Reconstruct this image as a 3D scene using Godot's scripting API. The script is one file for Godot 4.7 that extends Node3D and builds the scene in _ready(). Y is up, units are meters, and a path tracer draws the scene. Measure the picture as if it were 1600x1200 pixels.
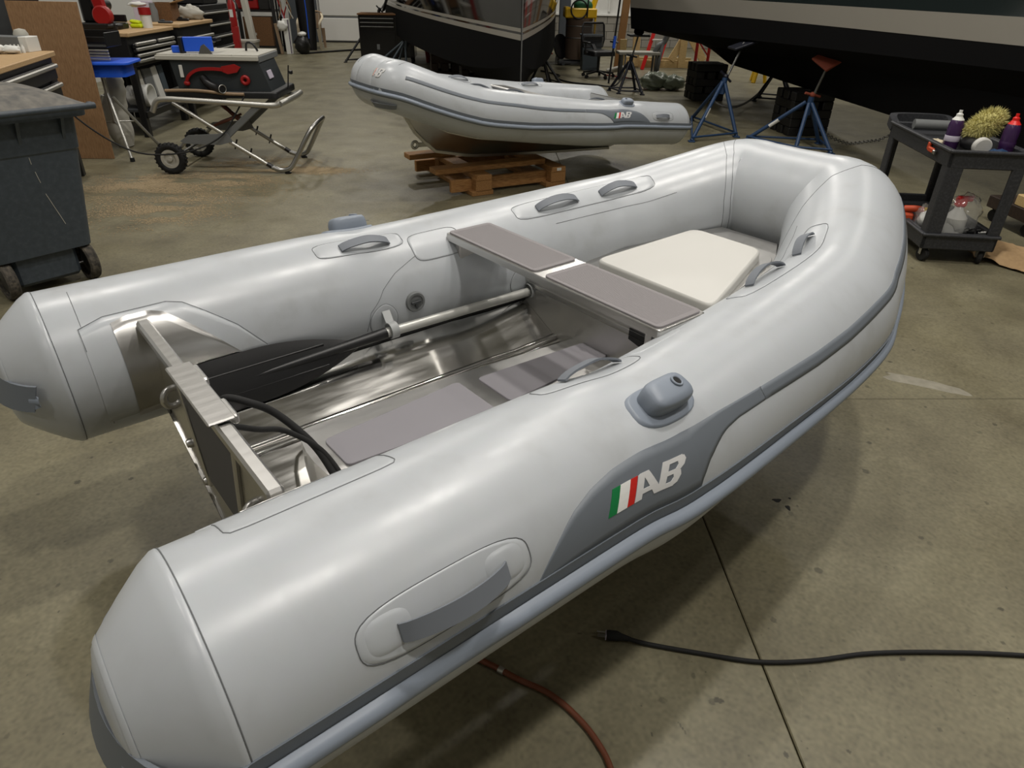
extends Node3D
# A workshop with a light grey inflatable boat in front. World axes follow the building; origin on the floor under the camera.

var M := {}
var sg := 0
var rng := RandomNumberGenerator.new()
const UPV := Vector3(0, 1, 0)

func _ready():
	rng.seed = 7
	# ---- camera
	var cam := Camera3D.new()
	cam.name = "camera"
	cam.fov = 59.03
	cam.near = 0.05
	cam.far = 100.0
	add_child(cam)
	var fw := Vector3(0.038, -0.513, -0.858).normalized()
	var rt := Vector3(0.999, 0.018, 0.033)
	rt = (rt - fw * rt.dot(fw)).normalized()
	cam.transform = Transform3D(Basis(rt, rt.cross(fw), -fw), Vector3(0, 1.579, 0))
	cam.current = true
	# ---- environment: a closed hall, so the sky only shows if a wall is taken away
	var we := WorldEnvironment.new()
	we.name = "environment"
	var e := Environment.new()
	e.background_mode = Environment.BG_COLOR
	e.background_color = Color(0.05, 0.055, 0.06)
	e.ambient_light_source = Environment.AMBIENT_SOURCE_DISABLED
	e.tonemap_mode = Environment.TONE_MAPPER_LINEAR
	e.tonemap_exposure = 0.79
	e.sdfgi_enabled = true
	e.ssao_enabled = true
	e.ssil_enabled = true
	we.environment = e
	add_child(we)
	materials()
	# ---- high-bay lamps, all out of view: x, z, energy; first two follow highlights and shadows
	var lamps = [[1.6, -0.3, 20.0], [1.55, -3.0, 19.0], [1.55, -5.7, 10.0], [1.5, -8.7, 11.0], [6.6, -4.0, 6.0], [6.6, -8.6, 5.0], [6.6, 1.5, 10.0], [-3.4, -1.2, 9.0], [-3.4, -6.0, 15.0],
		[-3.4, 3.5, 8.0], [-3.4, -12.5, 17.0], [-2.6, -17.5, 22.0], [2.4, -17.0, 28.0], [6.6, -14.5, 20.0]]  # side rows: unseen, place and strength chosen to lift the shadows
	for l in lamps:
		unseen_high_bay(Vector3(l[0], 7.0, l[1]), l[2])
	hall()
	hull_a()
	hull_b()
	boats()
	left_side()
	table_saw()
	far_left()
	far_middle()
	stands_and_blocks()
	cart()
	floor_things()

# ------------------------------------------------------------------ helpers
func st() -> SurfaceTool:
	var s := SurfaceTool.new()
	s.begin(Mesh.PRIMITIVE_TRIANGLES)
	return s

func tri(s, a: Vector3, b: Vector3, c: Vector3):
	if (b - a).cross(c - a).length_squared() < 1e-16:
		return
	s.add_vertex(a)
	s.add_vertex(b)
	s.add_vertex(c)

func quad(s, a, b, c, d):
	tri(s, a, b, c)
	tri(s, a, c, d)

func flat(s):
	s.set_smooth_group(-1)

func smooth(s):
	sg += 1
	s.set_smooth_group(sg)

func uniq(parent: Node, called: String) -> String:
	if not parent.has_node(NodePath(called)):
		return called
	var n: int = parent.get_meta("n_" + called, 0) + 1
	parent.set_meta("n_" + called, n)
	return "%s_%03d" % [called, n]

func obj(called: String, s: SurfaceTool, m: Material, parent: Node = self) -> MeshInstance3D:
	s.generate_normals()
	s.set_material(m)
	var mi := MeshInstance3D.new()
	mi.name = uniq(parent, called)
	mi.mesh = s.commit()
	parent.add_child(mi, true)
	return mi

func tag(o: Node, label: String, category: String, group := ""):
	o.set_meta("label", label)
	o.set_meta("category", category)
	if group != "":
		o.set_meta("group", group)
	return o

func thing(called: String, label: String, category: String, at := Vector3.ZERO, turn := 0.0, group := "") -> Node3D:
	var o := Node3D.new()
	o.name = uniq(self, called)
	add_child(o, true)
	o.position = at
	o.rotation.y = turn
	tag(o, label, category, group)
	return o

func struct(called: String, s: SurfaceTool, m: Material, parent: Node = self) -> MeshInstance3D:
	var o := obj(called, s, m, parent)
	if parent == self:
		o.set_meta("kind", "structure")
	return o

func copy_thing(o: Node3D, at: Vector3, turn: float, label: String) -> Node3D:
	var base := String(o.name)
	var c: Node3D = o.duplicate()
	c.name = uniq(self, base)
	add_child(c, true)
	c.position = at
	c.rotation.y = turn
	c.set_meta("label", label)
	return c

# chamfered box
func box(s, c: Vector3, size: Vector3, b := 0.004, bas := Basis()):
	flat(s)
	var h := size * 0.5
	b = minf(b, minf(h.x, minf(h.y, h.z)) * 0.9)
	var P := func(sx, sy, sz, a) -> Vector3:
		var v := Vector3(sx * (h.x - b), sy * (h.y - b), sz * (h.z - b))
		v[a] = [sx * h.x, sy * h.y, sz * h.z][a]
		return c + bas * v
	for a in 3:
		var u := (a + 1) % 3
		var w := (a + 2) % 3
		for sa in [-1, 1]:
			var q := []
			for k in [[-1, -1], [1, -1], [1, 1], [-1, 1]]:
				var sv := [0, 0, 0]
				sv[a] = sa
				sv[u] = k[0]
				sv[w] = k[1]
				q.append(P.call(sv[0], sv[1], sv[2], a))
			if sa > 0:
				quad(s, q[3], q[2], q[1], q[0])
			else:
				quad(s, q[0], q[1], q[2], q[3])
		if b <= 0.0:
			continue
		# edges along axis a: between faces u and w
		for su in [-1, 1]:
			for sw in [-1, 1]:
				var lo := [0, 0, 0]
				lo[a] = -1
				lo[u] = su
				lo[w] = sw
				var hi := lo.duplicate()
				hi[a] = 1
				var p0 = P.call(lo[0], lo[1], lo[2], u)
				var p1 = P.call(hi[0], hi[1], hi[2], u)
				var p2 = P.call(hi[0], hi[1], hi[2], w)
				var p3 = P.call(lo[0], lo[1], lo[2], w)
				if su * sw > 0:
					quad(s, p0, p1, p2, p3)
				else:
					quad(s, p3, p2, p1, p0)
	if b > 0.0:
		for sx in [-1, 1]:
			for sy in [-1, 1]:
				for sz in [-1, 1]:
					var p0 = P.call(sx, sy, sz, 0)
					var p1 = P.call(sx, sy, sz, 1)
					var p2 = P.call(sx, sy, sz, 2)
					if sx * sy * sz > 0:
						tri(s, p2, p1, p0)
					else:
						tri(s, p0, p1, p2)

# beam between two points with a rectangular section
func beam(s, a: Vector3, b: Vector3, w: float, h: float, bev := 0.003, up := UPV):
	var d := b - a
	var x := d.normalized()
	var z := x.cross(up)
	if z.length() < 1e-4:
		z = x.cross(Vector3(1, 0, 0))
	z = z.normalized()
	box(s, (a + b) * 0.5, Vector3(d.length(), h, w), bev, Basis(x, z.cross(x), z))

func grid(s, nu: int, nv: int, f: Callable, one_group := true, flip := false):
	if one_group:
		smooth(s)
	var rows := []
	for i in nu + 1:
		var r := PackedVector3Array()
		for j in nv + 1:
			r.append(f.call(float(i) / nu, float(j) / nv))
		rows.append(r)
	for i in nu:
		for j in nv:
			if flip:
				quad(s, rows[i][j], rows[i + 1][j], rows[i + 1][j + 1], rows[i][j + 1])
			else:
				quad(s, rows[i][j], rows[i][j + 1], rows[i + 1][j + 1], rows[i + 1][j])

func frames(pts, up := Vector3.ZERO) -> Array:
	# tangent, side, normal at each point; parallel transport, or a fixed up
	var out := []
	var n := Vector3.ZERO
	for i in pts.size():
		var t: Vector3 = (pts[mini(i + 1, pts.size() - 1)] - pts[maxi(i - 1, 0)]).normalized()
		if up != Vector3.ZERO:
			n = up
		elif n == Vector3.ZERO:
			n = UPV if absf(t.y) < 0.9 else Vector3(1, 0, 0)
		var side := t.cross(n).normalized()
		n = side.cross(t).normalized()
		out.append([t, side, n])
	return out

func tube(s, pts, r, sides := 10, caps := true):
	smooth(s)
	var fr := frames(pts)
	var rings := []
	for i in pts.size():
		var rr: float = r[i] if r is Array else r
		var ring := PackedVector3Array()
		for k in sides:
			var a := TAU * k / sides
			ring.append(pts[i] + (fr[i][1] * cos(a) + fr[i][2] * sin(a)) * rr)
		rings.append(ring)
	for i in pts.size() - 1:
		for k in sides:
			var k2 := (k + 1) % sides
			quad(s, rings[i][k], rings[i + 1][k], rings[i + 1][k2], rings[i][k2])
	if caps:
		flat(s)
		for k in sides:
			var k2 := (k + 1) % sides
			tri(s, pts[0], rings[0][k], rings[0][k2])
			tri(s, pts[-1], rings[-1][k2], rings[-1][k])

func rod(s, a: Vector3, b: Vector3, r: float, sides := 10):
	tube(s, [a, b], r, sides)

# profile (x across, y along the normal) swept along pts
func sweep(s, pts, prof, up := Vector3.ZERO, soft := false, caps := true):
	var fr := frames(pts, up)
	var n: int = prof.size()
	if soft:
		smooth(s)
	for k in n:
		if not soft:
			smooth(s)
		var k2 := (k + 1) % n
		for i in pts.size() - 1:
			var a: Vector3 = pts[i] + fr[i][1] * prof[k].x + fr[i][2] * prof[k].y
			var b: Vector3 = pts[i + 1] + fr[i + 1][1] * prof[k].x + fr[i + 1][2] * prof[k].y
			var c: Vector3 = pts[i + 1] + fr[i + 1][1] * prof[k2].x + fr[i + 1][2] * prof[k2].y
			var d: Vector3 = pts[i] + fr[i][1] * prof[k2].x + fr[i][2] * prof[k2].y
			quad(s, a, b, c, d)
	if caps:
		flat(s)
		var idx := Geometry2D.triangulate_polygon(PackedVector2Array(prof))
		for e in [0, pts.size() - 1]:
			for q in range(0, idx.size(), 3):
				var v := []
				for w in 3:
					var pp: Vector2 = prof[idx[q + w]]
					v.append(pts[e] + fr[e][1] * pp.x + fr[e][2] * pp.y)
				if e == 0:
					tri(s, v[0], v[2], v[1])
				else:
					tri(s, v[0], v[1], v[2])

func lathe(s, prof, sides := 24, xf := Transform3D(), soft := false):
	smooth(s)
	var last := Vector2.ZERO
	for i in prof.size() - 1:
		var d: Vector2 = (prof[i + 1] - prof[i]).normalized()
		if not soft and i > 0 and d.dot(last) < 0.85:
			smooth(s)
		last = d
		for k in sides:
			var a0 := TAU * k / sides
			var a1 := TAU * (k + 1) / sides
			if k == sides - 1:
				a1 = 0.0
			var p := func(q: Vector2, a: float) -> Vector3:
				return xf * Vector3(q.x * cos(a), q.y, q.x * sin(a))
			quad(s, p.call(prof[i], a0), p.call(prof[i], a1), p.call(prof[i + 1], a1), p.call(prof[i + 1], a0))

func prism(s, poly, depth: float, xf := Transform3D()):
	flat(s)
	var pv := PackedVector2Array(poly)
	var idx := Geometry2D.triangulate_polygon(pv)
	for q in range(0, idx.size(), 3):
		var v := []
		for w in 3:
			v.append(pv[idx[q + w]])
		tri(s, xf * Vector3(v[0].x, v[0].y, 0), xf * Vector3(v[1].x, v[1].y, 0), xf * Vector3(v[2].x, v[2].y, 0))
		tri(s, xf * Vector3(v[0].x, v[0].y, depth), xf * Vector3(v[2].x, v[2].y, depth), xf * Vector3(v[1].x, v[1].y, depth))
	for i in pv.size():
		var a := pv[i]
		var b := pv[(i + 1) % pv.size()]
		quad(s, xf * Vector3(a.x, a.y, 0), xf * Vector3(a.x, a.y, depth), xf * Vector3(b.x, b.y, depth), xf * Vector3(b.x, b.y, 0))

func ring(s, c: Vector3, axis: Vector3, R: float, r: float, n := 20, sides := 8):
	var z := axis.normalized()
	var x := z.cross(UPV if absf(z.y) < 0.9 else Vector3(1, 0, 0)).normalized()
	var y := z.cross(x)
	grid(s, n, sides, func(u, v):
		var a: float = TAU * u
		var b: float = TAU * v
		var d: Vector3 = x * cos(a) + y * sin(a)
		return c + d * (R + r * cos(b)) + z * r * sin(b))

func ball(s, c: Vector3, rad: Vector3, nu := 14, nv := 10, lump := 0.0, sd := 1):
	var nz := FastNoiseLite.new()
	nz.seed = sd
	nz.frequency = 1.0
	grid(s, nu, nv, func(u, v):
		var a: float = TAU * u
		var b: float = PI * (v - 0.5)
		var d := Vector3(cos(a) * cos(b), sin(b), sin(a) * cos(b))
		if u >= 1.0:
			d = Vector3(cos(b), sin(b), 0)
		var k := 1.0 + lump * nz.get_noise_3dv(d * 1.7)
		return c + d * rad * k)

func smooth_path(P, n := 8) -> Array:
	var Q := [P[0] * 2 - P[1]]
	Q.append_array(P)
	Q.append(P[-1] * 2 - P[-2])
	var o := []
	for i in range(1, Q.size() - 2):
		for k in n:
			var t := float(k) / n
			var a = Q[i - 1]
			var b = Q[i]
			var c = Q[i + 1]
			var d = Q[i + 2]
			o.append(0.5 * (2 * b + (c - a) * t + (2 * a - 5 * b + 4 * c - d) * t * t + (3 * b - a - 3 * c + d) * t * t * t))
	o.append(P[-1])
	return o

# ------------------------------------------------------------------ materials
func noise_tex(freq: float, oct: int, stops, sd: int, size := 512, normal := false, typ := FastNoiseLite.TYPE_SIMPLEX_SMOOTH) -> NoiseTexture2D:
	var n := FastNoiseLite.new()
	n.noise_type = typ
	n.seed = sd
	n.frequency = freq
	n.fractal_octaves = oct
	n.fractal_gain = 0.55
	var t := NoiseTexture2D.new()
	t.width = size
	t.height = size
	t.seamless = true
	t.noise = n
	if normal:
		t.as_normal_map = true
		t.bump_strength = 3.0
	else:
		var g := Gradient.new()
		var offs := PackedFloat32Array()
		var cols := PackedColorArray()
		for q in stops:
			offs.append(q[0])
			cols.append(q[1])
		g.offsets = offs
		g.colors = cols
		t.color_ramp = g
	return t

# concrete grain: fine sand, darker spots, a few pale scratches
func grain_tex() -> ImageTexture:
	var n := 1024
	var im := Image.create(n, n, false, Image.FORMAT_RGB8)
	var r := RandomNumberGenerator.new()
	r.seed = 99
	var row := PackedByteArray()
	row.resize(n * n * 3)
	for i in n * n:
		var v := 246 - int(r.randf() * r.randf() * 110.0)
		row[i * 3] = v
		row[i * 3 + 1] = v
		row[i * 3 + 2] = v
	im.set_data(n, n, false, Image.FORMAT_RGB8, row)
	im.resize(n / 2, n / 2, Image.INTERPOLATE_BILINEAR)
	im.resize(n, n, Image.INTERPOLATE_BILINEAR)
	for k in 700:
		var cx := r.randi_range(8, n - 9)
		var cy := r.randi_range(8, n - 9)
		var big := r.randf()
		var rx := 0.7 + 3.2 * pow(big, 6.0)
		var ry := rx * r.randf_range(0.5, 1.6)
		var d := r.randf_range(0.62, 0.88)
		for y in range(-7, 8):
			for x in range(-7, 8):
				if pow(x / rx, 2) + pow(y / ry, 2) < r.randf_range(0.6, 1.0):
					im.set_pixel(cx + x, cy + y, im.get_pixel(cx + x, cy + y) * d)
	for k in 26:
		var p := Vector2(r.randf(), r.randf()) * (n - 120) + Vector2(60, 60)
		var a := r.randf() * TAU
		var dk := r.randf() < 0.5
		for i in r.randi_range(10, 45):
			a += r.randfn() * 0.06
			p += Vector2(cos(a), sin(a))
			var q := Vector2i(p)
			im.set_pixelv(q, im.get_pixelv(q) * (0.75 if dk else 1.07))
	return ImageTexture.create_from_image(im)

func mat(called: String, c: Color, rough := 0.5, metal := 0.0) -> StandardMaterial3D:
	var m := StandardMaterial3D.new()
	m.resource_name = called
	m.albedo_color = c
	m.roughness = rough
	m.metallic = metal
	M[called] = m
	return m

func textured(m: StandardMaterial3D, t: Texture2D, scale: float, world := false) -> StandardMaterial3D:
	m.albedo_texture = t
	m.uv1_triplanar = true
	m.uv1_world_triplanar = world
	m.uv1_scale = Vector3.ONE * scale
	return m

func materials():
	var g := func(v: float, w := 0.0) -> Color: return Color(v + w, v, v - w)
	# floor: worn sealed concrete
	var m := mat("concrete", Color(1, 1, 1), 0.5)
	textured(m, noise_tex(0.006, 6, [[0.0, Color(0.44, 0.415, 0.33)], [0.35, Color(0.505, 0.48, 0.385)], [0.6, Color(0.53, 0.505, 0.405)], [1.0, Color(0.59, 0.565, 0.46)]], 3, 1024), 0.27, true)
	m.detail_enabled = true
	m.detail_blend_mode = BaseMaterial3D.BLEND_MODE_MUL
	m.detail_albedo = grain_tex()
	m.uv2_triplanar = true
	m.uv2_world_triplanar = true
	m.uv2_scale = Vector3.ONE * 0.55
	m.roughness_texture = noise_tex(0.012, 5, [[0.0, Color(0.3, 0.3, 0.3)], [0.5, Color(0.46, 0.46, 0.46)], [1.0, Color(0.62, 0.62, 0.62)]], 21, 512)
	m.roughness = 1.0
	mat("joint_dark", Color(0.12, 0.115, 0.105), 0.9)
	textured(mat("patch", Color(1, 1, 1), 0.6), noise_tex(0.03, 4, [[0.0, Color(0.49, 0.475, 0.42)], [1.0, Color(0.58, 0.56, 0.50)]], 5, 256), 2.0)
	# inflatable fabric with faint scuffs and handling dirt
	m = mat("fabric", Color(1, 1, 1), 0.36)
	textured(m, noise_tex(0.005, 5, [[0.0, Color(0.66, 0.672, 0.68)], [0.3, Color(0.70, 0.715, 0.73)], [0.45, Color(0.71, 0.727, 0.744)], [1.0, Color(0.718, 0.735, 0.752)]], 14, 1024), 0.9)
	m.roughness_texture = noise_tex(0.02, 4, [[0.0, Color(0.27, 0.27, 0.27)], [1.0, Color(0.40, 0.40, 0.40)]], 33, 512)
	m.roughness = 1.0
	mat("trim_dark", Color(0.41, 0.435, 0.465), 0.5)
	mat("trim_mid", Color(0.51, 0.545, 0.595), 0.45)
	mat("strap", Color(0.44, 0.46, 0.49), 0.6)
	mat("seam", Color(0.42, 0.43, 0.44), 0.7)
	mat("logo_grey", Color(0.82, 0.82, 0.82), 0.5)
	mat("logo_white", Color(0.90, 0.90, 0.89), 0.5)
	mat("logo_green", Color(0.04, 0.47, 0.25), 0.5)
	mat("logo_red", Color(0.76, 0.13, 0.10), 0.5)
	# metals
	m = mat("aluminium", Color(0.77, 0.765, 0.755), 0.33, 1.0)
	m.roughness_texture = noise_tex(0.01, 3, [[0.0, Color(0.28, 0.28, 0.28)], [1.0, Color(0.38, 0.38, 0.38)]], 41, 256)
	m.uv1_triplanar = true
	m.uv1_scale = Vector3(1.5, 14, 14)
	m.roughness = 1.0
	m = mat("aluminium_bright", Color(0.84, 0.835, 0.82), 0.15, 1.0)
	m.uv1_triplanar = true
	m.uv1_scale = Vector3(0.7, 6.0, 6.0)
	m.roughness_texture = noise_tex(0.015, 4, [[0.0, Color(0.06, 0.06, 0.06)], [1.0, Color(0.17, 0.17, 0.17)]], 43, 256)
	m.roughness = 1.0
	m.normal_enabled = true
	m.normal_texture = noise_tex(0.006, 3, [], 44, 256, true)
	m.normal_scale = 0.06
	mat("steel", Color(0.66, 0.66, 0.65), 0.3, 1.0)
	mat("steel_dull", Color(0.45, 0.45, 0.44), 0.5, 0.8)
	mat("zinc", Color(0.72, 0.715, 0.69), 0.42, 0.85)
	mat("oar_grey", Color(0.74, 0.74, 0.72), 0.35, 0.4)
	mat("oar_clip", Color(0.62, 0.63, 0.63), 0.5)
	mat("rust", Color(0.33, 0.17, 0.10), 0.85)
	mat("dusty_brown", Color(0.33, 0.27, 0.22), 0.7)
	# pads, cushion
	m = mat("foam_pad", Color(0.53, 0.515, 0.52), 0.85)
	m = mat("foam_pad_floor", Color(0.525, 0.515, 0.535), 0.8)
	mat("carbon_pad", Color(0.30, 0.30, 0.315), 0.6)
	mat("cushion", Color(0.78, 0.775, 0.755), 0.5)
	# plastics and paints
	mat("black", Color(0.055, 0.055, 0.06), 0.45)
	mat("black_gloss", Color(0.03, 0.03, 0.035), 0.2)
	mat("rubber", Color(0.07, 0.07, 0.07), 0.8)
	textured(mat("tyre_dusty", Color(1, 1, 1), 0.9), noise_tex(0.03, 4, [[0.0, Color(0.12, 0.115, 0.11)], [0.55, Color(0.3, 0.28, 0.25)], [1.0, Color(0.42, 0.39, 0.34)]], 51, 256), 4.0)
	textured(mat("bin_plastic", Color(1, 1, 1), 0.5), noise_tex(0.05, 4, [[0.0, Color(0.215, 0.245, 0.27)], [0.6, Color(0.245, 0.275, 0.305)], [1.0, Color(0.28, 0.31, 0.335)]], 52, 256), 2.0)
	textured(mat("bin_lid", Color(1, 1, 1), 0.7), noise_tex(0.015, 5, [[0.0, Color(0.25, 0.255, 0.255)], [0.4, Color(0.36, 0.35, 0.33)], [1.0, Color(0.5, 0.48, 0.44)]], 53, 256), 2.5)
	textured(mat("cart_plastic", Color(1, 1, 1), 0.55), noise_tex(0.06, 4, [[0.0, Color(0.15, 0.155, 0.17)], [0.7, Color(0.2, 0.205, 0.22)], [1.0, Color(0.3, 0.3, 0.31)]], 54, 256), 3.0)
	mat("blue", Color(0.12, 0.35, 0.84), 0.45)
	mat("stand_blue", Color(0.13, 0.235, 0.37), 0.5)
	mat("stand_navy", Color(0.05, 0.065, 0.12), 0.5)
	mat("red", Color(0.58, 0.06, 0.06), 0.45)
	mat("red_bright", Color(0.85, 0.10, 0.09), 0.4)
	mat("orange", Color(0.72, 0.26, 0.11), 0.6)
	mat("orange_rust", Color(0.50, 0.23, 0.15), 0.8)
	mat("yellow", Color(0.85, 0.68, 0.04), 0.45)
	mat("hivis", Color(0.80, 0.86, 0.05), 0.5)
	mat("green", Color(0.06, 0.32, 0.18), 0.6)
	mat("white", Color(0.85, 0.85, 0.83), 0.5)
	mat("white_dirty", Color(0.68, 0.67, 0.63), 0.6)
	mat("grey", Color(0.42, 0.43, 0.43), 0.6)
	mat("grey_dark", Color(0.22, 0.23, 0.24), 0.6)
	mat("grey_blue", Color(0.27, 0.31, 0.34), 0.55)
	mat("saw_body", Color(0.17, 0.19, 0.20), 0.55)
	mat("tan", Color(0.55, 0.46, 0.36), 0.6)
	mat("beige", Color(0.78, 0.73, 0.63), 0.5)
	mat("purple", Color(0.22, 0.12, 0.28), 0.25)
	mat("label_light", Color(0.75, 0.72, 0.78), 0.5)
	mat("sawdust", Color(0.62, 0.55, 0.43), 0.9)
	mat("hose_orange", Color(0.40, 0.21, 0.12), 0.55)
	textured(mat("kraft", Color(1, 1, 1), 0.8), noise_tex(0.04, 4, [[0.0, Color(0.66, 0.54, 0.39)], [1.0, Color(0.74, 0.62, 0.46)]], 55, 256), 3.0)
	textured(mat("cardboard", Color(1, 1, 1), 0.85), noise_tex(0.04, 4, [[0.0, Color(0.36, 0.25, 0.15)], [1.0, Color(0.46, 0.33, 0.2)]], 56, 256), 3.0)
	textured(mat("wool", Color(1, 1, 1), 1.0), noise_tex(0.06, 3, [[0.0, Color(0.72, 0.69, 0.44)], [1.0, Color(0.82, 0.79, 0.54)]], 57, 256), 14.0)
	# wood
	var wood := func(nm: String, a: Color, b: Color, c: Color, sd: int, sc: Vector3):
		var w := mat(nm, Color(1, 1, 1), 0.62)
		textured(w, noise_tex(0.02, 5, [[0.0, a], [0.45, b], [1.0, c]], sd, 512), 1.0)
		w.uv1_scale = sc
	wood.call("lumber", Color(0.46, 0.31, 0.17), Color(0.64, 0.46, 0.27), Color(0.73, 0.56, 0.35), 61, Vector3(0.9, 9, 9))
	wood.call("lumber_across", Color(0.44, 0.30, 0.16), Color(0.61, 0.44, 0.26), Color(0.70, 0.53, 0.33), 62, Vector3(9, 9, 0.9))
	wood.call("lumber_pale", Color(0.66, 0.55, 0.36), Color(0.78, 0.67, 0.46), Color(0.84, 0.74, 0.54), 63, Vector3(1, 8, 8))
	wood.call("wood_top", Color(0.60, 0.48, 0.33), Color(0.70, 0.58, 0.42), Color(0.78, 0.67, 0.50), 64, Vector3(8, 8, 1.0))
	wood.call("plywood", Color(0.47, 0.35, 0.23), Color(0.55, 0.42, 0.29), Color(0.61, 0.48, 0.34), 65, Vector3(6, 1.2, 6))
	wood.call("timber_dark", Color(0.11, 0.075, 0.05), Color(0.17, 0.115, 0.075), Color(0.23, 0.16, 0.11), 66, Vector3(4, 4, 4))
	wood.call("timber_black", Color(0.035, 0.033, 0.03), Color(0.06, 0.055, 0.05), Color(0.1, 0.09, 0.08), 67, Vector3(4, 4, 4))
	# hulls and walls
	mat("antifoul", Color(0.085, 0.085, 0.088), 0.9).metallic_specular = 0.15
	mat("navy_gloss", Color(0.02, 0.022, 0.03), 0.06)
	mat("hull_green", Color(0.15, 0.18, 0.18), 0.14)
	mat("boot_stripe", Color(0.55, 0.535, 0.5), 0.3)
	mat("boot_silver", Color(0.60, 0.585, 0.55), 0.28)
	textured(mat("wall_white", Color(1, 1, 1), 0.6), noise_tex(0.01, 3, [[0.0, Color(0.76, 0.76, 0.74)], [1.0, Color(0.83, 0.83, 0.81)]], 71, 256), 0.5, true)
	mat("door_white", Color(0.80, 0.795, 0.775), 0.5)
	mat("ceiling", Color(0.60, 0.60, 0.595), 0.8)
	mat("wall_grey", Color(0.72, 0.72, 0.70), 0.7)
	mat("block", Color(0.52, 0.505, 0.47), 0.85)
	mat("column", Color(0.25, 0.27, 0.29), 0.5)
	m = mat("lamp_glow", Color(1, 1, 1), 0.5)
	m.emission_enabled = true
	m.emission = Color(1.0, 0.98, 0.95)
	m.emission_energy_multiplier = 8.0
	m = mat("plastic_film", Color(0.93, 0.94, 0.94, 0.13), 0.15)
	m.transparency = BaseMaterial3D.TRANSPARENCY_ALPHA
	m = mat("plastic_film_dense", Color(0.62, 0.66, 0.58, 0.55), 0.3)
	m.transparency = BaseMaterial3D.TRANSPARENCY_ALPHA
	textured(mat("cabbage", Color(1, 1, 1), 0.7), noise_tex(0.03, 3, [[0.0, Color(0.16, 0.18, 0.12)], [1.0, Color(0.5, 0.52, 0.42)]], 81, 256), 6.0)

# ------------------------------------------------------------------ lamps and the hall
func unseen_high_bay(p: Vector3, energy: float):  # out of view, placed to light the boats and floor from above
	var t := thing("unseen_high_bay_lamp", "unseen square white high bay lamp hanging under the hall ceiling", "ceiling lamp", p, 0.0, "unseen high bay lamps")
	var s := st()
	box(s, Vector3(0, 0.06, 0), Vector3(0.42, 0.1, 0.42), 0.02)
	rod(s, Vector3(0, 0.1, -0.15), Vector3(0, 0.395, -0.15), 0.008, 6)
	rod(s, Vector3(0, 0.1, 0.15), Vector3(0, 0.395, 0.15), 0.008, 6)
	obj("housing", s, M.white, t)
	s = st()
	box(s, Vector3(0, 0.0, 0), Vector3(0.36, 0.02, 0.36), 0.004)
	obj("glowing_panel", s, M.lamp_glow, t)
	var a := AreaLight3D.new()
	a.name = "lamp_light"
	a.area_size = Vector2(0.36, 0.36)
	a.light_energy = energy
	a.light_color = Color(1.0, 0.98, 0.95)
	a.area_normalize_energy = true
	a.shadow_enabled = true
	a.area_range = 40.0
	a.rotation = Vector3(-PI / 2, 0, 0)
	a.position = Vector3(0, -0.02, 0)
	t.add_child(a)

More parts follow.
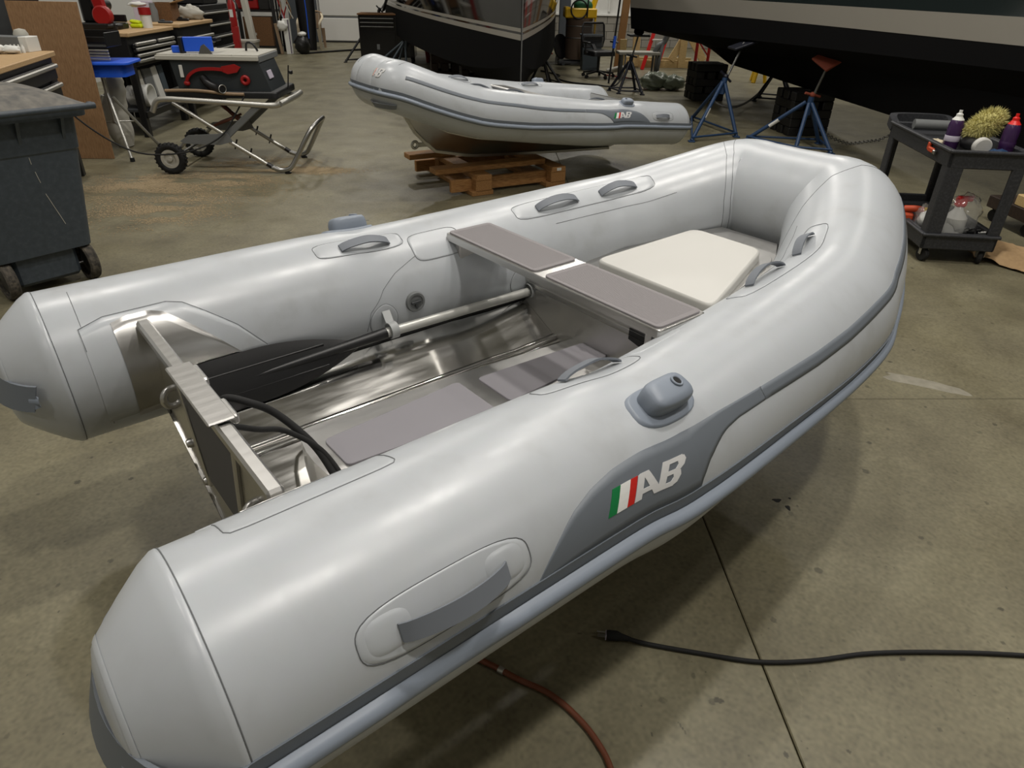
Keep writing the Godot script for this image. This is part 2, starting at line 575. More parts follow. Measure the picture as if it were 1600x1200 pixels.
func hall():
	# floor slabs with sawn joints
	var fl := Node3D.new()
	fl.name = "floor"
	fl.set_meta("kind", "structure")
	add_child(fl)
	var xs := [-6.6, 0.745, 14.4]
	var zs := [-21.2, -2.507, 7.4]
	for i in 2:
		for j in 2:
			var s := st()
			var x0: float = xs[i] + 0.002
			var x1: float = xs[i + 1] - 0.002
			var z0: float = zs[j] + 0.002
			var z1: float = zs[j + 1] - 0.002
			box(s, Vector3((x0 + x1) / 2, -0.06, (z0 + z1) / 2), Vector3(x1 - x0, 0.12, z1 - z0), 0.003)
			obj("floor_slab", s, M.concrete, fl)
	var sb := st()
	box(sb, Vector3(3.9, -0.2, -6.9), Vector3(21.0, 0.26, 28.6), 0.0)
	obj("sub_base", sb, M.joint_dark, fl)
	# walls with thickness; ribbed metal lining on the back wall
	var s := st()
	box(s, Vector3(3.9, 3.8, -21.1), Vector3(21.0, 7.6, 0.3), 0.0)
	var wb := struct("wall_back", s, M.wall_white)
	for k in 22:
		s = st()
		box(s, Vector3(2.35 + k * 0.5, 4.2, -20.93), Vector3(0.06, 6.7, 0.05), 0.012)
		obj("wall_rib", s, M.wall_white, wb)
	s = st()
	box(s, Vector3(-6.5, 3.8, -6.9), Vector3(0.3, 7.6, 28.4), 0.0)
	struct("wall_left", s, M.wall_grey)
	s = st()
	box(s, Vector3(14.3, 3.8, -6.9), Vector3(0.3, 7.6, 28.4), 0.0)
	struct("wall_right", s, M.wall_grey)
	s = st()
	box(s, Vector3(3.9, 3.8, 7.3), Vector3(21.0, 7.6, 0.3), 0.0)
	struct("wall_front", s, M.wall_grey)
	s = st()
	box(s, Vector3(3.9, 7.75, -6.9), Vector3(21.0, 0.3, 28.6), 0.0)
	var ce := struct("ceiling", s, M.ceiling)
	for k in 9:
		s = st()
		box(s, Vector3(3.9, 7.5, -19.0 + k * 3.1), Vector3(20.6, 0.2, 0.12), 0.01)
		obj("purlin", s, M.white, ce)
	# concrete block plinth under the lining on the right of the back wall
	s = st()
	box(s, Vector3(7.8, 0.375, -20.93), Vector3(12.6, 0.75, 0.04), 0.0)
	var pl := struct("trim_1", s, M.joint_dark)
	for r in 4:
		for k in 31:
			s = st()
			box(s, Vector3(1.72 + k * 0.4 + (0.2 if r % 2 == 1 else 0.0), 0.095 + r * 0.187, -20.9), Vector3(0.392, 0.18, 0.05), 0.006)
			obj("block", s, M.block, pl)
	s = st()
	box(s, Vector3(7.8, 0.78, -20.89), Vector3(12.6, 0.05, 0.1), 0.006)
	obj("cap_strip", s, M.white, pl)
	# sectional garage door
	var d := Node3D.new()
	d.name = "door_1"
	d.set_meta("kind", "structure")
	add_child(d)
	for r in 7:
		s = st()
		box(s, Vector3(-1.45, 0.03 + 0.6 * r + 0.28, -20.88), Vector3(6.0, 0.56, 0.06), 0.02)
		var pn := obj("door_panel", s, M.door_white, d)
		s = st()
		box(s, Vector3(-1.45, 0.03 + 0.6 * r + 0.575, -20.885), Vector3(6.0, 0.035, 0.045), 0.004)
		obj("rail", s, M.grey, pn)
	s = st()
	box(s, Vector3(-1.45, 0.014, -20.87), Vector3(6.0, 0.028, 0.05), 0.004)
	obj("bottom_seal", s, M.rubber, d)
	s = st()
	box(s, Vector3(-4.62, 2.2, -20.85), Vector3(0.22, 4.4, 0.12), 0.01)
	box(s, Vector3(1.66, 2.2, -20.85), Vector3(0.1, 4.4, 0.12), 0.01)
	box(s, Vector3(-1.45, 4.4, -20.85), Vector3(6.4, 0.2, 0.12), 0.01)
	obj("door_frame", s, M.column, d)
	# steel columns
	for c in [[-4.98, -20.4, 0.28], [1.97, -19.2, 0.26]]:
		s = st()
		box(s, Vector3(c[0], 3.8, c[1] + 0.12), Vector3(c[2], 7.6, 0.02), 0.002)
		box(s, Vector3(c[0], 3.8, c[1] - 0.12), Vector3(c[2], 7.6, 0.02), 0.002)
		box(s, Vector3(c[0], 3.8, c[1]), Vector3(0.02, 7.6, 0.24), 0.002)
		struct(uniq(self, "trim_2"), s, M.column)

# ------------------------------------------------------------------ inflatable boats
# The tube runs along a centre line C from the starboard stern round the bow to the port stern. s is the length along it, th the angle round it (0 outboard, 90 up, 180 inboard).
const R := 0.215

func make_curve(stretch: float) -> Dictionary:
	var half := [Vector3(-0.5, 0, 0.623), Vector3(0.4, 0, 0.623), Vector3(1.034, 0, 0.623), Vector3(1.334, -0.012, 0.623), Vector3(2.156, 0.024, 0.549), Vector3(2.432, 0.052, 0.474), Vector3(2.66, 0.110, 0.372), Vector3(2.862, 0.176, 0.238), Vector3(2.885, 0.178, 0.12), Vector3(2.888, 0.176, 0)]
	var full := []
	for h in half:
		full.append(h)
	for i in range(half.size() - 2, -1, -1):
		full.append(half[i] * Vector3(1, 1, -1))
	var p := smooth_path(full, 16)
	var L := PackedFloat32Array([-0.5 * stretch])
	for i in p.size():
		p[i] = p[i] * Vector3(stretch, 1, 1)
		if i > 0:
			L.append(L[-1] + p[i].distance_to(p[i - 1]))
	return {"p": p, "L": L, "tot": L[-1] - 0.5 * stretch, "s0": 0.27 * stretch}

func axis_at(C: Dictionary, s: float) -> Array:
	var L: PackedFloat32Array = C.L
	var i := clampi(L.bsearch(s) - 1, 0, L.size() - 2)
	var f := (s - L[i]) / (L[i + 1] - L[i])
	var p: Vector3 = C.p[i].lerp(C.p[i + 1], f)
	var n: int = C.p.size()
	var t0: Vector3 = (C.p[mini(i + 1, n - 1)] - C.p[maxi(i - 1, 0)]).normalized()
	var t1: Vector3 = (C.p[mini(i + 2, n - 1)] - C.p[i]).normalized()
	return [p, t0.lerp(t1, f).normalized()]

func tp(C: Dictionary, s: float, th: float, rr := R) -> Vector3:
	var a := axis_at(C, s)
	var out: Vector3 = a[1].cross(UPV).normalized()
	var n2: Vector3 = out.cross(a[1])
	var r := deg_to_rad(th)
	return a[0] + (out * cos(r) + n2 * sin(r)) * rr

func on_side(C, side: int, s: float) -> float:
	return s if side > 0 else C.tot - s

# raised pad with rounded corners on the tube
func tube_pad(s, C, s0: float, th0: float, hs: float, hth: float, h: float, pw := 5.0, bev := 0.03):
	var ring_f := [0.0, 0.35, 0.7, 0.9, 1.0 - bev, 1.0]
	var ring_h := [h, h, h, h, h, -0.001]
	if bev > 0.1:
		ring_f = [0.0, 0.4, 0.62, 0.78, 0.9, 1.0]
		ring_h = [h, h, h * 0.93, h * 0.65, h * 0.22, -0.0006]
	grid(s, 5, 40, func(u, v):
		var k := int(round(u * 5))
		var a: float = TAU * v
		var c := cos(a)
		var d := sin(a)
		var q: float = ring_f[k] / pow(pow(absf(c), pw) + pow(absf(d), pw), 1.0 / pw)
		return tp(C, s0 + hs * c * q, th0 + hth * d * q, R + ring_h[k]))

# fine line along a list of (s, th)
func tube_line(s, C, pts, w := 0.0022, h := 0.0009, closed := false):
	var P := []
	var N := []
	var n: int = pts.size()
	for i in n:
		P.append(tp(C, pts[i].x, pts[i].y, R + h))
		N.append((P[i] - axis_at(C, pts[i].x)[0]).normalized())
	smooth(s)
	var m := n if closed else n - 1
	var A := []
	var B := []
	for i in n:
		var d: Vector3 = P[(i + 1) % n] - P[(i - 1 + n) % n] if closed else P[mini(i + 1, n - 1)] - P[maxi(i - 1, 0)]
		var sd: Vector3 = d.cross(N[i]).normalized() * w * 0.5
		A.append(P[i] - sd)
		B.append(P[i] + sd)
	for i in m:
		var j := (i + 1) % n
		quad(s, A[i], A[j], B[j], B[i])
		quad(s, A[i] - N[i] * 0.002, A[j] - N[j] * 0.002, A[j], A[i])
		quad(s, B[i], B[j], B[j] - N[j] * 0.002, B[i] - N[i] * 0.002)

func pad_outline(s0: float, th0: float, hs: float, hth: float, pw := 5.0, n := 40) -> Array:
	var o := []
	for k in n:
		var a := TAU * k / n
		var q := 1.0 / pow(pow(absf(cos(a)), pw) + pow(absf(sin(a)), pw), 1.0 / pw)
		o.append(Vector2(s0 + hs * cos(a) * q, th0 + hth * sin(a) * q))
	return o

func dense(pts, n := 6) -> Array:
	var o := []
	for i in pts.size() - 1:
		for k in n:
			o.append(pts[i].lerp(pts[i + 1], float(k) / n))
	o.append(pts[-1])
	return o

func interp(tab, x: float) -> float:
	if x <= tab[0].x:
		return tab[0].y
	for i in tab.size() - 1:
		if x <= tab[i + 1].x:
			return lerpf(tab[i].y, tab[i + 1].y, (x - tab[i].x) / (tab[i + 1].x - tab[i].x))
	return tab[-1].y

# strip on the tube between two curves th(s), with thickness h
func tube_strip(s, C, side: int, s0: float, s1: float, lo, hi, h: float, ns: int, nt := 6):
	grid(s, ns, nt + 2, func(u, v):
		var x: float = lerpf(s0, s1, u)
		var j := int(round(v * (nt + 2)))
		var f := clampf((j - 1.0) / nt, 0.0, 1.0)
		var hh := -0.001 if j == 0 or j == nt + 2 else h
		return tp(C, on_side(C, side, x), lerpf(interp(lo, x), interp(hi, x), f), R + hh), true, side < 0)

# flat shape given in (a, b), b along the slant, put on the tube
func tube_shape(s, C, poly, S0: float, th0: float, scale: float, h: float, sx := 1.0):
	for k in 5:
		var band := PackedVector2Array([Vector2(-1, k * 0.25 - 0.125), Vector2(1, k * 0.25 - 0.125), Vector2(1, k * 0.25 + 0.125), Vector2(-1, k * 0.25 + 0.125)])
		for piece in Geometry2D.intersect_polygons(PackedVector2Array(poly), band):
			var idx := Geometry2D.triangulate_polygon(piece)
			flat(s)
			for q in range(0, idx.size(), 3):
				var v := []
				for w in 3:
					var p: Vector2 = piece[idx[q + w]]
					v.append(tp(C, S0 + (p.x + 0.028 * p.y) * scale * sx, th0 + 12.6 * p.y * scale, R + h))
				tri(s, v[0], v[1], v[2])
			for q in piece.size():
				var a: Vector2 = piece[q]
				var b: Vector2 = piece[(q + 1) % piece.size()]
				var pa := tp(C, S0 + (a.x + 0.028 * a.y) * scale * sx, th0 + 12.6 * a.y * scale, R + h)
				var pb := tp(C, S0 + (b.x + 0.028 * b.y) * scale * sx, th0 + 12.6 * b.y * scale, R + h)
				var qa := tp(C, S0 + (a.x + 0.028 * a.y) * scale * sx, th0 + 12.6 * a.y * scale, R)
				var qb := tp(C, S0 + (b.x + 0.028 * b.y) * scale * sx, th0 + 12.6 * b.y * scale, R)
				quad(s, pa, pb, qb, qa)

func rect2(x0: float, x1: float) -> Array:
	return [Vector2(x0, 0), Vector2(x0, 1), Vector2(x1, 1), Vector2(x1, 0)]

func logo(C, S0: float, th0: float, scale: float, parent: Node, h := 0.0022, sx := 1.0):
	var s := st()
	tube_shape(s, C, rect2(0.0, 0.0225), S0, th0, scale, h, sx)
	obj("green_bar", s, M.logo_green, parent)
	s = st()
	tube_shape(s, C, rect2(0.0225, 0.051), S0, th0, scale, h, sx)
	obj("white_bar", s, M.logo_white, parent)
	s = st()
	tube_shape(s, C, rect2(0.051, 0.0715), S0, th0, scale, h, sx)
	obj("red_bar", s, M.logo_red, parent)
	s = st()
	var V := func(x: float, y: float) -> Vector2: return Vector2(x, y)
	for poly in [[V.call(0.0735, 0), V.call(0.0735, 0.97), V.call(0.079, 1.02), V.call(0.094, 1.02), V.call(0.094, 0)],
		[V.call(0.084, 1.02), V.call(0.104, 1.02), V.call(0.158, -0.03), V.call(0.133, -0.03)],
		[V.call(0.09, 0.2), V.call(0.09, 0.37), V.call(0.128, 0.37), V.call(0.138, 0.2)]]:
		tube_shape(s, C, poly, S0, th0, scale, h, sx)
	obj("letter_a", s, M.logo_grey, parent)
	s = st()
	for poly in [[V.call(0.144, -0.03), V.call(0.144, 1.08), V.call(0.165, 1.08), V.call(0.165, -0.03)],
		[V.call(0.16, 0.89), V.call(0.16, 1.08), V.call(0.200, 1.08), V.call(0.200, 0.89)],
		[V.call(0.16, 0.44), V.call(0.16, 0.61), V.call(0.196, 0.61), V.call(0.196, 0.44)],
		[V.call(0.16, -0.03), V.call(0.16, 0.16), V.call(0.190, 0.16), V.call(0.190, -0.03)],
		[V.call(0.192, 1.08), V.call(0.206, 1.03), V.call(0.213, 0.86), V.call(0.210, 0.66), V.call(0.199, 0.52), V.call(0.184, 0.5), V.call(0.187, 0.62), V.call(0.192, 0.76), V.call(0.188, 0.9)],
		[V.call(0.188, 0.58), V.call(0.202, 0.5), V.call(0.206, 0.30), V.call(0.200, 0.06), V.call(0.186, -0.03), V.call(0.17, -0.03), V.call(0.18, 0.14), V.call(0.186, 0.3), V.call(0.182, 0.46)]]:
		tube_shape(s, C, poly, S0, th0, scale, h, sx)
	obj("letter_b", s, M.logo_grey, parent)

func grab_handle(C, side: int, s0: float, s1: float, th: float, w: float, rise: float, parent: Node):
	var s := st()
	var n := 18
	var rows := []
	for i in n + 1:
		var f := float(i) / n
		var x := on_side(C, side, lerpf(s0, s1, f))
		var h := 0.004 + rise * pow(sin(PI * f), 0.7)
		var r := []
		for k in [[-1, 0.0], [-1, 0.005], [1, 0.005], [1, 0.0]]:
			r.append(tp(C, x, th + k[0] * rad_to_deg(w * 0.5 / R), R + h + k[1]))
		rows.append(r)
	for k in 4:
		smooth(s)
		var k2 := (k + 1) % 4
		for i in n:
			quad(s, rows[i][k], rows[i + 1][k], rows[i + 1][k2], rows[i][k2])
	flat(s)
	quad(s, rows[0][0], rows[0][1], rows[0][2], rows[0][3])
	quad(s, rows[n][3], rows[n][2], rows[n][1], rows[n][0])
	obj("grab_handle", s, M.strap, parent)

func patch_part(C, called: String, S0: float, th0: float, hs: float, hth: float, pw: float, h: float, parent: Node, edge := true):
	var s := st()
	tube_pad(s, C, S0, th0, hs, hth, h, pw)
	var o := obj(called, s, M.fabric, parent)
	if edge:
		s = st()
		tube_line(s, C, pad_outline(S0, th0, hs, hth, pw, 48), 0.0015, 0.0011, true)
		obj("edge_line", s, M.seam, o)
	return o

func oarlock(C, side: int, parent: Node):
	var S := on_side(C, side, 1.225)
	var s := st()
	tube_pad(s, C, S, 66.5, 0.098, 13.5, 0.006, 3.2, 0.05)
	var o := obj("oarlock", s, M.trim_mid, parent)
	s = st()
	var P := func(u: float, v: float, h: float) -> Vector3:
		return tp(C, S + side * (0.004 + 0.073 * u), 67.5 + 8.8 * v, R + 0.005 + h)
	# loaf: rounded rectangle rings going up, then a domed top
	var prof := [[1.0, 0.0], [0.99, 0.018], [0.94, 0.032], [0.84, 0.040], [0.5, 0.043], [0.0, 0.044]]
	grid(s, 5, 36, func(u, v):
		var q = prof[int(round(u * 5))]
		var a: float = TAU * v
		var pw := 4.0
		var k: float = q[0] / pow(pow(absf(cos(a)), pw) + pow(absf(sin(a)), pw), 1.0 / pw)
		return P.call(k * cos(a), k * sin(a), q[1]))
	obj("block", s, M.trim_mid, o)
	var c: Vector3 = P.call(0.42, 0.15, 0.044)
	var nrm: Vector3 = (c - axis_at(C, S)[0]).normalized()
	s = st()
	ring(s, c, nrm, 0.0125, 0.003, 18, 6)
	obj("pin_ring", s, M.trim_mid, o)
	s = st()
	var b := Basis(Quaternion(UPV, nrm))
	lathe(s, [Vector2(0, 0.001), Vector2(0.0105, 0.001), Vector2(0.0105, -0.004)], 16, Transform3D(b, c))
	obj("pin_hole", s, M.black, o)

func inflatable(root: Node3D, C: Dictionary, near: bool):
	var k: float = C.s0 / 0.27
	var sA: float = C.s0
	var sB: float = C.tot - C.s0
	# main tube
	var s := st()
	grid(s, 320, 64, func(u, v): return tp(C, lerpf(sA, sB, u), 360.0 * v))
	var tubeo := obj("tube", s, M.fabric, root)
	# stern cones with closing caps, lapped over the tube
	var prof := [[0.272, 0.2155], [0.27, 0.2168], [0.262, 0.216], [0.24, 0.203], [0.2, 0.170], [0.16, 0.133], [0.152, 0.124], [0.146, 0.115], [0.139, 0.09], [0.134, 0.05], [0.133, 0.0]]
	for side in [1, -1]:
		s = st()
		grid(s, prof.size() - 1, 48, func(u, v):
			var q = prof[int(round(u * (prof.size() - 1)))]
			return tp(C, on_side(C, side, q[0] * k), 360.0 * v, q[1]), true, side > 0)
		var cone := obj("stern_cone", s, M.fabric, root)
		s = st()
		var pts := []
		for i in 64:
			pts.append(Vector2(on_side(C, side, 0.2735 * k), 360.0 * i / 64))
		tube_line(s, C, pts, 0.0018, 0.0012, true)
		obj("seam", s, M.seam, cone)
		s = st()
		grid(s, 2, 40, func(u, v): return tp(C, on_side(C, side, (0.158 - 0.008 * u) * k), 20.0 + 140.0 * v, 0.1318 - 0.009 * u + (0.0012 if u > 0.2 and u < 0.8 else 0.0)))
		obj("weld_tape", s, M.fabric, cone)
	# rub rail: flat dark base and a half-round bumper, round the stern cones too
	var mid: float = C.tot * 0.5
	var top := [Vector2(0.0, 11.0), Vector2(1.25 * k, 11.5), Vector2(1.62 * k, 6.0), Vector2(2.0 * k, -2.0), Vector2(2.3 * k, -4.0), Vector2(2.8 * k, -3.0), Vector2(mid, 0.0)]
	var path := []
	for i in 261:
		path.append(lerpf(sA, sB, i / 260.0))
	var railp := func(x: float, th: float, h: float) -> Vector3:
		var xs: float = minf(x, C.tot - x)
		return tp(C, x, interp(top, xs) + th, R + h)
	var rp := func(x: float, th: float, h: float) -> Vector3:
		if near and h > 0.005 and x > 0.46 and x < 0.72:
			# this length of the bumper has gone soft and folded in
			var fd := sin(PI * (x - 0.46) / 0.26)
			h *= 1.0 - 0.62 * fd * clampf((th + 16.0) / 6.0, 0.0, 1.0)
			th -= 1.5 * fd
		# beyond the seam the rail follows the cone down to its closing cap
		if x >= sA and x <= sB:
			return railp.call(x, th, h)
		var xs: float = minf(x, C.tot - x)
		var f: float = (sA - xs) / (0.118 * k)
		var side := 1 if x < mid else -1
		var lift := sin(deg_to_rad(interp(top, sA) + th)) * R
		var a := clampf(f, 0.0, 2.4)
		# quarter-ellipse turn in plan from the tube side round the cone end
		var e := a / 2.4 * PI * 0.86
		var c0 := axis_at(C, on_side(C, side, 0.262 * k))[0] as Vector3
		var sn := sin(minf(e, PI * 0.5))
		var fl := clampf(-th, 0.0, 18.0) * (0.0012 if h < 0.0045 else 0.0002) * sn
		if h > 0.0045:
			h *= 1.0 - 0.5 * sn
		return c0 + Vector3(-sin(e) * (0.128 * k + h) - fl, lift + 0.012 * sin(minf(e, PI * 0.5)), side * (cos(e) * (0.213 + h)))
	var xsl := []
	for i in 19:
		xsl.append(sA - 0.118 * k * 2.4 * (18 - i) / 18.0 - 0.0001)
	xsl.append_array(path)
	for i in 19:
		xsl.append(sB + 0.118 * k * 2.4 * i / 18.0 + 0.0001)
	var sec := [[0.0, -0.003], [0.0, 0.004], [-18.0, 0.004], [-18.0, -0.003]]
	var sec2 := [[-6.4, 0.003], [-7.2, 0.013], [-8.8, 0.021], [-11.2, 0.0245], [-13.6, 0.021], [-15.2, 0.013], [-16.2, 0.003]]
	for w in [[sec, "rub_rail_base", M.trim_dark], [sec2, "rub_rail_bumper", M.trim_mid]]:
		s = st()
		var q = w[0]
		if q.size() > 4:
			smooth(s)
		for a in q.size() - (0 if q.size() == 4 else 1):
			if q.size() == 4:
				smooth(s)
			var b: int = (a + 1) % q.size()
			for i in xsl.size() - 1:
				quad(s, rp.call(xsl[i], q[a][0], q[a][1]), rp.call(xsl[i + 1], q[a][0], q[a][1]), rp.call(xsl[i + 1], q[b][0], q[b][1]), rp.call(xsl[i], q[b][0], q[b][1]))
		flat(s)
		for e in [0, xsl.size() - 1]:
			for a in range(1, q.size() - 1):
				tri(s, rp.call(xsl[e], q[0][0], q[0][1]), rp.call(xsl[e], q[a][0], q[a][1]), rp.call(xsl[e], q[a + 1][0], q[a + 1][1]))
		obj(w[1], s, w[2], root)
	# decoration: side panel and band, both sides
	var up := [Vector2(0.79, 11), Vector2(0.815, 18), Vector2(0.846, 24.8), Vector2(0.872, 30), Vector2(0.898, 34.4), Vector2(0.953, 40.2), Vector2(1.016, 43.8), Vector2(1.1, 45.6), Vector2(1.22, 46.6), Vector2(1.36, 45.6), Vector2(1.53, 42.7)]
	var low := [Vector2(0.79, 10.4), Vector2(1.24, 10.8), Vector2(1.25, 15.5), Vector2(1.277, 23.2), Vector2(1.316, 29.2), Vector2(1.34, 32), Vector2(1.365, 33.8), Vector2(1.416, 35.0), Vector2(1.53, 33.8)]
	var bu := [Vector2(1.532, 42.6), Vector2(1.807, 38.3), Vector2(2.0, 37.2), Vector2(2.2, 38.6), Vector2(2.578, 36.6), Vector2(3.0, 35.5)]
	var bl := [Vector2(1.532, 33.8), Vector2(1.79, 29.4), Vector2(1.98, 28.2), Vector2(2.22, 30.0), Vector2(2.4, 29.3), Vector2(2.7, 27.0), Vector2(3.0, 26.5)]
	for side in [1, -1]:
		var kk: float = k
		if not near:
			for t in [up, low, bu, bl]:
				if side == 1:
					for i in t.size():
						t[i].x = t[i].x * k * 0.976
			kk = k * 0.976
		else:
			kk = 1.0
		s = st()
		tube_strip(s, C, side, 0.79 * kk, 1.53 * kk, low, up, 0.0012, 74, 6)
		var panel := obj("side_panel", s, M.trim_dark, root)
		s = st()
		tube_strip(s, C, side, 1.532 * kk, 2.98 * kk, bl, bu, 0.0012, 50, 3)
		obj("side_band", s, M.trim_dark, root)
		if side > 0:
			logo(C, 0.971 if near else 0.95 * k, 22.0, 1.0, panel)
		else:
			logo(C, C.tot - (1.21 if near else 1.24 * k * 0.976), 22.0, 1.0 if near else 1.15, panel)
	# long carrying strap near each stern, on a big moulded patch
	for side in [1, -1]:
		var cs := (0.617 if near else 0.62 * k * 0.976)
		var pt = patch_part(C, "handle_patch", on_side(C, side, cs), 28.5, 0.166, 12.6, 3.4, 0.0016, root)
		for dx in [-0.112, 0.112]:
			s = st()
			tube_pad(s, C, on_side(C, side, cs + dx), 29.0, 0.046, 9.4, 0.004, 3.0, 0.22)
			obj("raised_pad", s, M.fabric, pt)
		grab_handle(C, side, cs - 0.098, cs + 0.112, 26.8, 0.03, 0.034, root)
	# inner grab handles
	for side in [1, -1]:
		patch_part(C, "handle_patch", on_side(C, side, 1.19 * k), 113.5, 0.165, 9.5, 5.0, 0.0014, root)
		grab_handle(C, side, 1.10 * k, 1.30 * k, 115.5, 0.028, 0.026, root)
		patch_part(C, "handle_patch", on_side(C, side, 2.19 * k), 116.5, 0.36, 11.5, 6.0, 0.0014, root)
		grab_handle(C, side, 1.93 * k, 2.13 * k, 118.0, 0.028, 0.03, root)
		grab_handle(C, side, 2.25 * k, 2.45 * k, 118.0, 0.028, 0.03, root)
		oarlock(C, side, root)
	# welded seams of the fabric
	var far_seam := [Vector2(3.45, 60), Vector2(3.468, 90), Vector2(3.486, 117), Vector2(3.53, 145), Vector2(3.564, 166), Vector2(3.596, 203)]
	var lines := [[Vector2(2.975, 40), Vector2(2.97, 62), Vector2(2.962, 86), Vector2(2.909, 114), Vector2(2.77, 140), Vector2(2.63, 157), Vector2(2.52, 170), Vector2(2.45, 185)]]
	for side in [1, -1]:
		for dx in ([0.0, 0.035] if side < 0 else [0.0]):
			s = st()
			var q := []
			for v in (lines[0] if side > 0 else far_seam):
				q.append(Vector2(((v.x - dx) if side > 0 else (C.tot - (6.428 - v.x - dx) * k)) * (k if side > 0 else 1.0), v.y))
			tube_line(s, C, dense(q), 0.0016)
			obj("seam", s, M.seam, tubeo)
		s = st()
		var q2 := []
		if side < 0:
			for v in [Vector2(0.35, 95), Vector2(0.345, 140), Vector2(0.345, 180), Vector2(0.345, 215)]:
				q2.append(Vector2(on_side(C, side, v.x * k), v.y))
			tube_line(s, C, dense(q2), 0.0015)
			obj("seam", s, M.seam, tubeo)
		s = st()
		q2 = [Vector2(on_side(C, side, 1.98 * k), 139.0), Vector2(on_side(C, side, 2.3 * k), 139.5), Vector2(on_side(C, side, 2.63 * k), 141.0)]
		tube_line(s, C, dense(q2, 10), 0.0015)
		obj("seam", s, M.seam, tubeo)
	if near:
		for side in [1, -1]:
			s = st()
			var q3 := []
			for v in [Vector2(1.12, 196), Vector2(1.13, 178), Vector2(1.19, 160), Vector2(1.27, 147), Vector2(1.37, 136), Vector2(1.50, 129)]:
				q3.append(Vector2(on_side(C, side, v.x), v.y))
			tube_line(s, C, dense(q3), 0.0012)
			obj("seam", s, M.seam, tubeo)
	hull_of_boat(root, C, near)

func hull_skin(C, x: float, v: float, drop: float) -> Vector3:
	# v from -1 (port edge) to 1; V-bottomed sheet between the tubes
	var k: float = C.s0 / 0.27
	var xx := x / k
	var hw := interp([Vector2(0, 0.43), Vector2(1.5, 0.43), Vector2(2.15, 0.35), Vector2(2.45, 0.27), Vector2(2.72, 0.12), Vector2(2.78, 0.08)], xx)
	var yc := interp([Vector2(0, -0.315), Vector2(1.6, -0.315), Vector2(2.1, -0.27), Vector2(2.5, -0.12), Vector2(2.72, 0.04), Vector2(2.8, 0.08)], xx) if k < 1.01 else interp([Vector2(0, -0.34), Vector2(1.2, -0.40), Vector2(2.1, -0.43), Vector2(2.45, -0.38), Vector2(2.64, -0.2), Vector2(2.76, 0.0)], xx)
	var ye := interp([Vector2(0, -0.115), Vector2(1.6, -0.115), Vector2(2.2, -0.07), Vector2(2.5, 0.0), Vector2(2.75, 0.09)], xx)
	var a := absf(v)
	return Vector3(x, lerpf(yc, ye, a) - drop + 0.012 * sin(PI * a) * 0.0, hw * v)

func hull_of_boat(root, C, near: bool):
	var k: float = C.s0 / 0.27
	var s := st()
	for sgn in [-1.0, 1.0]:
		grid(s, 40, 8, func(u, v): return hull_skin(C, lerpf(0.48, 2.76, u) * k, v * sgn, 0.0), true, sgn < 0)
		grid(s, 40, 8, func(u, v): return hull_skin(C, lerpf(0.48, 2.76, u) * k, v * sgn, 0.006), true, sgn > 0)
	obj("hull", s, M.aluminium_bright if near else M.aluminium, root)
	# keel bar and spray rails outside
	s = st()
	var kp := []
	for i in 24:
		kp.append(hull_skin(C, lerpf(0.5, 2.72, i / 23.0) * k, 0.0, 0.016))
	sweep(s, kp, [Vector2(-0.012, -0.014), Vector2(-0.012, 0.01), Vector2(0.012, 0.01), Vector2(0.012, -0.014)])
	obj("keel", s, M.aluminium, root)
	for sgn in [-1.0, 1.0]:
		kp = []
		s = st()
		for i in 24:
			kp.append(hull_skin(C, lerpf(0.5, 2.6, i / 23.0) * k, 0.55 * sgn, 0.01))
		sweep(s, kp, [Vector2(-0.02, -0.006), Vector2(-0.02, 0.004), Vector2(0.02, 0.004), Vector2(0.02, -0.006)])
		obj("spray_rail", s, M.aluminium, root)
	# transom
	s = st()
	var tx := Transform3D(Basis(Vector3(0, 0, 1), Vector3(0, 1, 0), Vector3(-1, 0, 0)), Vector3(0.5 * k, 0, 0))
	prism(s, [Vector2(-0.44, 0.148), Vector2(-0.408, -0.13), Vector2(-0.1, -0.29), Vector2(0, -0.33), Vector2(0.1, -0.29), Vector2(0.408, -0.13), Vector2(0.44, 0.148)], 0.012, tx)
	var tr := obj("transom", s, M.aluminium, root)
	s = st()
	box(s, Vector3(0.484 * k, 0.14, 0), Vector3(0.034, 0.03, 0.90), 0.006)
	obj("top_rail", s, M.aluminium, tr)
	if not near:
		s = st()
		ring(s, Vector3(2.62 * k, -0.34, 0), Vector3(0, 0, 1), 0.03, 0.014)
		beam(s, Vector3(2.45 * k, -0.33, 0), Vector3(2.60 * k, -0.34, 0), 0.02, 0.04, 0.004)
		obj("bow_eye", s, M.zinc, root)
		s = st()
		box(s, Vector3(1.6 * k, 0.165, 0), Vector3(0.19, 0.025, 0.95), 0.008)
		obj("bench", s, M.aluminium, root)
		# rolled grey carrying strap under the bow and the small mark on the bow
		grab_handle(C, -1, C.tot * 0.5 - 0.26, C.tot * 0.5 - 0.08, -38.0, 0.045, 0.025, root)
		logo(C, C.tot * 0.5 + 0.15, 20.0, 1.5, root, 0.003, 0.15)
		for sgn in [-1.0, 1.0]:
			s = st()
			rod(s, hull_skin(C, 1.95 * k, 0.97 * sgn, 0.02), hull_skin(C, 2.15 * k, 0.97 * sgn, 0.02), 0.012)
			obj("lifting_bar", s, M.steel, root)
		return
	near_fittings(root, C, tr)

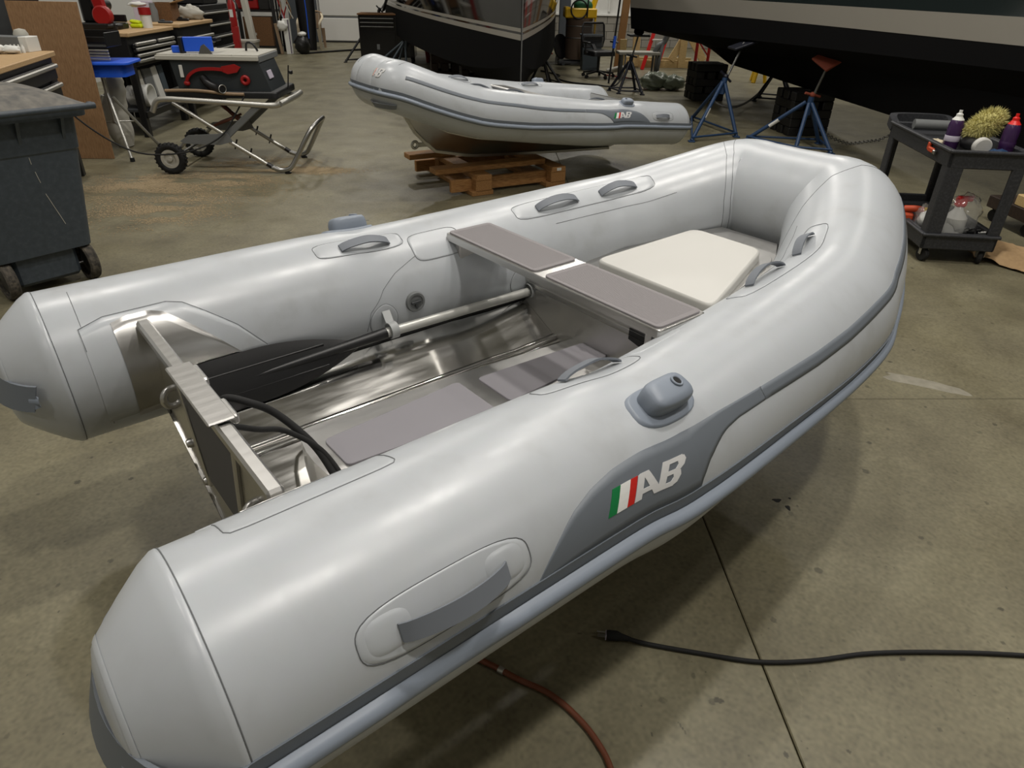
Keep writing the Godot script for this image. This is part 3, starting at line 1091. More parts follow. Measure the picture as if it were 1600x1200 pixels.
func near_fittings(root, C, tr):
	var s := st()
	# motor clamp plate with tabs, dark pads, lifting eyes and drain
	box(s, Vector3(0.481, 0.162, 0.035), Vector3(0.058, 0.008, 0.30), 0.003)
	box(s, Vector3(0.512, 0.152, -0.055), Vector3(0.014, 0.024, 0.085), 0.004)
	box(s, Vector3(0.512, 0.152, 0.135), Vector3(0.014, 0.024, 0.085), 0.004)
	obj("motor_plate", s, M.aluminium, tr)
	s = st()
	prism(s, [Vector2(-0.14, 0.11), Vector2(-0.14, 0.0), Vector2(-0.09, -0.17), Vector2(0.11, -0.17), Vector2(0.2, 0.02), Vector2(0.2, 0.11)], 0.006, Transform3D(Basis(Vector3(0, 0, 1), Vector3(0, 1, 0), Vector3(-1, 0, 0)), Vector3(0.4878, 0, 0)))
	obj("motor_pad", s, M.carbon_pad, tr)
	for z in [-0.27, 0.3]:
		s = st()
		ring(s, Vector3(0.478, 0.0, z), Vector3(0.25, 0, 1), 0.026, 0.009, 22, 8)
		obj("lifting_eye", s, M.aluminium, tr)
	for p in [Vector3(0.482, -0.135, -0.24), Vector3(0.482, -0.2, -0.14)]:
		s = st()
		lathe(s, [Vector2(0, 0.008), Vector2(0.01, 0.008), Vector2(0.013, 0.0), Vector2(0.013, -0.012)], 14, Transform3D(Basis(Vector3(0, 0, 1), Vector3(-1, 0, 0), Vector3(0, -1, 0)), p))
		obj("drain_fitting", s, M.aluminium, tr)
	s = st()
	box(s, Vector3(0.483, -0.07, 0.27), Vector3(0.012, 0.07, 0.06), 0.003)
	obj("label_plate", s, M.black, tr)
	for z in [0.22, -0.2]:
		s = st()
		beam(s, Vector3(0.484, 0.12, z), Vector3(0.484, -0.2, z * 0.57), 0.012, 0.02)
		obj("stiffener", s, M.aluminium, tr)
	# knees inside the transom
	s = st()
	prism(s, [Vector2(0.5, 0.04), Vector2(0.5, -0.24), Vector2(0.70, -0.2), Vector2(0.60, -0.1)], 0.008, Transform3D(Basis(), Vector3(0, 0, 0.31)))
	obj("knee", s, M.aluminium_bright, tr)
	# fabric reinforcement and polished end plates on the tubes beside the transom
	for side in [1, -1]:
		s = st()
		tube_strip(s, C, side, 0.335, 0.80, [Vector2(0.3, 212), Vector2(0.8, 206)], [Vector2(0.335, 133), Vector2(0.40, 128), Vector2(0.56, 127.5), Vector2(0.6, 131), Vector2(0.72, 158), Vector2(0.80, 183)], 0.0016, 30, 10)
		var rp := obj("reinforcement", s, M.fabric, root)
		s = st()
		var q := []
		for v in [Vector2(0.337, 150), Vector2(0.337, 133.5), Vector2(0.40, 128), Vector2(0.56, 127.5), Vector2(0.6, 131), Vector2(0.72, 158), Vector2(0.79, 180)]:
			q.append(Vector2(on_side(C, side, v.x), v.y))
		tube_line(s, C, dense(q), 0.0014, 0.0022)
		obj("edge_line", s, M.seam, rp)
		s = st()
		tube_strip(s, C, side, 0.412, 0.74, [Vector2(0.4, 214), Vector2(0.74, 206)], [Vector2(0.412, 134.5), Vector2(0.45, 131.5), Vector2(0.51, 131.5), Vector2(0.545, 135), Vector2(0.6, 149), Vector2(0.66, 165), Vector2(0.74, 188)], 0.004, 30, 10)
		obj("end_plate", s, M.aluminium, root)
		# lap patch along the top of the tube by the transom
		if side > 0:
			patch_part(C, "lap_patch", 0.515, 118.0, 0.155, 16.0, 12.0, 0.0012, root)
	# deck with pads
	s = st()
	var dp := []
	for i in 9:
		var a := PI * (i / 8.0 - 0.5)
		dp.append(Vector2(0.775 - 0.05 * cos(a), 0.165 * sin(a)))
	var poly := [Vector2(1.81, 0.112), Vector2(1.25, 0.158)]
	poly.append(Vector2(0.80, 0.166))
	for i in range(8, -1, -1):
		poly.append(dp[i])
	poly.append(Vector2(0.80, -0.166))
	poly.append(Vector2(1.25, -0.158))
	poly.append(Vector2(1.81, -0.112))
	prism(s, poly, 0.13, Transform3D(Basis(Vector3(1, 0, 0), Vector3(0, 0, 1), Vector3(0, -1, 0)), Vector3(0, -0.168, 0)))
	obj("deck_box", s, M.aluminium, root)
	for q in [[0.787, 1.272, 0.072, 0.108], [1.335, 1.795, 0.088, 0.06]]:
		s = st()
		rounded_slab(s, [Vector2(q[0], -q[2]), Vector2(q[1], -q[3]), Vector2(q[1], q[3]), Vector2(q[0], q[2])], 0.018, -0.168, 0.006)
		obj("deck_pad", s, M.foam_pad_floor, root)
	# pressed ribs along the bottom beside the deck
	for sgn in [-1.0, 1.0]:
		for v in [0.47, 0.53]:
			s = st()
			var kp := []
			for i in 14:
				kp.append(hull_skin(C, lerpf(0.53, 1.80, i / 13.0), v * sgn, 0.0))
			sweep(s, kp, [Vector2(-0.009, -0.004), Vector2(-0.007, 0.007), Vector2(0.007, 0.007), Vector2(0.009, -0.004)], Vector3.ZERO, true)
			obj("floor_rib", s, M.aluminium_bright, root)
		s = st()
		var jp := []
		for i in 24:
			jp.append(hull_skin(C, lerpf(0.52, 2.5, i / 23.0), 0.985 * sgn, -0.004))
		tube(s, jp, 0.006, 6)
		obj("hull_joint", s, M.rubber, root)
	# bulkhead of the bow locker and its lid
	s = st()
	var b0 := []
	for v in [-1.0, -0.75, -0.5, -0.25, 0.0, 0.25, 0.5, 0.75, 1.0]:
		var h := hull_skin(C, 1.79, v * 0.98, 0.0)
		b0.append(Vector2(h.z, h.y))
	b0.append(Vector2(0.40, -0.012))
	b0.append(Vector2(-0.40, -0.012))
	prism(s, b0, 0.008, Transform3D(Basis(Vector3(0, 0, 1), Vector3(0, 1, 0), Vector3(-1, 0, 0)), Vector3(1.795, 0, 0)))
	var bh := obj("bulkhead", s, M.aluminium, root)
	s = st()
	lathe(s, [Vector2(0, 0.006), Vector2(0.009, 0.006), Vector2(0.011, 0)], 12, Transform3D(Basis(Vector3(0, 0, 1), Vector3(-1, 0, 0), Vector3(0, -1, 0)), Vector3(1.786, 0.0, -0.02)))
	obj("bolt", s, M.steel_dull, bh)
	s = st()
	prism(s, [Vector2(0.15, -0.05), Vector2(0.235, -0.05), Vector2(0.235, -0.085), Vector2(0.22, -0.105), Vector2(0.15, -0.09)], 0.004, Transform3D(Basis(Vector3(0, 0, 1), Vector3(0, 1, 0), Vector3(-1, 0, 0)), Vector3(1.787, 0.03, 0)))
	obj("label_plate", s, M.black, bh)
	s = st()
	var lid := func(x: float) -> float: return -0.025 + maxf(x - 1.95, 0.0) * 0.16
	grid(s, 14, 10, func(u, v):
		var x: float = lerpf(1.78, 2.64, u)
		var hw := interp([Vector2(1.78, 0.395), Vector2(2.15, 0.34), Vector2(2.45, 0.245), Vector2(2.64, 0.13)], x)
		return Vector3(x, lid.call(x), hw * (2.0 * v - 1.0)))
	grid(s, 14, 10, func(u, v):
		var x: float = lerpf(1.78, 2.64, u)
		var hw := interp([Vector2(1.78, 0.395), Vector2(2.15, 0.34), Vector2(2.45, 0.245), Vector2(2.64, 0.13)], x)
		return Vector3(x, lid.call(x) - 0.02, hw * (2.0 * v - 1.0)), true, true)
	obj("locker_deck", s, M.aluminium, root)
	s = st()
	rounded_slab(s, [Vector2(1.985, -0.285), Vector2(2.56, -0.2), Vector2(2.56, 0.2), Vector2(1.985, 0.285)], 0.05, 0.0, 0.014, Transform3D(Basis(Vector3(0, 0, 1), -0.0).rotated(Vector3(0, 0, 1), atan(0.16)), Vector3(0.0, lid.call(1.985) - 1.985 * 0.16 - 0.006, 0)))
	var ll := obj("locker_lid", s, M.aluminium, root)
	for z in [-0.16, 0.14]:
		s = st()
		box(s, Vector3(1.99, -0.006, z), Vector3(0.03, 0.012, 0.09), 0.005)
		obj("hinge", s, M.steel_dull, ll)
	s = st()
	rounded_slab(s, [Vector2(2.075, -0.278), Vector2(2.53, -0.158), Vector2(2.53, 0.158), Vector2(2.075, 0.278)], 0.045, 0.0, 0.034, Transform3D(Basis(Vector3(0, 0, 1), atan(0.16)), Vector3(0.0, -0.004 - 2.035 * 0.16, 0)), 0.011)
	obj("bow_cushion", s, M.cushion, root)
	# bench: frame and two non-slip pads
	s = st()
	rounded_slab(s, [Vector2(1.497, -0.488), Vector2(1.69, -0.488), Vector2(1.69, 0.488), Vector2(1.497, 0.488)], 0.012, 0.162, 0.025, Transform3D(), 0.006)
	var bench := obj("bench", s, M.aluminium, root)
	for q in [[-0.482, -0.014], [0.026, 0.478]]:
		s = st()
		rounded_slab(s, [Vector2(1.503, q[0]), Vector2(1.684, q[0]), Vector2(1.684, q[1]), Vector2(1.503, q[1])], 0.02, 0.187, 0.005, Transform3D(), 0.0015)
		var pd := obj("bench_pad", s, M.foam_pad, bench)
		s = st()
		for i in 90:
			var z: float = lerpf(q[0] + 0.02, q[1] - 0.02, i / 89.0)
			box(s, Vector3(1.5935, 0.1922, z), Vector3(0.155, 0.0006, 0.0026), 0.0002)
		var rr := obj("grip_ribs", s, M.foam_pad, pd)
		rr.set_meta("kind", "stuff")
	for sgn in [-1.0, 1.0]:
		s = st()
		box(s, Vector3(1.593, 0.12, sgn * 0.44), Vector3(0.16, 0.085, 0.03), 0.005)
		obj("bench_foot", s, M.aluminium, bench)
	# valve and oar clips on the port tube, bench patches
	for side in [1, -1]:
		patch_part(C, "bench_patch", on_side(C, side, 1.47), 128.0, 0.10, 15.0, 5.0, 0.0012, root, side < 0)
		var S := on_side(C, side, 1.325)
		var c := tp(C, S, 176.5, R + 0.004)
		var nrm: Vector3 = (c - axis_at(C, S)[0]).normalized()
		var b := Basis(Quaternion(UPV, nrm))
		s = st()
		lathe(s, [Vector2(0, 0.002), Vector2(0.024, 0.002), Vector2(0.026, 0.006), Vector2(0.033, 0.006), Vector2(0.036, 0.0), Vector2(0.036, -0.008)], 24, Transform3D(b, c))
		var vo := obj("valve", s, M.grey, root)
		s = st()
		box(s, c + nrm * 0.006, Vector3(0.038, 0.008, 0.01), 0.002, b)
		box(s, c + nrm * 0.006 + b.z * 0.01, Vector3(0.01, 0.008, 0.02), 0.002, b)
		obj("valve_key", s, M.grey_dark, vo)
		for x in [1.19, 1.79]:
			s = st()
			tube_pad(s, C, on_side(C, side, x), 188.0, 0.062, 16.0, 0.0014, 2.0)
			var disc := obj("clip_patch", s, M.fabric, root)
			s = st()
			tube_line(s, C, pad_outline(on_side(C, side, x), 188.0, 0.062, 16.0, 2.0, 32), 0.0012, 0.0011, true)
			obj("edge_line", s, M.seam, disc)
			s = st()
			var oc := oar_at(x) * Vector3(1, 1, 1 if side < 0 else -1)
			var ap := []
			for i in 17:
				var a: float = deg_to_rad(-40.0 + 290.0 * i / 16.0)
				ap.append(oc + Vector3(0, sin(a) * 0.027 + 0.004, side * cos(a) * 0.027))
			sweep(s, ap, [Vector2(-0.014, -0.0015), Vector2(-0.014, 0.0015), Vector2(0.014, 0.0015), Vector2(0.014, -0.0015)], Vector3(1, 0, 0) if false else Vector3.ZERO)
			var tail := tp(C, on_side(C, side, x), 178.0, R + 0.003)
			beam(s, oc + Vector3(0, 0.024, side * 0.01), tail, 0.028, 0.004, 0.001, Vector3(0, 1, 0.3 * side))
			obj("oar_clip", s, M.oar_clip, disc)
	# fuel hoses
	s = st()
	tube(s, smooth_path([Vector3(0.52, 0.02, -0.09), Vector3(0.545, 0.085, -0.035), Vector3(0.59, 0.075, 0.0), Vector3(0.645, 0.03, 0.02), Vector3(0.70, -0.05, 0.085), Vector3(0.722, -0.13, 0.15), Vector3(0.735, -0.19, 0.2)], 8), 0.0095, 10)
	obj("hose", s, M.rubber, root)
	s = st()
	tube(s, smooth_path([Vector3(0.505, 0.12, 0.14), Vector3(0.57, 0.06, 0.10), Vector3(0.64, 0.01, 0.07), Vector3(0.71, -0.06, 0.10), Vector3(0.74, -0.14, 0.16), Vector3(0.75, -0.19, 0.2)], 8), 0.007, 10)
	obj("hose", s, M.rubber, root)

func oar_at(x: float) -> Vector3:
	return Vector3(x, lerpf(-0.058, -0.066, (x - 1.15) / 0.7), lerpf(-0.365, -0.358, (x - 1.15) / 0.7))

# slab with rounded corners: outline in (x, z), thickness upwards from y, top edge rounded by bev
func rounded_slab(s, corners, rad: float, y: float, h: float, xf := Transform3D(), bev := 0.002):
	var pts := []
	var n: int = corners.size()
	var cen := Vector2.ZERO
	for c in corners:
		cen += c / n
	for i in n:
		var p: Vector2 = corners[i]
		var a: Vector2 = (corners[(i - 1 + n) % n] - p).normalized()
		var b: Vector2 = (corners[(i + 1) % n] - p).normalized()
		for k in 6:
			var t := k / 5.0
			var p0 := p + a * rad
			var p1 := p + b * rad
			pts.append(p0.lerp(p, t).lerp(p.lerp(p1, t), t))
	var m := pts.size()
	var lv := [[0.0, 0.0], [0.0, h - bev], [bev * 0.3, h - bev * 0.3], [bev, h]]
	var rows := []
	for l in lv:
		var r := []
		for i in m:
			var p: Vector2 = pts[i]
			var q: Vector2 = p + (cen - p).normalized() * l[0]
			r.append(xf * Vector3(q.x, y + l[1], q.y))
		rows.append(r)
	smooth(s)
	for j in rows.size() - 1:
		for i in m:
			var i2 := (i + 1) % m
			quad(s, rows[j][i], rows[j][i2], rows[j + 1][i2], rows[j + 1][i])
	var ct: Vector3 = xf * Vector3(cen.x, y + h, cen.y)
	flat(s)
	for i in m:
		tri(s, rows[3][i], rows[3][(i + 1) % m], ct)
	flat(s)
	var cb: Vector3 = xf * Vector3(cen.x, y, cen.y)
	for i in m:
		tri(s, rows[0][(i + 1) % m], rows[0][i], cb)

const BOAT_AT := Vector3(-1.04, 0.62, -1.037)
const BOAT_TURN := 0.6493

func boats():
	var C := make_curve(1.0)
	var b := thing("inflatable_boat", "large light grey inflatable boat with aluminium floor, bench and bow cushion in the foreground", "inflatable boat", BOAT_AT, BOAT_TURN)
	inflatable(b, C, true)
	# the oar lies in two clips along the port tube
	var o := thing("oar", "grey and black oar clipped along the inner side of the foreground boat's far tube", "oar", BOAT_AT, BOAT_TURN)
	var s := st()
	rod(s, oar_at(1.155), oar_at(1.93), 0.0165, 16)
	obj("shaft", s, M.oar_grey, o)
	s = st()
	rod(s, oar_at(1.925), oar_at(2.03), 0.018, 16)
	obj("grip", s, M.black, o)
	s = st()
	var sp := []
	var sr := []
	for i in 12:
		sp.append(oar_at(1.165).lerp(Vector3(0.60, -0.075, -0.372), i / 11.0))
		sr.append(lerpf(0.019, 0.007, i / 11.0))
	tube(s, sp, sr, 12)
	obj("neck", s, M.black, o)
	s = st()
	# blade: thin, widening to its squared end, leaning against the tube
	grid(s, 20, 10, func(u, v):
		var x: float = lerpf(1.08, 0.56, u)
		var w := 0.078 * pow(sin(minf(u * 1.5, 1.0) * PI * 0.5), 0.8)
		if u > 0.93:
			w *= sqrt(maxf(1.0 - pow((u - 0.93) / 0.07, 2.0) * 0.5, 0.0))
		var a: float = 2.0 * v - 1.0
		var base := Vector3(x, -0.072 + w * a * 0.976, -0.372 + w * a * -0.36 + 0.012 * (1 - a * a))
		return base, true)
	grid(s, 20, 10, func(u, v):
		var x: float = lerpf(1.08, 0.56, u)
		var w := 0.078 * pow(sin(minf(u * 1.5, 1.0) * PI * 0.5), 0.8)
		if u > 0.93:
			w *= sqrt(maxf(1.0 - pow((u - 0.93) / 0.07, 2.0) * 0.5, 0.0))
		var a: float = 2.0 * v - 1.0
		return Vector3(x, -0.076 + w * a * 0.976, -0.378 + w * a * -0.36 + 0.012 * (1 - a * a)), true, true)
	for a in [-0.45, 0.45]:
		var rp := []
		for i in 8:
			var x := lerpf(0.95, 0.58, i / 7.0)
			rp.append(Vector3(x, -0.070 + 0.07 * a, -0.366 - 0.026 * a))
		tube(s, rp, 0.004, 6)
	obj("blade", s, M.black, o)
	# timber cradle that carries the hull
	var cr := thing("timber_cradle", "timber cradle under the hull of the foreground inflatable boat", "cradle", BOAT_AT - Vector3(0, 0.62, 0), BOAT_TURN)
	for x in [1.0, 1.75]:
		s = st()
		box(s, Vector3(x, 0.045, 0), Vector3(0.09, 0.09, 0.5), 0.004)
		obj("bearer", s, M.lumber_across, cr)
		s = st()
		box(s, Vector3(x, 0.225, 0), Vector3(0.09, 0.09, 0.3), 0.004)
		obj("rest", s, M.lumber_across, cr)
	for z in [-0.14, 0.0, 0.14]:
		s = st()
		box(s, Vector3(1.38, 0.135, z), Vector3(1.0, 0.09, 0.09), 0.004)
		obj("runner", s, M.lumber, cr)
	# second boat behind, on its timber stack
	var C2 := make_curve(1.243)
	var b2 := thing("inflatable_boat", "light grey inflatable boat resting on a timber stack in the middle distance", "inflatable boat", Vector3(1.703, 0.40, -7.404))
	b2.basis = Basis(UPV, BOAT_TURN) * Basis(UPV, 3.123) * Basis(Vector3(0, 0, 1), 0.106) * Basis(Vector3(1, 0, 0), -0.031)
	b2.scale = Vector3.ONE * 0.86
	inflatable(b2, C2, false)

# ------------------------------------------------------------------ large hulls on stands
# surface between two stations curves, both sides; lo and hi give (half breadth, height) at z, c the centre line x
func loft(s, zs, c: Callable, lo: Callable, hi: Callable, out := 0.0):
	for sd in [-1.0, 1.0]:
		smooth(s)
		for i in zs.size() - 1:
			var q := []
			for z in [zs[i], zs[i + 1]]:
				var a: Vector2 = lo.call(z)
				var b: Vector2 = hi.call(z)
				q.append(Vector3(c.call(z) + sd * (a.x + out), a.y, z))
				q.append(Vector3(c.call(z) + sd * (b.x + out), b.y, z))
			if sd > 0:
				quad(s, q[0], q[1], q[3], q[2])
			else:
				quad(s, q[0], q[2], q[3], q[1])

func hull_a():
	var t := thing("motor_yacht", "black hulled boat with two silver waterline stripes, bow facing the camera", "boat")
	var zs := []
	for i in 40:
		zs.append(-7.85 - 10.4 * pow(i / 39.0, 1.5))
	var c := func(z: float) -> float: return 0.37 + (z + 7.85) * 0.072
	var d := func(z: float) -> float: return -7.85 - z
	var hb := func(z: float, k: float, cap: float) -> float: return cap * (1.0 - exp(-k * d.call(z) / cap)) + 0.006
	var keel := func(z: float) -> Vector2: return Vector2(0.004, 0.30 + 0.1 * exp(-d.call(z) * 3.0))
	var chine := func(z: float) -> Vector2: return Vector2(hb.call(z, 0.268, 3.8), 0.53 + 0.28 * exp(-d.call(z) / 1.3))
	var side := func(y: float) -> Callable:
		return func(z: float) -> Vector2: return Vector2(hb.call(z, lerpf(0.268, 0.268, (y - 0.55) / 0.48), 3.75), y)
	var s := st()
	loft(s, zs, c, keel, chine)
	loft(s, zs, c, chine, side.call(1.03))
	obj("hull_bottom", s, M.antifoul, t)
	s = st()
	loft(s, zs, c, side.call(1.03), side.call(1.085), 0.002)
	obj("waterline_stripe", s, M.boot_silver, t)
	s = st()
	loft(s, zs, c, side.call(1.085), side.call(1.107), 0.0)
	obj("stripe_gap", s, M.navy_gloss, t)
	s = st()
	loft(s, zs, c, side.call(1.107), side.call(1.142), 0.002)
	obj("waterline_stripe", s, M.boot_silver, t)
	s = st()
	var sheer := func(z: float) -> Vector2: return Vector2(hb.call(z, 0.42, 3.6), 2.7)
	loft(s, zs, c, side.call(1.142), sheer)
	obj("topside", s, M.navy_gloss, t)
	s = st()
	for i in zs.size() - 1:
		var a: Vector2 = sheer.call(zs[i])
		var b: Vector2 = sheer.call(zs[i + 1])
		quad(s, Vector3(c.call(zs[i]) - a.x, a.y, zs[i]), Vector3(c.call(zs[i]) + a.x, a.y, zs[i]), Vector3(c.call(zs[i + 1]) + b.x, b.y, zs[i + 1]), Vector3(c.call(zs[i + 1]) - b.x, b.y, zs[i + 1]))
	obj("deck", s, M.white, t)
	s = st()
	var zt: float = zs[-1]
	var sec := []
	for f in [keel, chine, side.call(1.03), side.call(1.142), sheer]:
		sec.append(f.call(zt))
	for i in 4:
		flat(s)
		quad(s, Vector3(c.call(zt) - sec[i].x, sec[i].y, zt), Vector3(c.call(zt) + sec[i].x, sec[i].y, zt), Vector3(c.call(zt) + sec[i + 1].x, sec[i + 1].y, zt), Vector3(c.call(zt) - sec[i + 1].x, sec[i + 1].y, zt))
	obj("transom", s, M.navy_gloss, t)
	# bare metal strip on the stem
	s = st()
	var sp := [Vector3(0.37, 0.42, -7.845), Vector3(0.372, 0.8, -7.84), Vector3(0.375, 1.2, -7.835), Vector3(0.38, 2.6, -7.82)]
	sweep(s, sp, [Vector2(-0.006, 0), Vector2(-0.006, 0.006), Vector2(0.006, 0.006), Vector2(0.006, 0)], Vector3(0, 0, 1))
	obj("stem_strip", s, M.steel_dull, t)

func hull_b():
	var t := thing("sailing_yacht", "large dark green yacht with grey stripe and black bottom on blue stands at right", "boat")
	var zs := []
	for i in 41:
		zs.append(-12.0 + 8.4 * i / 40.0)
	var c := func(z: float) -> float: return 3.64 + (z + 12.0) * 0.076
	var hw := func(z: float) -> float: return maxf(interp([Vector2(-12, 1.39), Vector2(-11, 1.14), Vector2(-10, 0.91), Vector2(-8.6, 0.68), Vector2(-7.4, 0.52), Vector2(-5.3, 0.28), Vector2(-3.6, 0.01)], z), 0.006)
	var keel := func(z: float) -> Vector2: return Vector2(0.012, interp([Vector2(-12, 0.66), Vector2(-11.2, 0.53), Vector2(-8.6, 0.5), Vector2(-4.6, 0.46), Vector2(-3.6, 0.7)], z))
	var garb := func(z: float) -> Vector2: return Vector2(minf(hw.call(z) * 0.3, 0.2), interp([Vector2(-12, 0.74), Vector2(-10.5, 0.76), Vector2(-8, 0.84), Vector2(-3.6, 0.9)], z))
	var chine := func(z: float) -> Vector2: return Vector2(hw.call(z) * 0.97, interp([Vector2(-12, 0.94), Vector2(-8, 1.02), Vector2(-3.6, 1.1)], z))
	var yy := func(y: float) -> Callable:
		return func(z: float) -> Vector2: return Vector2(hw.call(z) * (1.0 + (y - 1.23) * 0.04) + maxf(y - 1.43, 0.0) * 0.12, y)
	var s := st()
	loft(s, zs, c, keel, garb)
	loft(s, zs, c, garb, chine)
	loft(s, zs, c, chine, yy.call(1.23))
	obj("hull_bottom", s, M.antifoul, t)
	s = st()
	loft(s, zs, c, yy.call(1.23), yy.call(1.41), 0.002)
	obj("boot_stripe", s, M.boot_stripe, t)
	s = st()
	loft(s, zs, c, yy.call(1.41), yy.call(2.6))
	obj("topside", s, M.hull_green, t)
	s = st()
	for i in zs.size() - 1:
		var a: Vector2 = yy.call(2.6).call(zs[i])
		var b: Vector2 = yy.call(2.6).call(zs[i + 1])
		quad(s, Vector3(c.call(zs[i]) - a.x, 2.6, zs[i]), Vector3(c.call(zs[i]) + a.x, 2.6, zs[i]), Vector3(c.call(zs[i + 1]) + b.x, 2.6, zs[i + 1]), Vector3(c.call(zs[i + 1]) - b.x, 2.6, zs[i + 1]))
	obj("deck", s, M.white, t)
	for part in [["stern_bottom", [keel, garb, chine, yy.call(1.23)], M.antifoul], ["stern_stripe", [yy.call(1.23), yy.call(1.41)], M.boot_stripe], ["stern", [yy.call(1.41), yy.call(2.6)], M.hull_green]]:
		s = st()
		flat(s)
		for i in part[1].size() - 1:
			var a: Vector2 = part[1][i].call(-12.0)
			var b: Vector2 = part[1][i + 1].call(-12.0)
			quad(s, Vector3(3.64 - a.x, a.y, -12.0), Vector3(3.64 + a.x, a.y, -12.0), Vector3(3.64 + b.x, b.y, -12.0), Vector3(3.64 - b.x, b.y, -12.0))
		obj(part[0], s, part[2], t)
	# transom fittings low down at the stern corner
	s = st()
	box(s, Vector3(2.42, 0.9, -11.98), Vector3(0.14, 0.08, 0.14), 0.02)
	obj("stern_fitting", s, M.antifoul, t)

func jack_stand(label: String, feet, apex: Vector3, pad: Vector3, padn: Vector3, frame: Material, padm: Material, taped := false):
	var t := thing("jack_stand", label, "boat stand", Vector3(apex.x, 0, apex.z), 0.0)
	var o := Vector3(apex.x, 0, apex.z)
	var ap := apex - o
	for i in feet.size():
		var f: Vector3 = feet[i] - o
		var s := st()
		var top := ap + (f - ap).normalized() * 0.05
		rod(s, Vector3(f.x, 0.012, f.z), top, 0.022, 10)
		box(s, Vector3(f.x, 0.008, f.z), Vector3(0.07, 0.016, 0.07), 0.003)
		var lg := obj("leg", s, frame, t)
		if taped and i == 0:
			s = st()
			rod(s, f.lerp(top, 0.40), f.lerp(top, 0.56), 0.0245, 10)
			obj("tape_band", s, M.white, lg)
		s = st()
		var g: Vector3 = feet[(i + 1) % feet.size()] - o
		rod(s, Vector3(f.x, 0.05, f.z), Vector3(g.x, 0.05, g.z), 0.012, 8)
		obj("base_bar", s, frame, t)
	var s := st()
	rod(s, ap - Vector3(0, 0.16, 0), ap + (pad - o - ap).normalized() * 0.03, 0.032, 12)
	obj("collar", s, frame, t)
	s = st()
	rod(s, ap - Vector3(0, 0.05, 0), pad - o, 0.014, 10)
	obj("screw", s, M.steel_dull, t)
	s = st()
	var dirn := (pad - apex).normalized()
	var sidev := dirn.cross(Vector3(0, 0, 1)).normalized()
	var hp := ap + dirn * 0.05
	rod(s, hp - sidev * 0.09, hp + sidev * 0.09, 0.014, 8)
	ball(s, hp, Vector3(0.035, 0.03, 0.035), 10, 6)
	obj("screw_handle", s, padm, t)
	s = st()
	var n := padn.normalized()
	var bx := n.cross(Vector3(0, 0, 1)).normalized()
	box(s, pad - o - n * 0.014, Vector3(0.32, 0.026, 0.3), 0.006, Basis(bx, n, bx.cross(n)))
	obj("pad", s, padm, t)

func cribbing(called: String, label: String, at: Vector3, turn: float, w: float, h: float, m: Material, layers: int):
	var t := thing(called, label, "timber stack", at, turn)
	var lh := h / layers
	for l in layers:
		for k in 3:
			var s := st()
			var off := (k - 1) * (w - 0.13) * 0.5
			if l % 2 == 0:
				box(s, Vector3(0, lh * (l + 0.5), off), Vector3(w, lh - 0.002, 0.128), 0.008)
			else:
				box(s, Vector3(off, lh * (l + 0.5), 0), Vector3(0.128, lh - 0.002, w), 0.008)
			obj("timber", s, m, t)

func chain(label: String, P, sag: float):
	var t := thing("chain", label, "chain", P[0])
	var L: float = P[0].distance_to(P[1])
	var n := int(L / 0.036)
	var s := st()
	for i in n:
		var f := (i + 0.5) / n
		var c: Vector3 = P[0].lerp(P[1], f) - P[0]
		c.y = maxf(c.y - sag * 4.0 * f * (1.0 - f), 0.014 - P[0].y)
		var d: Vector3 = (P[1] - P[0]).normalized()
		var ax := d.cross(UPV).normalized()
		if i % 2 == 1:
			ax = ax.cross(d).normalized()
		ring(s, c, ax, 0.0165, 0.0048, 8, 5)
	var o := obj("links", s, M.steel_dull, t)
	o.set_meta("kind", "stuff")

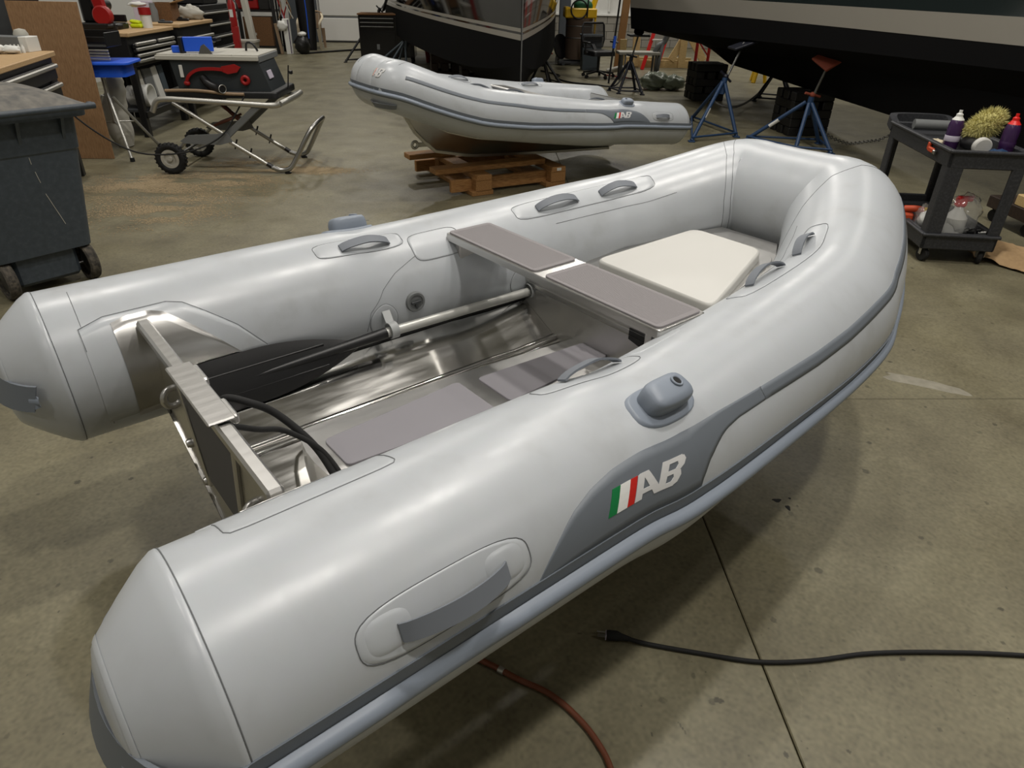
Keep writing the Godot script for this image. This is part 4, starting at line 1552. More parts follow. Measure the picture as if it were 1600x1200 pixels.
func stands_and_blocks():
	var V := func(x: float, y: float, z: float) -> Vector3: return Vector3(x, y, z)
	jack_stand("dark blue boat stand with white taped leg beside the small inflatable's stern", [V.call(2.37, 0, -8.08), V.call(2.99, 0, -8.38), V.call(2.74, 0, -9.5)], V.call(2.82, 0.6, -8.65), V.call(3.12, 0.965, -9.05), V.call(-0.35, 1, 0), M.stand_blue, M.stand_navy, true)
	jack_stand("blue boat stand with rusty orange pad, right in front of the black block stack", [V.call(3.05, 0, -8.2), V.call(3.4, 0, -7.62), V.call(3.75, 0, -7.5), V.call(3.85, 0, -8.05)], V.call(3.57, 0.5, -7.9), V.call(3.66, 0.95, -7.8), V.call(-0.5, 0.75, 0.35), M.stand_blue, M.orange_rust, true)
	jack_stand("navy boat stand under the yacht's stern corner, next to the office chair", [V.call(2.06, 0, -12.21), V.call(2.16, 0, -11.85), V.call(2.53, 0, -11.75), V.call(2.5, 0, -12.2)], V.call(2.34, 0.5, -12.02), V.call(2.42, 0.86, -11.98), V.call(0, 1, 0), M.stand_navy, M.black)
	jack_stand("black boat stand seen behind the blue stands beyond the yacht", [V.call(4.21, 0, -11.3), V.call(4.45, 0, -11.75), V.call(4.9, 0, -11.5), V.call(4.7, 0, -11.1)], V.call(4.55, 0.5, -11.4), V.call(4.6, 0.9, -11.4), V.call(0.2, 1, 0), M.stand_navy, M.orange_rust)
	jack_stand("black boat stand under the right bow of the silver striped boat", [V.call(0.78, 0, -12.95), V.call(1.09, 0, -12.65), V.call(1.31, 0, -12.68), V.call(1.15, 0, -13.1)], V.call(0.97, 0.46, -12.75), V.call(0.97, 0.545, -12.75), V.call(0.15, 1, 0), M.black, M.orange_rust)
	jack_stand("dark boat stand in front of the black tool chest", [V.call(-2.25, 0, -15.2), V.call(-1.95, 0, -14.9), V.call(-1.6, 0, -15.1), V.call(-1.8, 0, -15.4)], V.call(-1.6, 0.5, -15.15), V.call(-1.22, 0.56, -15.1), V.call(0, 1, 0), M.grey_blue, M.black)
	jack_stand("black boat stand behind the black tool chest, its foot showing at the chest's left", [V.call(-2.95, 0, -15.85), V.call(-2.3, 0, -16.5), V.call(-1.9, 0, -16.3)], V.call(-2.25, 0.95, -16.25), V.call(-2.1, 1.1, -16.3), V.call(-1, 0.4, 0), M.black, M.black)
	cribbing("black_block_stack", "black timber block stack under the yacht's keel beside the orange padded stand", Vector3(3.88, 0, -8.75), 0.08, 0.5, 0.49, M.timber_black, 5)
	cribbing("black_block_stack", "black timber block stack under the yacht's stern behind the dark blue stand", Vector3(3.44, 0, -11.45), 0.05, 0.48, 0.52, M.timber_black, 5)
	cribbing("brown_block_stack", "dark brown timber block stack under the keel of the silver striped boat", Vector3(-0.15, 0, -13.3), 0.0, 0.55, 0.29, M.timber_dark, 3)
	cribbing("brown_block_stack", "dark brown timber block pile left under the silver striped boat, by the red sawhorse", Vector3(-0.75, 0, -13.6), 0.1, 0.5, 0.52, M.timber_dark, 4)
	chain("thin steel chain between two boat stands under the yacht's stern", [Vector3(2.86, 0.3, -9.0), Vector3(4.24, 0.12, -11.25)], 0.12)
	chain("steel chain hanging from the orange padded stand towards the utility cart", [Vector3(3.68, 0.22, -7.75), Vector3(4.95, 0.1, -8.4)], 0.16)
	# timber stack under the second inflatable
	var t := thing("timber_stack", "orange brown lumber stack carrying the second inflatable boat", "timber stack", Vector3(0.0, 0, -6.33), 0.46)
	var parts := [[Vector3(0, 0.045, 0.42), Vector3(1.15, 0.09, 0.09)], [Vector3(0, 0.045, -0.42), Vector3(1.15, 0.09, 0.09)],
		[Vector3(-0.35, 0.125, 0), Vector3(0.14, 0.07, 1.1)], [Vector3(0.42, 0.125, 0), Vector3(0.14, 0.07, 1.1)],
		[Vector3(-0.35, 0.195, 0.43), Vector3(0.24, 0.07, 0.16)], [Vector3(0.45, 0.195, 0.43), Vector3(0.24, 0.07, 0.16)]]
	parts = []
	# bearers, cross pieces, posts and top boards: [centre, size]
	parts.append([Vector3(0.02, 0.075, 0.40), Vector3(1.10, 0.10, 0.045)])
	parts.append([Vector3(0.02, 0.075, -0.40), Vector3(1.10, 0.10, 0.045)])
	parts.append([Vector3(-0.28, 0.02, 0.0), Vector3(0.2, 0.04, 1.02)])
	parts.append([Vector3(0.44, 0.02, 0.0), Vector3(0.2, 0.04, 1.02)])
	parts.append([Vector3(-0.27, 0.148, 0.02), Vector3(0.14, 0.045, 1.0)])
	parts.append([Vector3(0.46, 0.148, 0.02), Vector3(0.14, 0.045, 1.0)])
	parts.append([Vector3(-0.12, 0.193, 0.30), Vector3(1.05, 0.045, 0.14)])
	parts.append([Vector3(-0.12, 0.193, -0.30), Vector3(1.05, 0.045, 0.14)])
	for p in parts:
		var s := st()
		box(s, p[0], p[1], 0.004)
		obj("lumber_board", s, M.lumber if p[1].x > p[1].z else M.lumber_across, t)
	for q in [[-0.27, 0.40], [0.46, 0.40], [-0.27, -0.40], [0.46, -0.40]]:
		var s := st()
		box(s, Vector3(q[0], 0.09, q[1] + 0.07), Vector3(0.15, 0.1, 0.09), 0.004)
		obj("post_block", s, M.lumber_across, t)
	var s := st()
	box(s, Vector3(0.46, 0.15, 0.522), Vector3(0.045, 0.025, 0.003), 0.001)
	obj("paper_tag", s, M.white, t)

# ------------------------------------------------------------------ bin, benches and plywood on the left
func bin():
	var t := thing("wheeled_bin", "large grey wheeled rubbish bin with dusty lid and scratched back at the left edge", "bin", Vector3(-2.49, 0, -3.73), 0.856)
	var ring_at := func(y: float, x: float, z0: float, z1: float, rad := 0.05) -> Array:
		var o := []
		for c in [[x, z1, 0.0], [-x, z1, 90.0], [-x, z0, 180.0], [x, z0, 270.0]]:
			for k in 5:
				var a := deg_to_rad(c[2] + 90.0 * k / 4.0)
				o.append(Vector3(c[0] - signf(c[0]) * rad + rad * cos(a), y, (c[1] - rad if c[1] > -0.2 else c[1] + rad) + rad * sin(a)))
		return o
	var body := func(s, rows):
		for j in rows.size() - 1:
			smooth(s)
			var m: int = rows[j].size()
			for i in m:
				var i2 := (i + 1) % m
				quad(s, rows[j][i], rows[j + 1][i], rows[j + 1][i2], rows[j][i2])
	var s := st()
	body.call(s, [ring_at.call(0.215, 0.255, -0.50, 0.06), ring_at.call(0.74, 0.318, -0.585, 0.10), ring_at.call(0.75, 0.326, -0.59, 0.106), ring_at.call(0.93, 0.34, -0.61, 0.12)])
	flat(s)
	var bot = ring_at.call(0.215, 0.255, -0.50, 0.06)
	for i in bot.size():
		tri(s, Vector3(0, 0.215, -0.2), bot[i], bot[(i + 1) % bot.size()])
	var bo := obj("body", s, M.bin_plastic, t)
	s = st()
	box(s, Vector3(0, 0.14, -0.2), Vector3(0.33, 0.18, 0.46), 0.02)
	obj("axle_box", s, M.bin_plastic, t)
	# scratches: thin raised burrs of pale plastic
	s = st()
	for q in [[0.07, 0.66, 0.08, 0.60], [0.088, 0.54, 0.14, 0.36], [0.062, 0.735, 0.064, 0.70]]:
		beam(s, Vector3(q[0], q[1], 0.0605 + (q[1] - 0.215) * 0.0762), Vector3(q[2], q[3], 0.0605 + (q[3] - 0.215) * 0.0762), 0.0025, 0.0025, 0.0)
	obj("scratch", s, M.white_dirty, bo)
	# flared rim with gussets
	s = st()
	body.call(s, [ring_at.call(0.915, 0.345, -0.615, 0.125), ring_at.call(0.915, 0.385, -0.65, 0.165, 0.06), ring_at.call(0.965, 0.39, -0.655, 0.17, 0.06), ring_at.call(0.975, 0.37, -0.64, 0.15, 0.06)])
	obj("rim", s, M.bin_plastic, t)
	for x in [-0.17, 0.05, 0.26]:
		s = st()
		prism(s, [Vector2(0.10, 0.78), Vector2(0.162, 0.92), Vector2(0.10, 0.92)], 0.016, Transform3D(Basis(Vector3(0, 0, 1), Vector3(0, 1, 0), Vector3(-1, 0, 0)), Vector3(x, 0, 0)))
		obj("gusset", s, M.bin_plastic, bo)
	s = st()
	grid(s, 16, 16, func(u, v):
		var x: float = lerpf(-0.39, 0.39, u)
		var z: float = lerpf(-0.67, 0.175, v)
		var a: float = 1.0 - pow(absf(2 * u - 1), 4)
		var b: float = 1.0 - pow(absf(2 * v - 1), 4)
		return Vector3(x, 0.972 + 0.075 * a * b + (0.012 if u > 0.25 and u < 0.75 and v > 0.2 and v < 0.75 else 0.0), z))
	obj("lid", s, M.bin_lid, t)
	s = st()
	rod(s, Vector3(-0.34, 0.965, 0.205), Vector3(0.41, 0.965, 0.205), 0.016, 12)
	for x in [-0.33, 0.40]:
		box(s, Vector3(x, 0.965, 0.185), Vector3(0.03, 0.03, 0.06), 0.006)
	obj("lid_hinge", s, M.bin_plastic, t)
	s = st()
	rod(s, Vector3(-0.19, 0.105, 0.0), Vector3(0.19, 0.105, 0.0), 0.009, 10)
	obj("axle", s, M.steel, t)
	for x in [-0.205, 0.215]:
		s = st()
		var xf := Transform3D(Basis(Vector3(0, 0, 1), Vector3(1, 0, 0), Vector3(0, 1, 0)), Vector3(x, 0.107, 0))
		lathe(s, [Vector2(0.082, -0.026), Vector2(0.1, -0.028), Vector2(0.107, -0.02), Vector2(0.107, 0.02), Vector2(0.1, 0.028), Vector2(0.082, 0.026), Vector2(0.082, -0.026)], 32, xf)
		var w := obj("wheel", s, M.tyre_dusty, t)
		s = st()
		lathe(s, [Vector2(0, -0.02), Vector2(0.03, -0.02), Vector2(0.082, -0.01), Vector2(0.082, 0.012), Vector2(0.025, 0.014), Vector2(0.022, 0.024), Vector2(0, 0.024)], 28, xf)
		obj("wheel_disc", s, M.black, w)

func handle_bar(a: Vector3, b: Vector3, parent: Node, r := 0.016):
	var s := st()
	var n := (b - a).normalized()
	rod(s, a, b, r, 12)
	for f in [0.06, 0.5, 0.94]:
		var p := a.lerp(b, f)
		beam(s, p, p - n.cross(UPV) * 0.05, 0.03, 0.02, 0.002)
	obj("drawer_handle", s, M.zinc, parent)

# cabinet bench in a local frame: x along the front, z out of the front
func tool_bench(label: String, at: Vector3, turn: float, w: float, d: float, h: float, drawers, skirt: float) -> Node3D:
	var t := thing("workbench", label, "workbench", at, turn)
	var s := st()
	box(s, Vector3(w / 2, h - 0.02, -d / 2), Vector3(w + 0.03, 0.04, d + 0.03), 0.006)
	obj("wooden_top", s, M.wood_top, t)
	s = st()
	box(s, Vector3(w / 2, (h - 0.04 + skirt) / 2, -d / 2 - 0.01), Vector3(w, h - 0.04 - skirt, d - 0.02), 0.006)
	obj("cabinet", s, M.black, t)
	for q in drawers:
		s = st()
		box(s, Vector3(q[0] + q[1] / 2, q[2], 0.0), Vector3(q[1] - 0.02, q[3] - 0.012, 0.02), 0.004)
		var dr := obj("drawer", s, M.black, t)
		s = st()
		box(s, Vector3(q[0] + q[1] / 2, q[2] + q[3] * 0.3, 0.026), Vector3(q[1] - 0.06, 0.032, 0.03), 0.008)
		obj("drawer_handle", s, M.zinc, dr)
	for p in [[0.04, -0.05], [w - 0.04, -0.05], [0.04, -d + 0.05], [w - 0.04, -d + 0.05]]:
		s = st()
		box(s, Vector3(p[0], skirt / 2 + 0.0, p[1]), Vector3(0.07, skirt, 0.07), 0.006)
		obj("leg", s, M.black, t)
	return t

func left_side():
	bin()
	# near bench: its front runs away from the camera
	var b1 := tool_bench("black tool bench with wooden top behind the rubbish bin, nearest of the benches", Vector3(-3.16, 0, -4.55), PI / 2 + 0.227, 1.82, 0.72, 1.0, [[0.06, 1.70, 0.86, 0.13], [0.06, 1.70, 0.72, 0.13], [0.06, 1.70, 0.58, 0.13], [0.06, 1.70, 0.42, 0.16]], 0.3)
	b1.position.y = 0.0
	var s := st()
	# things lying on the near bench
	var t := thing("long_carton", "long pale grey carton with white end lying on the nearest bench", "carton", Vector3(-3.95, 1.0, -6.28), -0.12)
	s = st()
	box(s, Vector3(0.02, 0.055, 0), Vector3(0.42, 0.11, 0.14), 0.004)
	obj("carton_body", s, M.grey, t)
	s = st()
	box(s, Vector3(0.265, 0.055, 0), Vector3(0.07, 0.112, 0.142), 0.004)
	obj("carton_end", s, M.white, t)
	t = thing("plastic_bag", "crumpled white plastic bags in front of the carton on the nearest bench", "plastic bag", Vector3(-3.86, 1.0, -6.02))
	s = st()
	ball(s, Vector3(0, 0.035, 0), Vector3(0.11, 0.04, 0.07), 18, 12, 0.35, 3)
	ball(s, Vector3(0.13, 0.03, -0.03), Vector3(0.07, 0.03, 0.05), 16, 10, 0.4, 5)
	obj("crumpled_bag", s, M.white, t)
	t = thing("plastic_tub", "small round white tub behind the carton end on the nearest bench", "tub", Vector3(-3.80, 1.0, -6.36))
	s = st()
	lathe(s, [Vector2(0, 0), Vector2(0.05, 0), Vector2(0.055, 0.12), Vector2(0.04, 0.15), Vector2(0.0, 0.16)], 20)
	obj("tub_body", s, M.white_dirty, t)
	t = thing("bottle_row", "row of small clear bottles standing beside the carton end", "bottles", Vector3(-3.72, 1.0, -6.15))
	for k in 4:
		s = st()
		lathe(s, [Vector2(0, 0), Vector2(0.012, 0), Vector2(0.012, 0.04), Vector2(0.006, 0.05), Vector2(0.006, 0.06), Vector2(0, 0.06)], 12, Transform3D(Basis(), Vector3(k * 0.03 - 0.05, 0, 0.02)))
		obj("bottle", s, M.white, t)
	# plywood sheet leaning behind the bench
	t = thing("plywood_sheet", "tall brown plywood sheet leaning upright between the two benches", "plywood", Vector3(-3.93, 0, -6.93))
	s = st()
	box(s, Vector3(0, 0.667, -0.045), Vector3(0.62, 1.334, 0.018), 0.002, Basis(Vector3(1, 0, 0), -0.06) * Basis(Vector3(0, 0, 1), 0.0))
	obj("sheet", s, M.plywood, t)
	t = thing("storage_cabinet", "tall dark storage cabinet in the corner behind the plywood sheet", "cabinet", Vector3(-4.75, 0, -7.45))
	s = st()
	box(s, Vector3(0, 1.1, 0), Vector3(0.85, 2.2, 0.5), 0.01)
	obj("carcass", s, M.black, t)
	for x in [-0.215, 0.215]:
		s = st()
		box(s, Vector3(x, 1.1, 0.258), Vector3(0.415, 2.14, 0.018), 0.005)
		obj("cabinet_door", s, M.grey_dark if x > 0 else M.black, t)
	# black bracket feet behind the plywood
	t = thing("bracket_stand", "small black metal foot beside the base of the plywood sheet", "stand", Vector3(-3.98, 0, -6.6))
	s = st()
	beam(s, Vector3(-0.02, 0.0, 0.06), Vector3(-0.06, 0.26, -0.02), 0.02, 0.02)
	beam(s, Vector3(0.05, 0.0, 0.05), Vector3(-0.05, 0.24, -0.02), 0.02, 0.02)
	beam(s, Vector3(-0.02, 0.01, 0.06), Vector3(0.05, 0.01, 0.05), 0.02, 0.02)
	obj("bracket", s, M.black, t)
	# tripod with blue tray and dust bag
	t = thing("tripod_stand", "folding tripod stand with splayed silver legs beside the plywood sheet", "tripod", Vector3(-3.66, 0, -7.2))
	for f in [[Vector3(0.26, 0, 0.37), Vector3(0.03, 0.56, 0.05)], [Vector3(0.25, 0, -0.29), Vector3(0.03, 0.52, -0.03)], [Vector3(-0.35, 0, 0.0), Vector3(-0.05, 0.54, 0.0)]]:
		s = st()
		rod(s, f[0] + Vector3(0, 0.012, 0), f[1], 0.0135, 10)
		var lg := obj("leg", s, M.zinc, t)
		s = st()
		lathe(s, [Vector2(0, 0), Vector2(0.022, 0), Vector2(0.02, 0.035), Vector2(0.0, 0.035)], 12, Transform3D(Basis(), f[0]))
		obj("rubber_foot", s, M.rubber, lg)
	s = st()
	rod(s, Vector3(0, 0.28, 0), Vector3(0, 0.70, 0), 0.02, 12)
	for f in [Vector3(0.13, 0.28, 0.18), Vector3(0.13, 0.28, -0.15), Vector3(-0.17, 0.28, 0)]:
		rod(s, Vector3(0, 0.3, 0), f, 0.007, 8)
	obj("centre_post", s, M.zinc, t)
	t = thing("blue_tray", "bright blue plastic tray on top of the tripod stand", "tray", Vector3(-3.62, 0.71, -7.25), 0.12)
	s = st()
	rounded_slab(s, [Vector2(-0.24, -0.18), Vector2(0.20, -0.18), Vector2(0.20, 0.16), Vector2(-0.24, 0.16)], 0.08, 0.0, 0.115, Transform3D(), 0.004)
	obj("tray_body", s, M.blue, t)
	s = st()
	rounded_slab(s, [Vector2(-0.30, -0.24), Vector2(0.26, -0.24), Vector2(0.26, 0.22), Vector2(-0.30, 0.22)], 0.08, 0.112, 0.022, Transform3D(), 0.008)
	obj("tray_rim", s, M.blue, t)
	t = thing("dust_bag", "white dusty cloth bag hanging below the blue tray", "bag", Vector3(-3.77, 0, -7.52))
	s = st()
	tube(s, smooth_path([Vector3(0.05, 0.70, -0.03), Vector3(0.04, 0.55, 0.0), Vector3(-0.01, 0.35, 0.02), Vector3(0.0, 0.15, 0.02), Vector3(0.02, 0.0, 0.02)], 6), [0.06, 0.065, 0.075, 0.085, 0.08, 0.09, 0.1, 0.095, 0.1, 0.11, 0.12, 0.115, 0.12, 0.125, 0.12, 0.115, 0.12, 0.12, 0.12, 0.115, 0.11, 0.1, 0.09, 0.08, 0.07], 14)
	obj("bag_body", s, M.white_dirty, t)
	t = thing("plastic_bucket", "white plastic bucket lying on its side on the open legged workbench's lower shelf", "bucket", Vector3(-3.80, 0.285, -8.15))
	s = st()
	lathe(s, [Vector2(0, 0), Vector2(0.10, 0), Vector2(0.115, 0.22), Vector2(0.122, 0.22), Vector2(0.122, 0.235), Vector2(0.108, 0.235), Vector2(0.1, 0.02), Vector2(0, 0.02)], 24, Transform3D(Basis(Vector3(0, 0, 1), -PI / 2), Vector3(-0.1, 0.12, 0)))
	obj("bucket_body", s, M.white, t)
	# second bench, two cabinets in a row
	var turn := PI / 2 + 0.0
	var dr := [[0.05, 0.55, 0.90, 0.055], [0.62, 0.5, 0.90, 0.055], [0.05, 1.07, 0.855, 0.04], [0.05, 1.07, 0.79, 0.06], [0.05, 1.07, 0.745, 0.04]]
	var b2 := tool_bench("black workbench with wooden top and open legs, standing behind the tripod stand", Vector3(-3.68, 0, -7.95), turn, 1.14, 0.76, 1.03, dr, 0.70)
	s = st()
	box(s, Vector3(0.57, 0.27, -0.38), Vector3(1.08, 0.03, 0.7), 0.004)
	obj("lower_shelf", s, M.grey_dark, b2)
	s = st()
	box(s, Vector3(0.57, 0.23, -0.01), Vector3(1.1, 0.07, 0.03), 0.004)
	obj("shelf_rail", s, M.black, b2)
	for q in [[0.30, 0.16, M.white_dirty, 0.07], [0.52, 0.2, M.grey, -0.05], [0.72, 0.14, M.white, 0.09], [0.88, 0.13, M.grey_blue, 0.02]]:
		var pn := thing("stored_panel", "%s panel stored upright on the lower shelf of the open legged workbench" % ["pale", "grey", "white", "slate"][[0.30, 0.52, 0.72, 0.88].find(q[0])], "panel", Vector3(-3.68, 0.285, -7.95), turn)
		s = st()
		box(s, Vector3(q[0], 0.18, -0.12), Vector3(q[1], 0.36, 0.02), 0.003, Basis(Vector3(1, 0, 0), -0.1) * Basis(Vector3(0, 0, 1), q[3]))
		obj("board", s, q[2], pn)
	# open black tray on the near end of that bench
	t = thing("parts_tray", "open black metal parts tray with silver rails, standing on the blue tray", "tray", Vector3(-3.74, 0.965, -7.27))
	s = st()
	for w in [[Vector3(0, 0.0, 0), Vector3(0.46, 0.01, 0.3)], [Vector3(0, 0.06, 0.15), Vector3(0.46, 0.05, 0.01)], [Vector3(0, 0.06, -0.15), Vector3(0.46, 0.13, 0.01)], [Vector3(-0.23, 0.06, 0), Vector3(0.01, 0.12, 0.3)], [Vector3(0.23, 0.06, 0), Vector3(0.01, 0.12, 0.3)]]:
		box(s, w[0], w[1], 0.003)
	obj("tray_shell", s, M.black, t)
	for y in [-0.03, -0.055, -0.08, -0.105]:
		s = st()
		box(s, Vector3(0, y, 0.14), Vector3(0.46, 0.018, 0.02), 0.004)
		obj("silver_rail", s, M.zinc, t)
	var dr2 := [[0.05, 1.02, 0.86, 0.07], [0.05, 1.02, 0.78, 0.06], [0.05, 1.02, 0.68, 0.1], [0.05, 1.02, 0.55, 0.12]]
	tool_bench("black workbench with wooden top further back, behind the table saw", Vector3(-3.62, 0, -9.15), turn, 1.12, 0.78, 1.05, dr2, 0.3)
	# tall chest of drawers
	t = thing("drawer_chest", "tall black chest of drawers with thin silver handles beyond the workbenches", "tool chest", Vector3(-3.78, 0, -10.4), turn)
	s = st()
	box(s, Vector3(0.55, 0.6, -0.28), Vector3(1.1, 1.2, 0.55), 0.008)
	obj("carcass", s, M.black, t)
	for k in 7:
		s = st()
		box(s, Vector3(0.55, 0.16 + k * 0.15, 0.0), Vector3(1.04, 0.138, 0.02), 0.004)
		var d := obj("drawer", s, M.black_gloss, t)
		s = st()
		box(s, Vector3(0.55, 0.2 + k * 0.15, 0.02), Vector3(0.98, 0.022, 0.025), 0.006)
		obj("drawer_handle", s, M.zinc, d)
	bench_clutter()

func bench_clutter():
	var s := st()
	# red mitre saw with black motor on the open legged bench
	var t := thing("mitre_saw", "black and red mitre saw with round red guard on the open legged workbench", "saw", Vector3(-4.08, 1.03, -8.5))
	s = st()
	box(s, Vector3(-0.08, 0.03, 0.04), Vector3(0.44, 0.06, 0.3), 0.01)
	box(s, Vector3(-0.08, 0.10, -0.06), Vector3(0.46, 0.07, 0.03), 0.006)
	obj("base", s, M.black, t)
	s = st()
	lathe(s, [Vector2(0, -0.04), Vector2(0.085, -0.04), Vector2(0.10, -0.025), Vector2(0.10, 0.025), Vector2(0.085, 0.04), Vector2(0, 0.04)], 28, Transform3D(Basis(Vector3(1, 0, 0), PI / 2), Vector3(0.0, 0.13, 0.13)))
	box(s, Vector3(-0.03, 0.26, 0.10), Vector3(0.13, 0.2, 0.06), 0.02, Basis(Vector3(0, 0, 1), 0.15))
	obj("blade_guard", s, M.red, t)
	s = st()
	rod(s, Vector3(-0.08, 0.22, -0.16), Vector3(-0.08, 0.24, 0.06), 0.06, 16)
	tube(s, smooth_path([Vector3(-0.12, 0.1, -0.1), Vector3(-0.14, 0.25, -0.04), Vector3(-0.12, 0.38, 0.05), Vector3(-0.02, 0.42, 0.12)], 5), 0.025, 10)
	box(s, Vector3(-0.2, 0.2, -0.03), Vector3(0.16, 0.3, 0.14), 0.03)
	obj("motor_and_arm", s, M.black, t)
	s = st()
	rod(s, Vector3(0.06, 0.04, 0.22), Vector3(0.16, 0.035, 0.1), 0.022, 10)
	obj("clamp_knob", s, M.black, t)
	t = thing("safety_vest", "folded bright yellow cloth on the bench beside the red saw guard", "cloth", Vector3(-3.90, 1.03, -8.72))
	s = st()
	box(s, Vector3(0, 0.022, 0), Vector3(0.13, 0.044, 0.1), 0.015)
	box(s, Vector3(-0.008, 0.06, 0.004), Vector3(0.11, 0.034, 0.085), 0.014, Basis(Vector3(0, 0, 1), -0.14))
	obj("folded_cloth", s, M.hivis, t)
	t = thing("paint_bucket", "small white bucket with red lid on the bench right of the red saw guard", "bucket", Vector3(-3.80, 1.03, -8.75))
	s = st()
	lathe(s, [Vector2(0, 0), Vector2(0.052, 0), Vector2(0.058, 0.15), Vector2(0, 0.15)], 24)
	obj("bucket_body", s, M.white, t)
	s = st()
	lathe(s, [Vector2(0.058, 0.13), Vector2(0.064, 0.13), Vector2(0.064, 0.20), Vector2(0, 0.205)], 24)
	obj("lid", s, M.red, t)
	t = thing("rag", "white crumpled rag lying over the red lidded bucket", "rag", Vector3(-3.86, 1.24, -8.75))
	s = st()
	ball(s, Vector3(0, 0.02, 0), Vector3(0.1, 0.025, 0.05), 16, 10, 0.5, 13)
	obj("cloth", s, M.white, t)
	for q in [["black_sander", "flat black tool lying at the front of the further wooden bench top", Vector3(-3.78, 1.05, -9.75), Vector3(0.14, 0.03, 0.06), M.black], ["hand_plane", "low dark tool lying on the wooden bench top near the bucket", Vector3(-3.80, 1.05, -9.25), Vector3(0.16, 0.025, 0.07), M.grey_dark]]:
		t = thing(q[0], q[1], "hand tool", q[2])
		s = st()
		box(s, Vector3(0, q[3].y / 2, 0), q[3], 0.01)
		box(s, Vector3(-0.03, q[3].y + 0.006, 0), Vector3(0.05, 0.02, 0.03), 0.008)
		obj("tool_body", s, q[4], t)
	t = thing("open_carton", "open brown cardboard carton on the further wooden bench top", "carton", Vector3(-3.98, 1.05, -9.75))
	s = st()
	for w in [[Vector3(0, 0.1, 0.12), Vector3(0.24, 0.2, 0.006)], [Vector3(0, 0.1, -0.12), Vector3(0.24, 0.2, 0.006)], [Vector3(0.12, 0.1, 0), Vector3(0.006, 0.2, 0.24)], [Vector3(-0.12, 0.1, 0), Vector3(0.006, 0.2, 0.24)], [Vector3(0, 0.004, 0), Vector3(0.24, 0.008, 0.24)]]:
		box(s, w[0], w[1], 0.001)
	obj("carton_body", s, M.cardboard, t)
	s = st()
	box(s, Vector3(0.17, 0.215, 0), Vector3(0.12, 0.005, 0.24), 0.001, Basis(Vector3(0, 0, 1), 0.3))
	obj("flap", s, M.kraft, t)
	t = thing("glass_jar", "tall grey glass jar in front of the open brown carton", "jar", Vector3(-4.02, 1.05, -9.5))
	s = st()
	lathe(s, [Vector2(0, 0), Vector2(0.045, 0), Vector2(0.05, 0.12), Vector2(0.03, 0.17), Vector2(0.03, 0.2), Vector2(0, 0.2)], 20)
	obj("jar_body", s, M.grey, t)
	t = thing("paper_box", "pale printed paper box behind the glass jar", "box", Vector3(-4.15, 1.05, -9.55))
	s = st()
	box(s, Vector3(0, 0.11, 0), Vector3(0.2, 0.22, 0.12), 0.004)
	obj("box_body", s, M.label_light, t)
	t = thing("rag", "grey dusty rags heaped at the far end of the further wooden bench top", "rag", Vector3(-3.82, 1.05, -10.1))
	s = st()
	ball(s, Vector3(0, 0.07, 0), Vector3(0.17, 0.085, 0.11), 20, 12, 0.5, 17)
	obj("cloth", s, M.white_dirty, t)
	t = thing("spray_gun_case", "black tool case with white striped cloth on top of the tall drawer chest", "case", Vector3(-4.0, 1.2, -10.9))
	s = st()
	box(s, Vector3(0, 0.12, 0), Vector3(0.4, 0.24, 0.6), 0.02)
	obj("case_body", s, M.black, t)

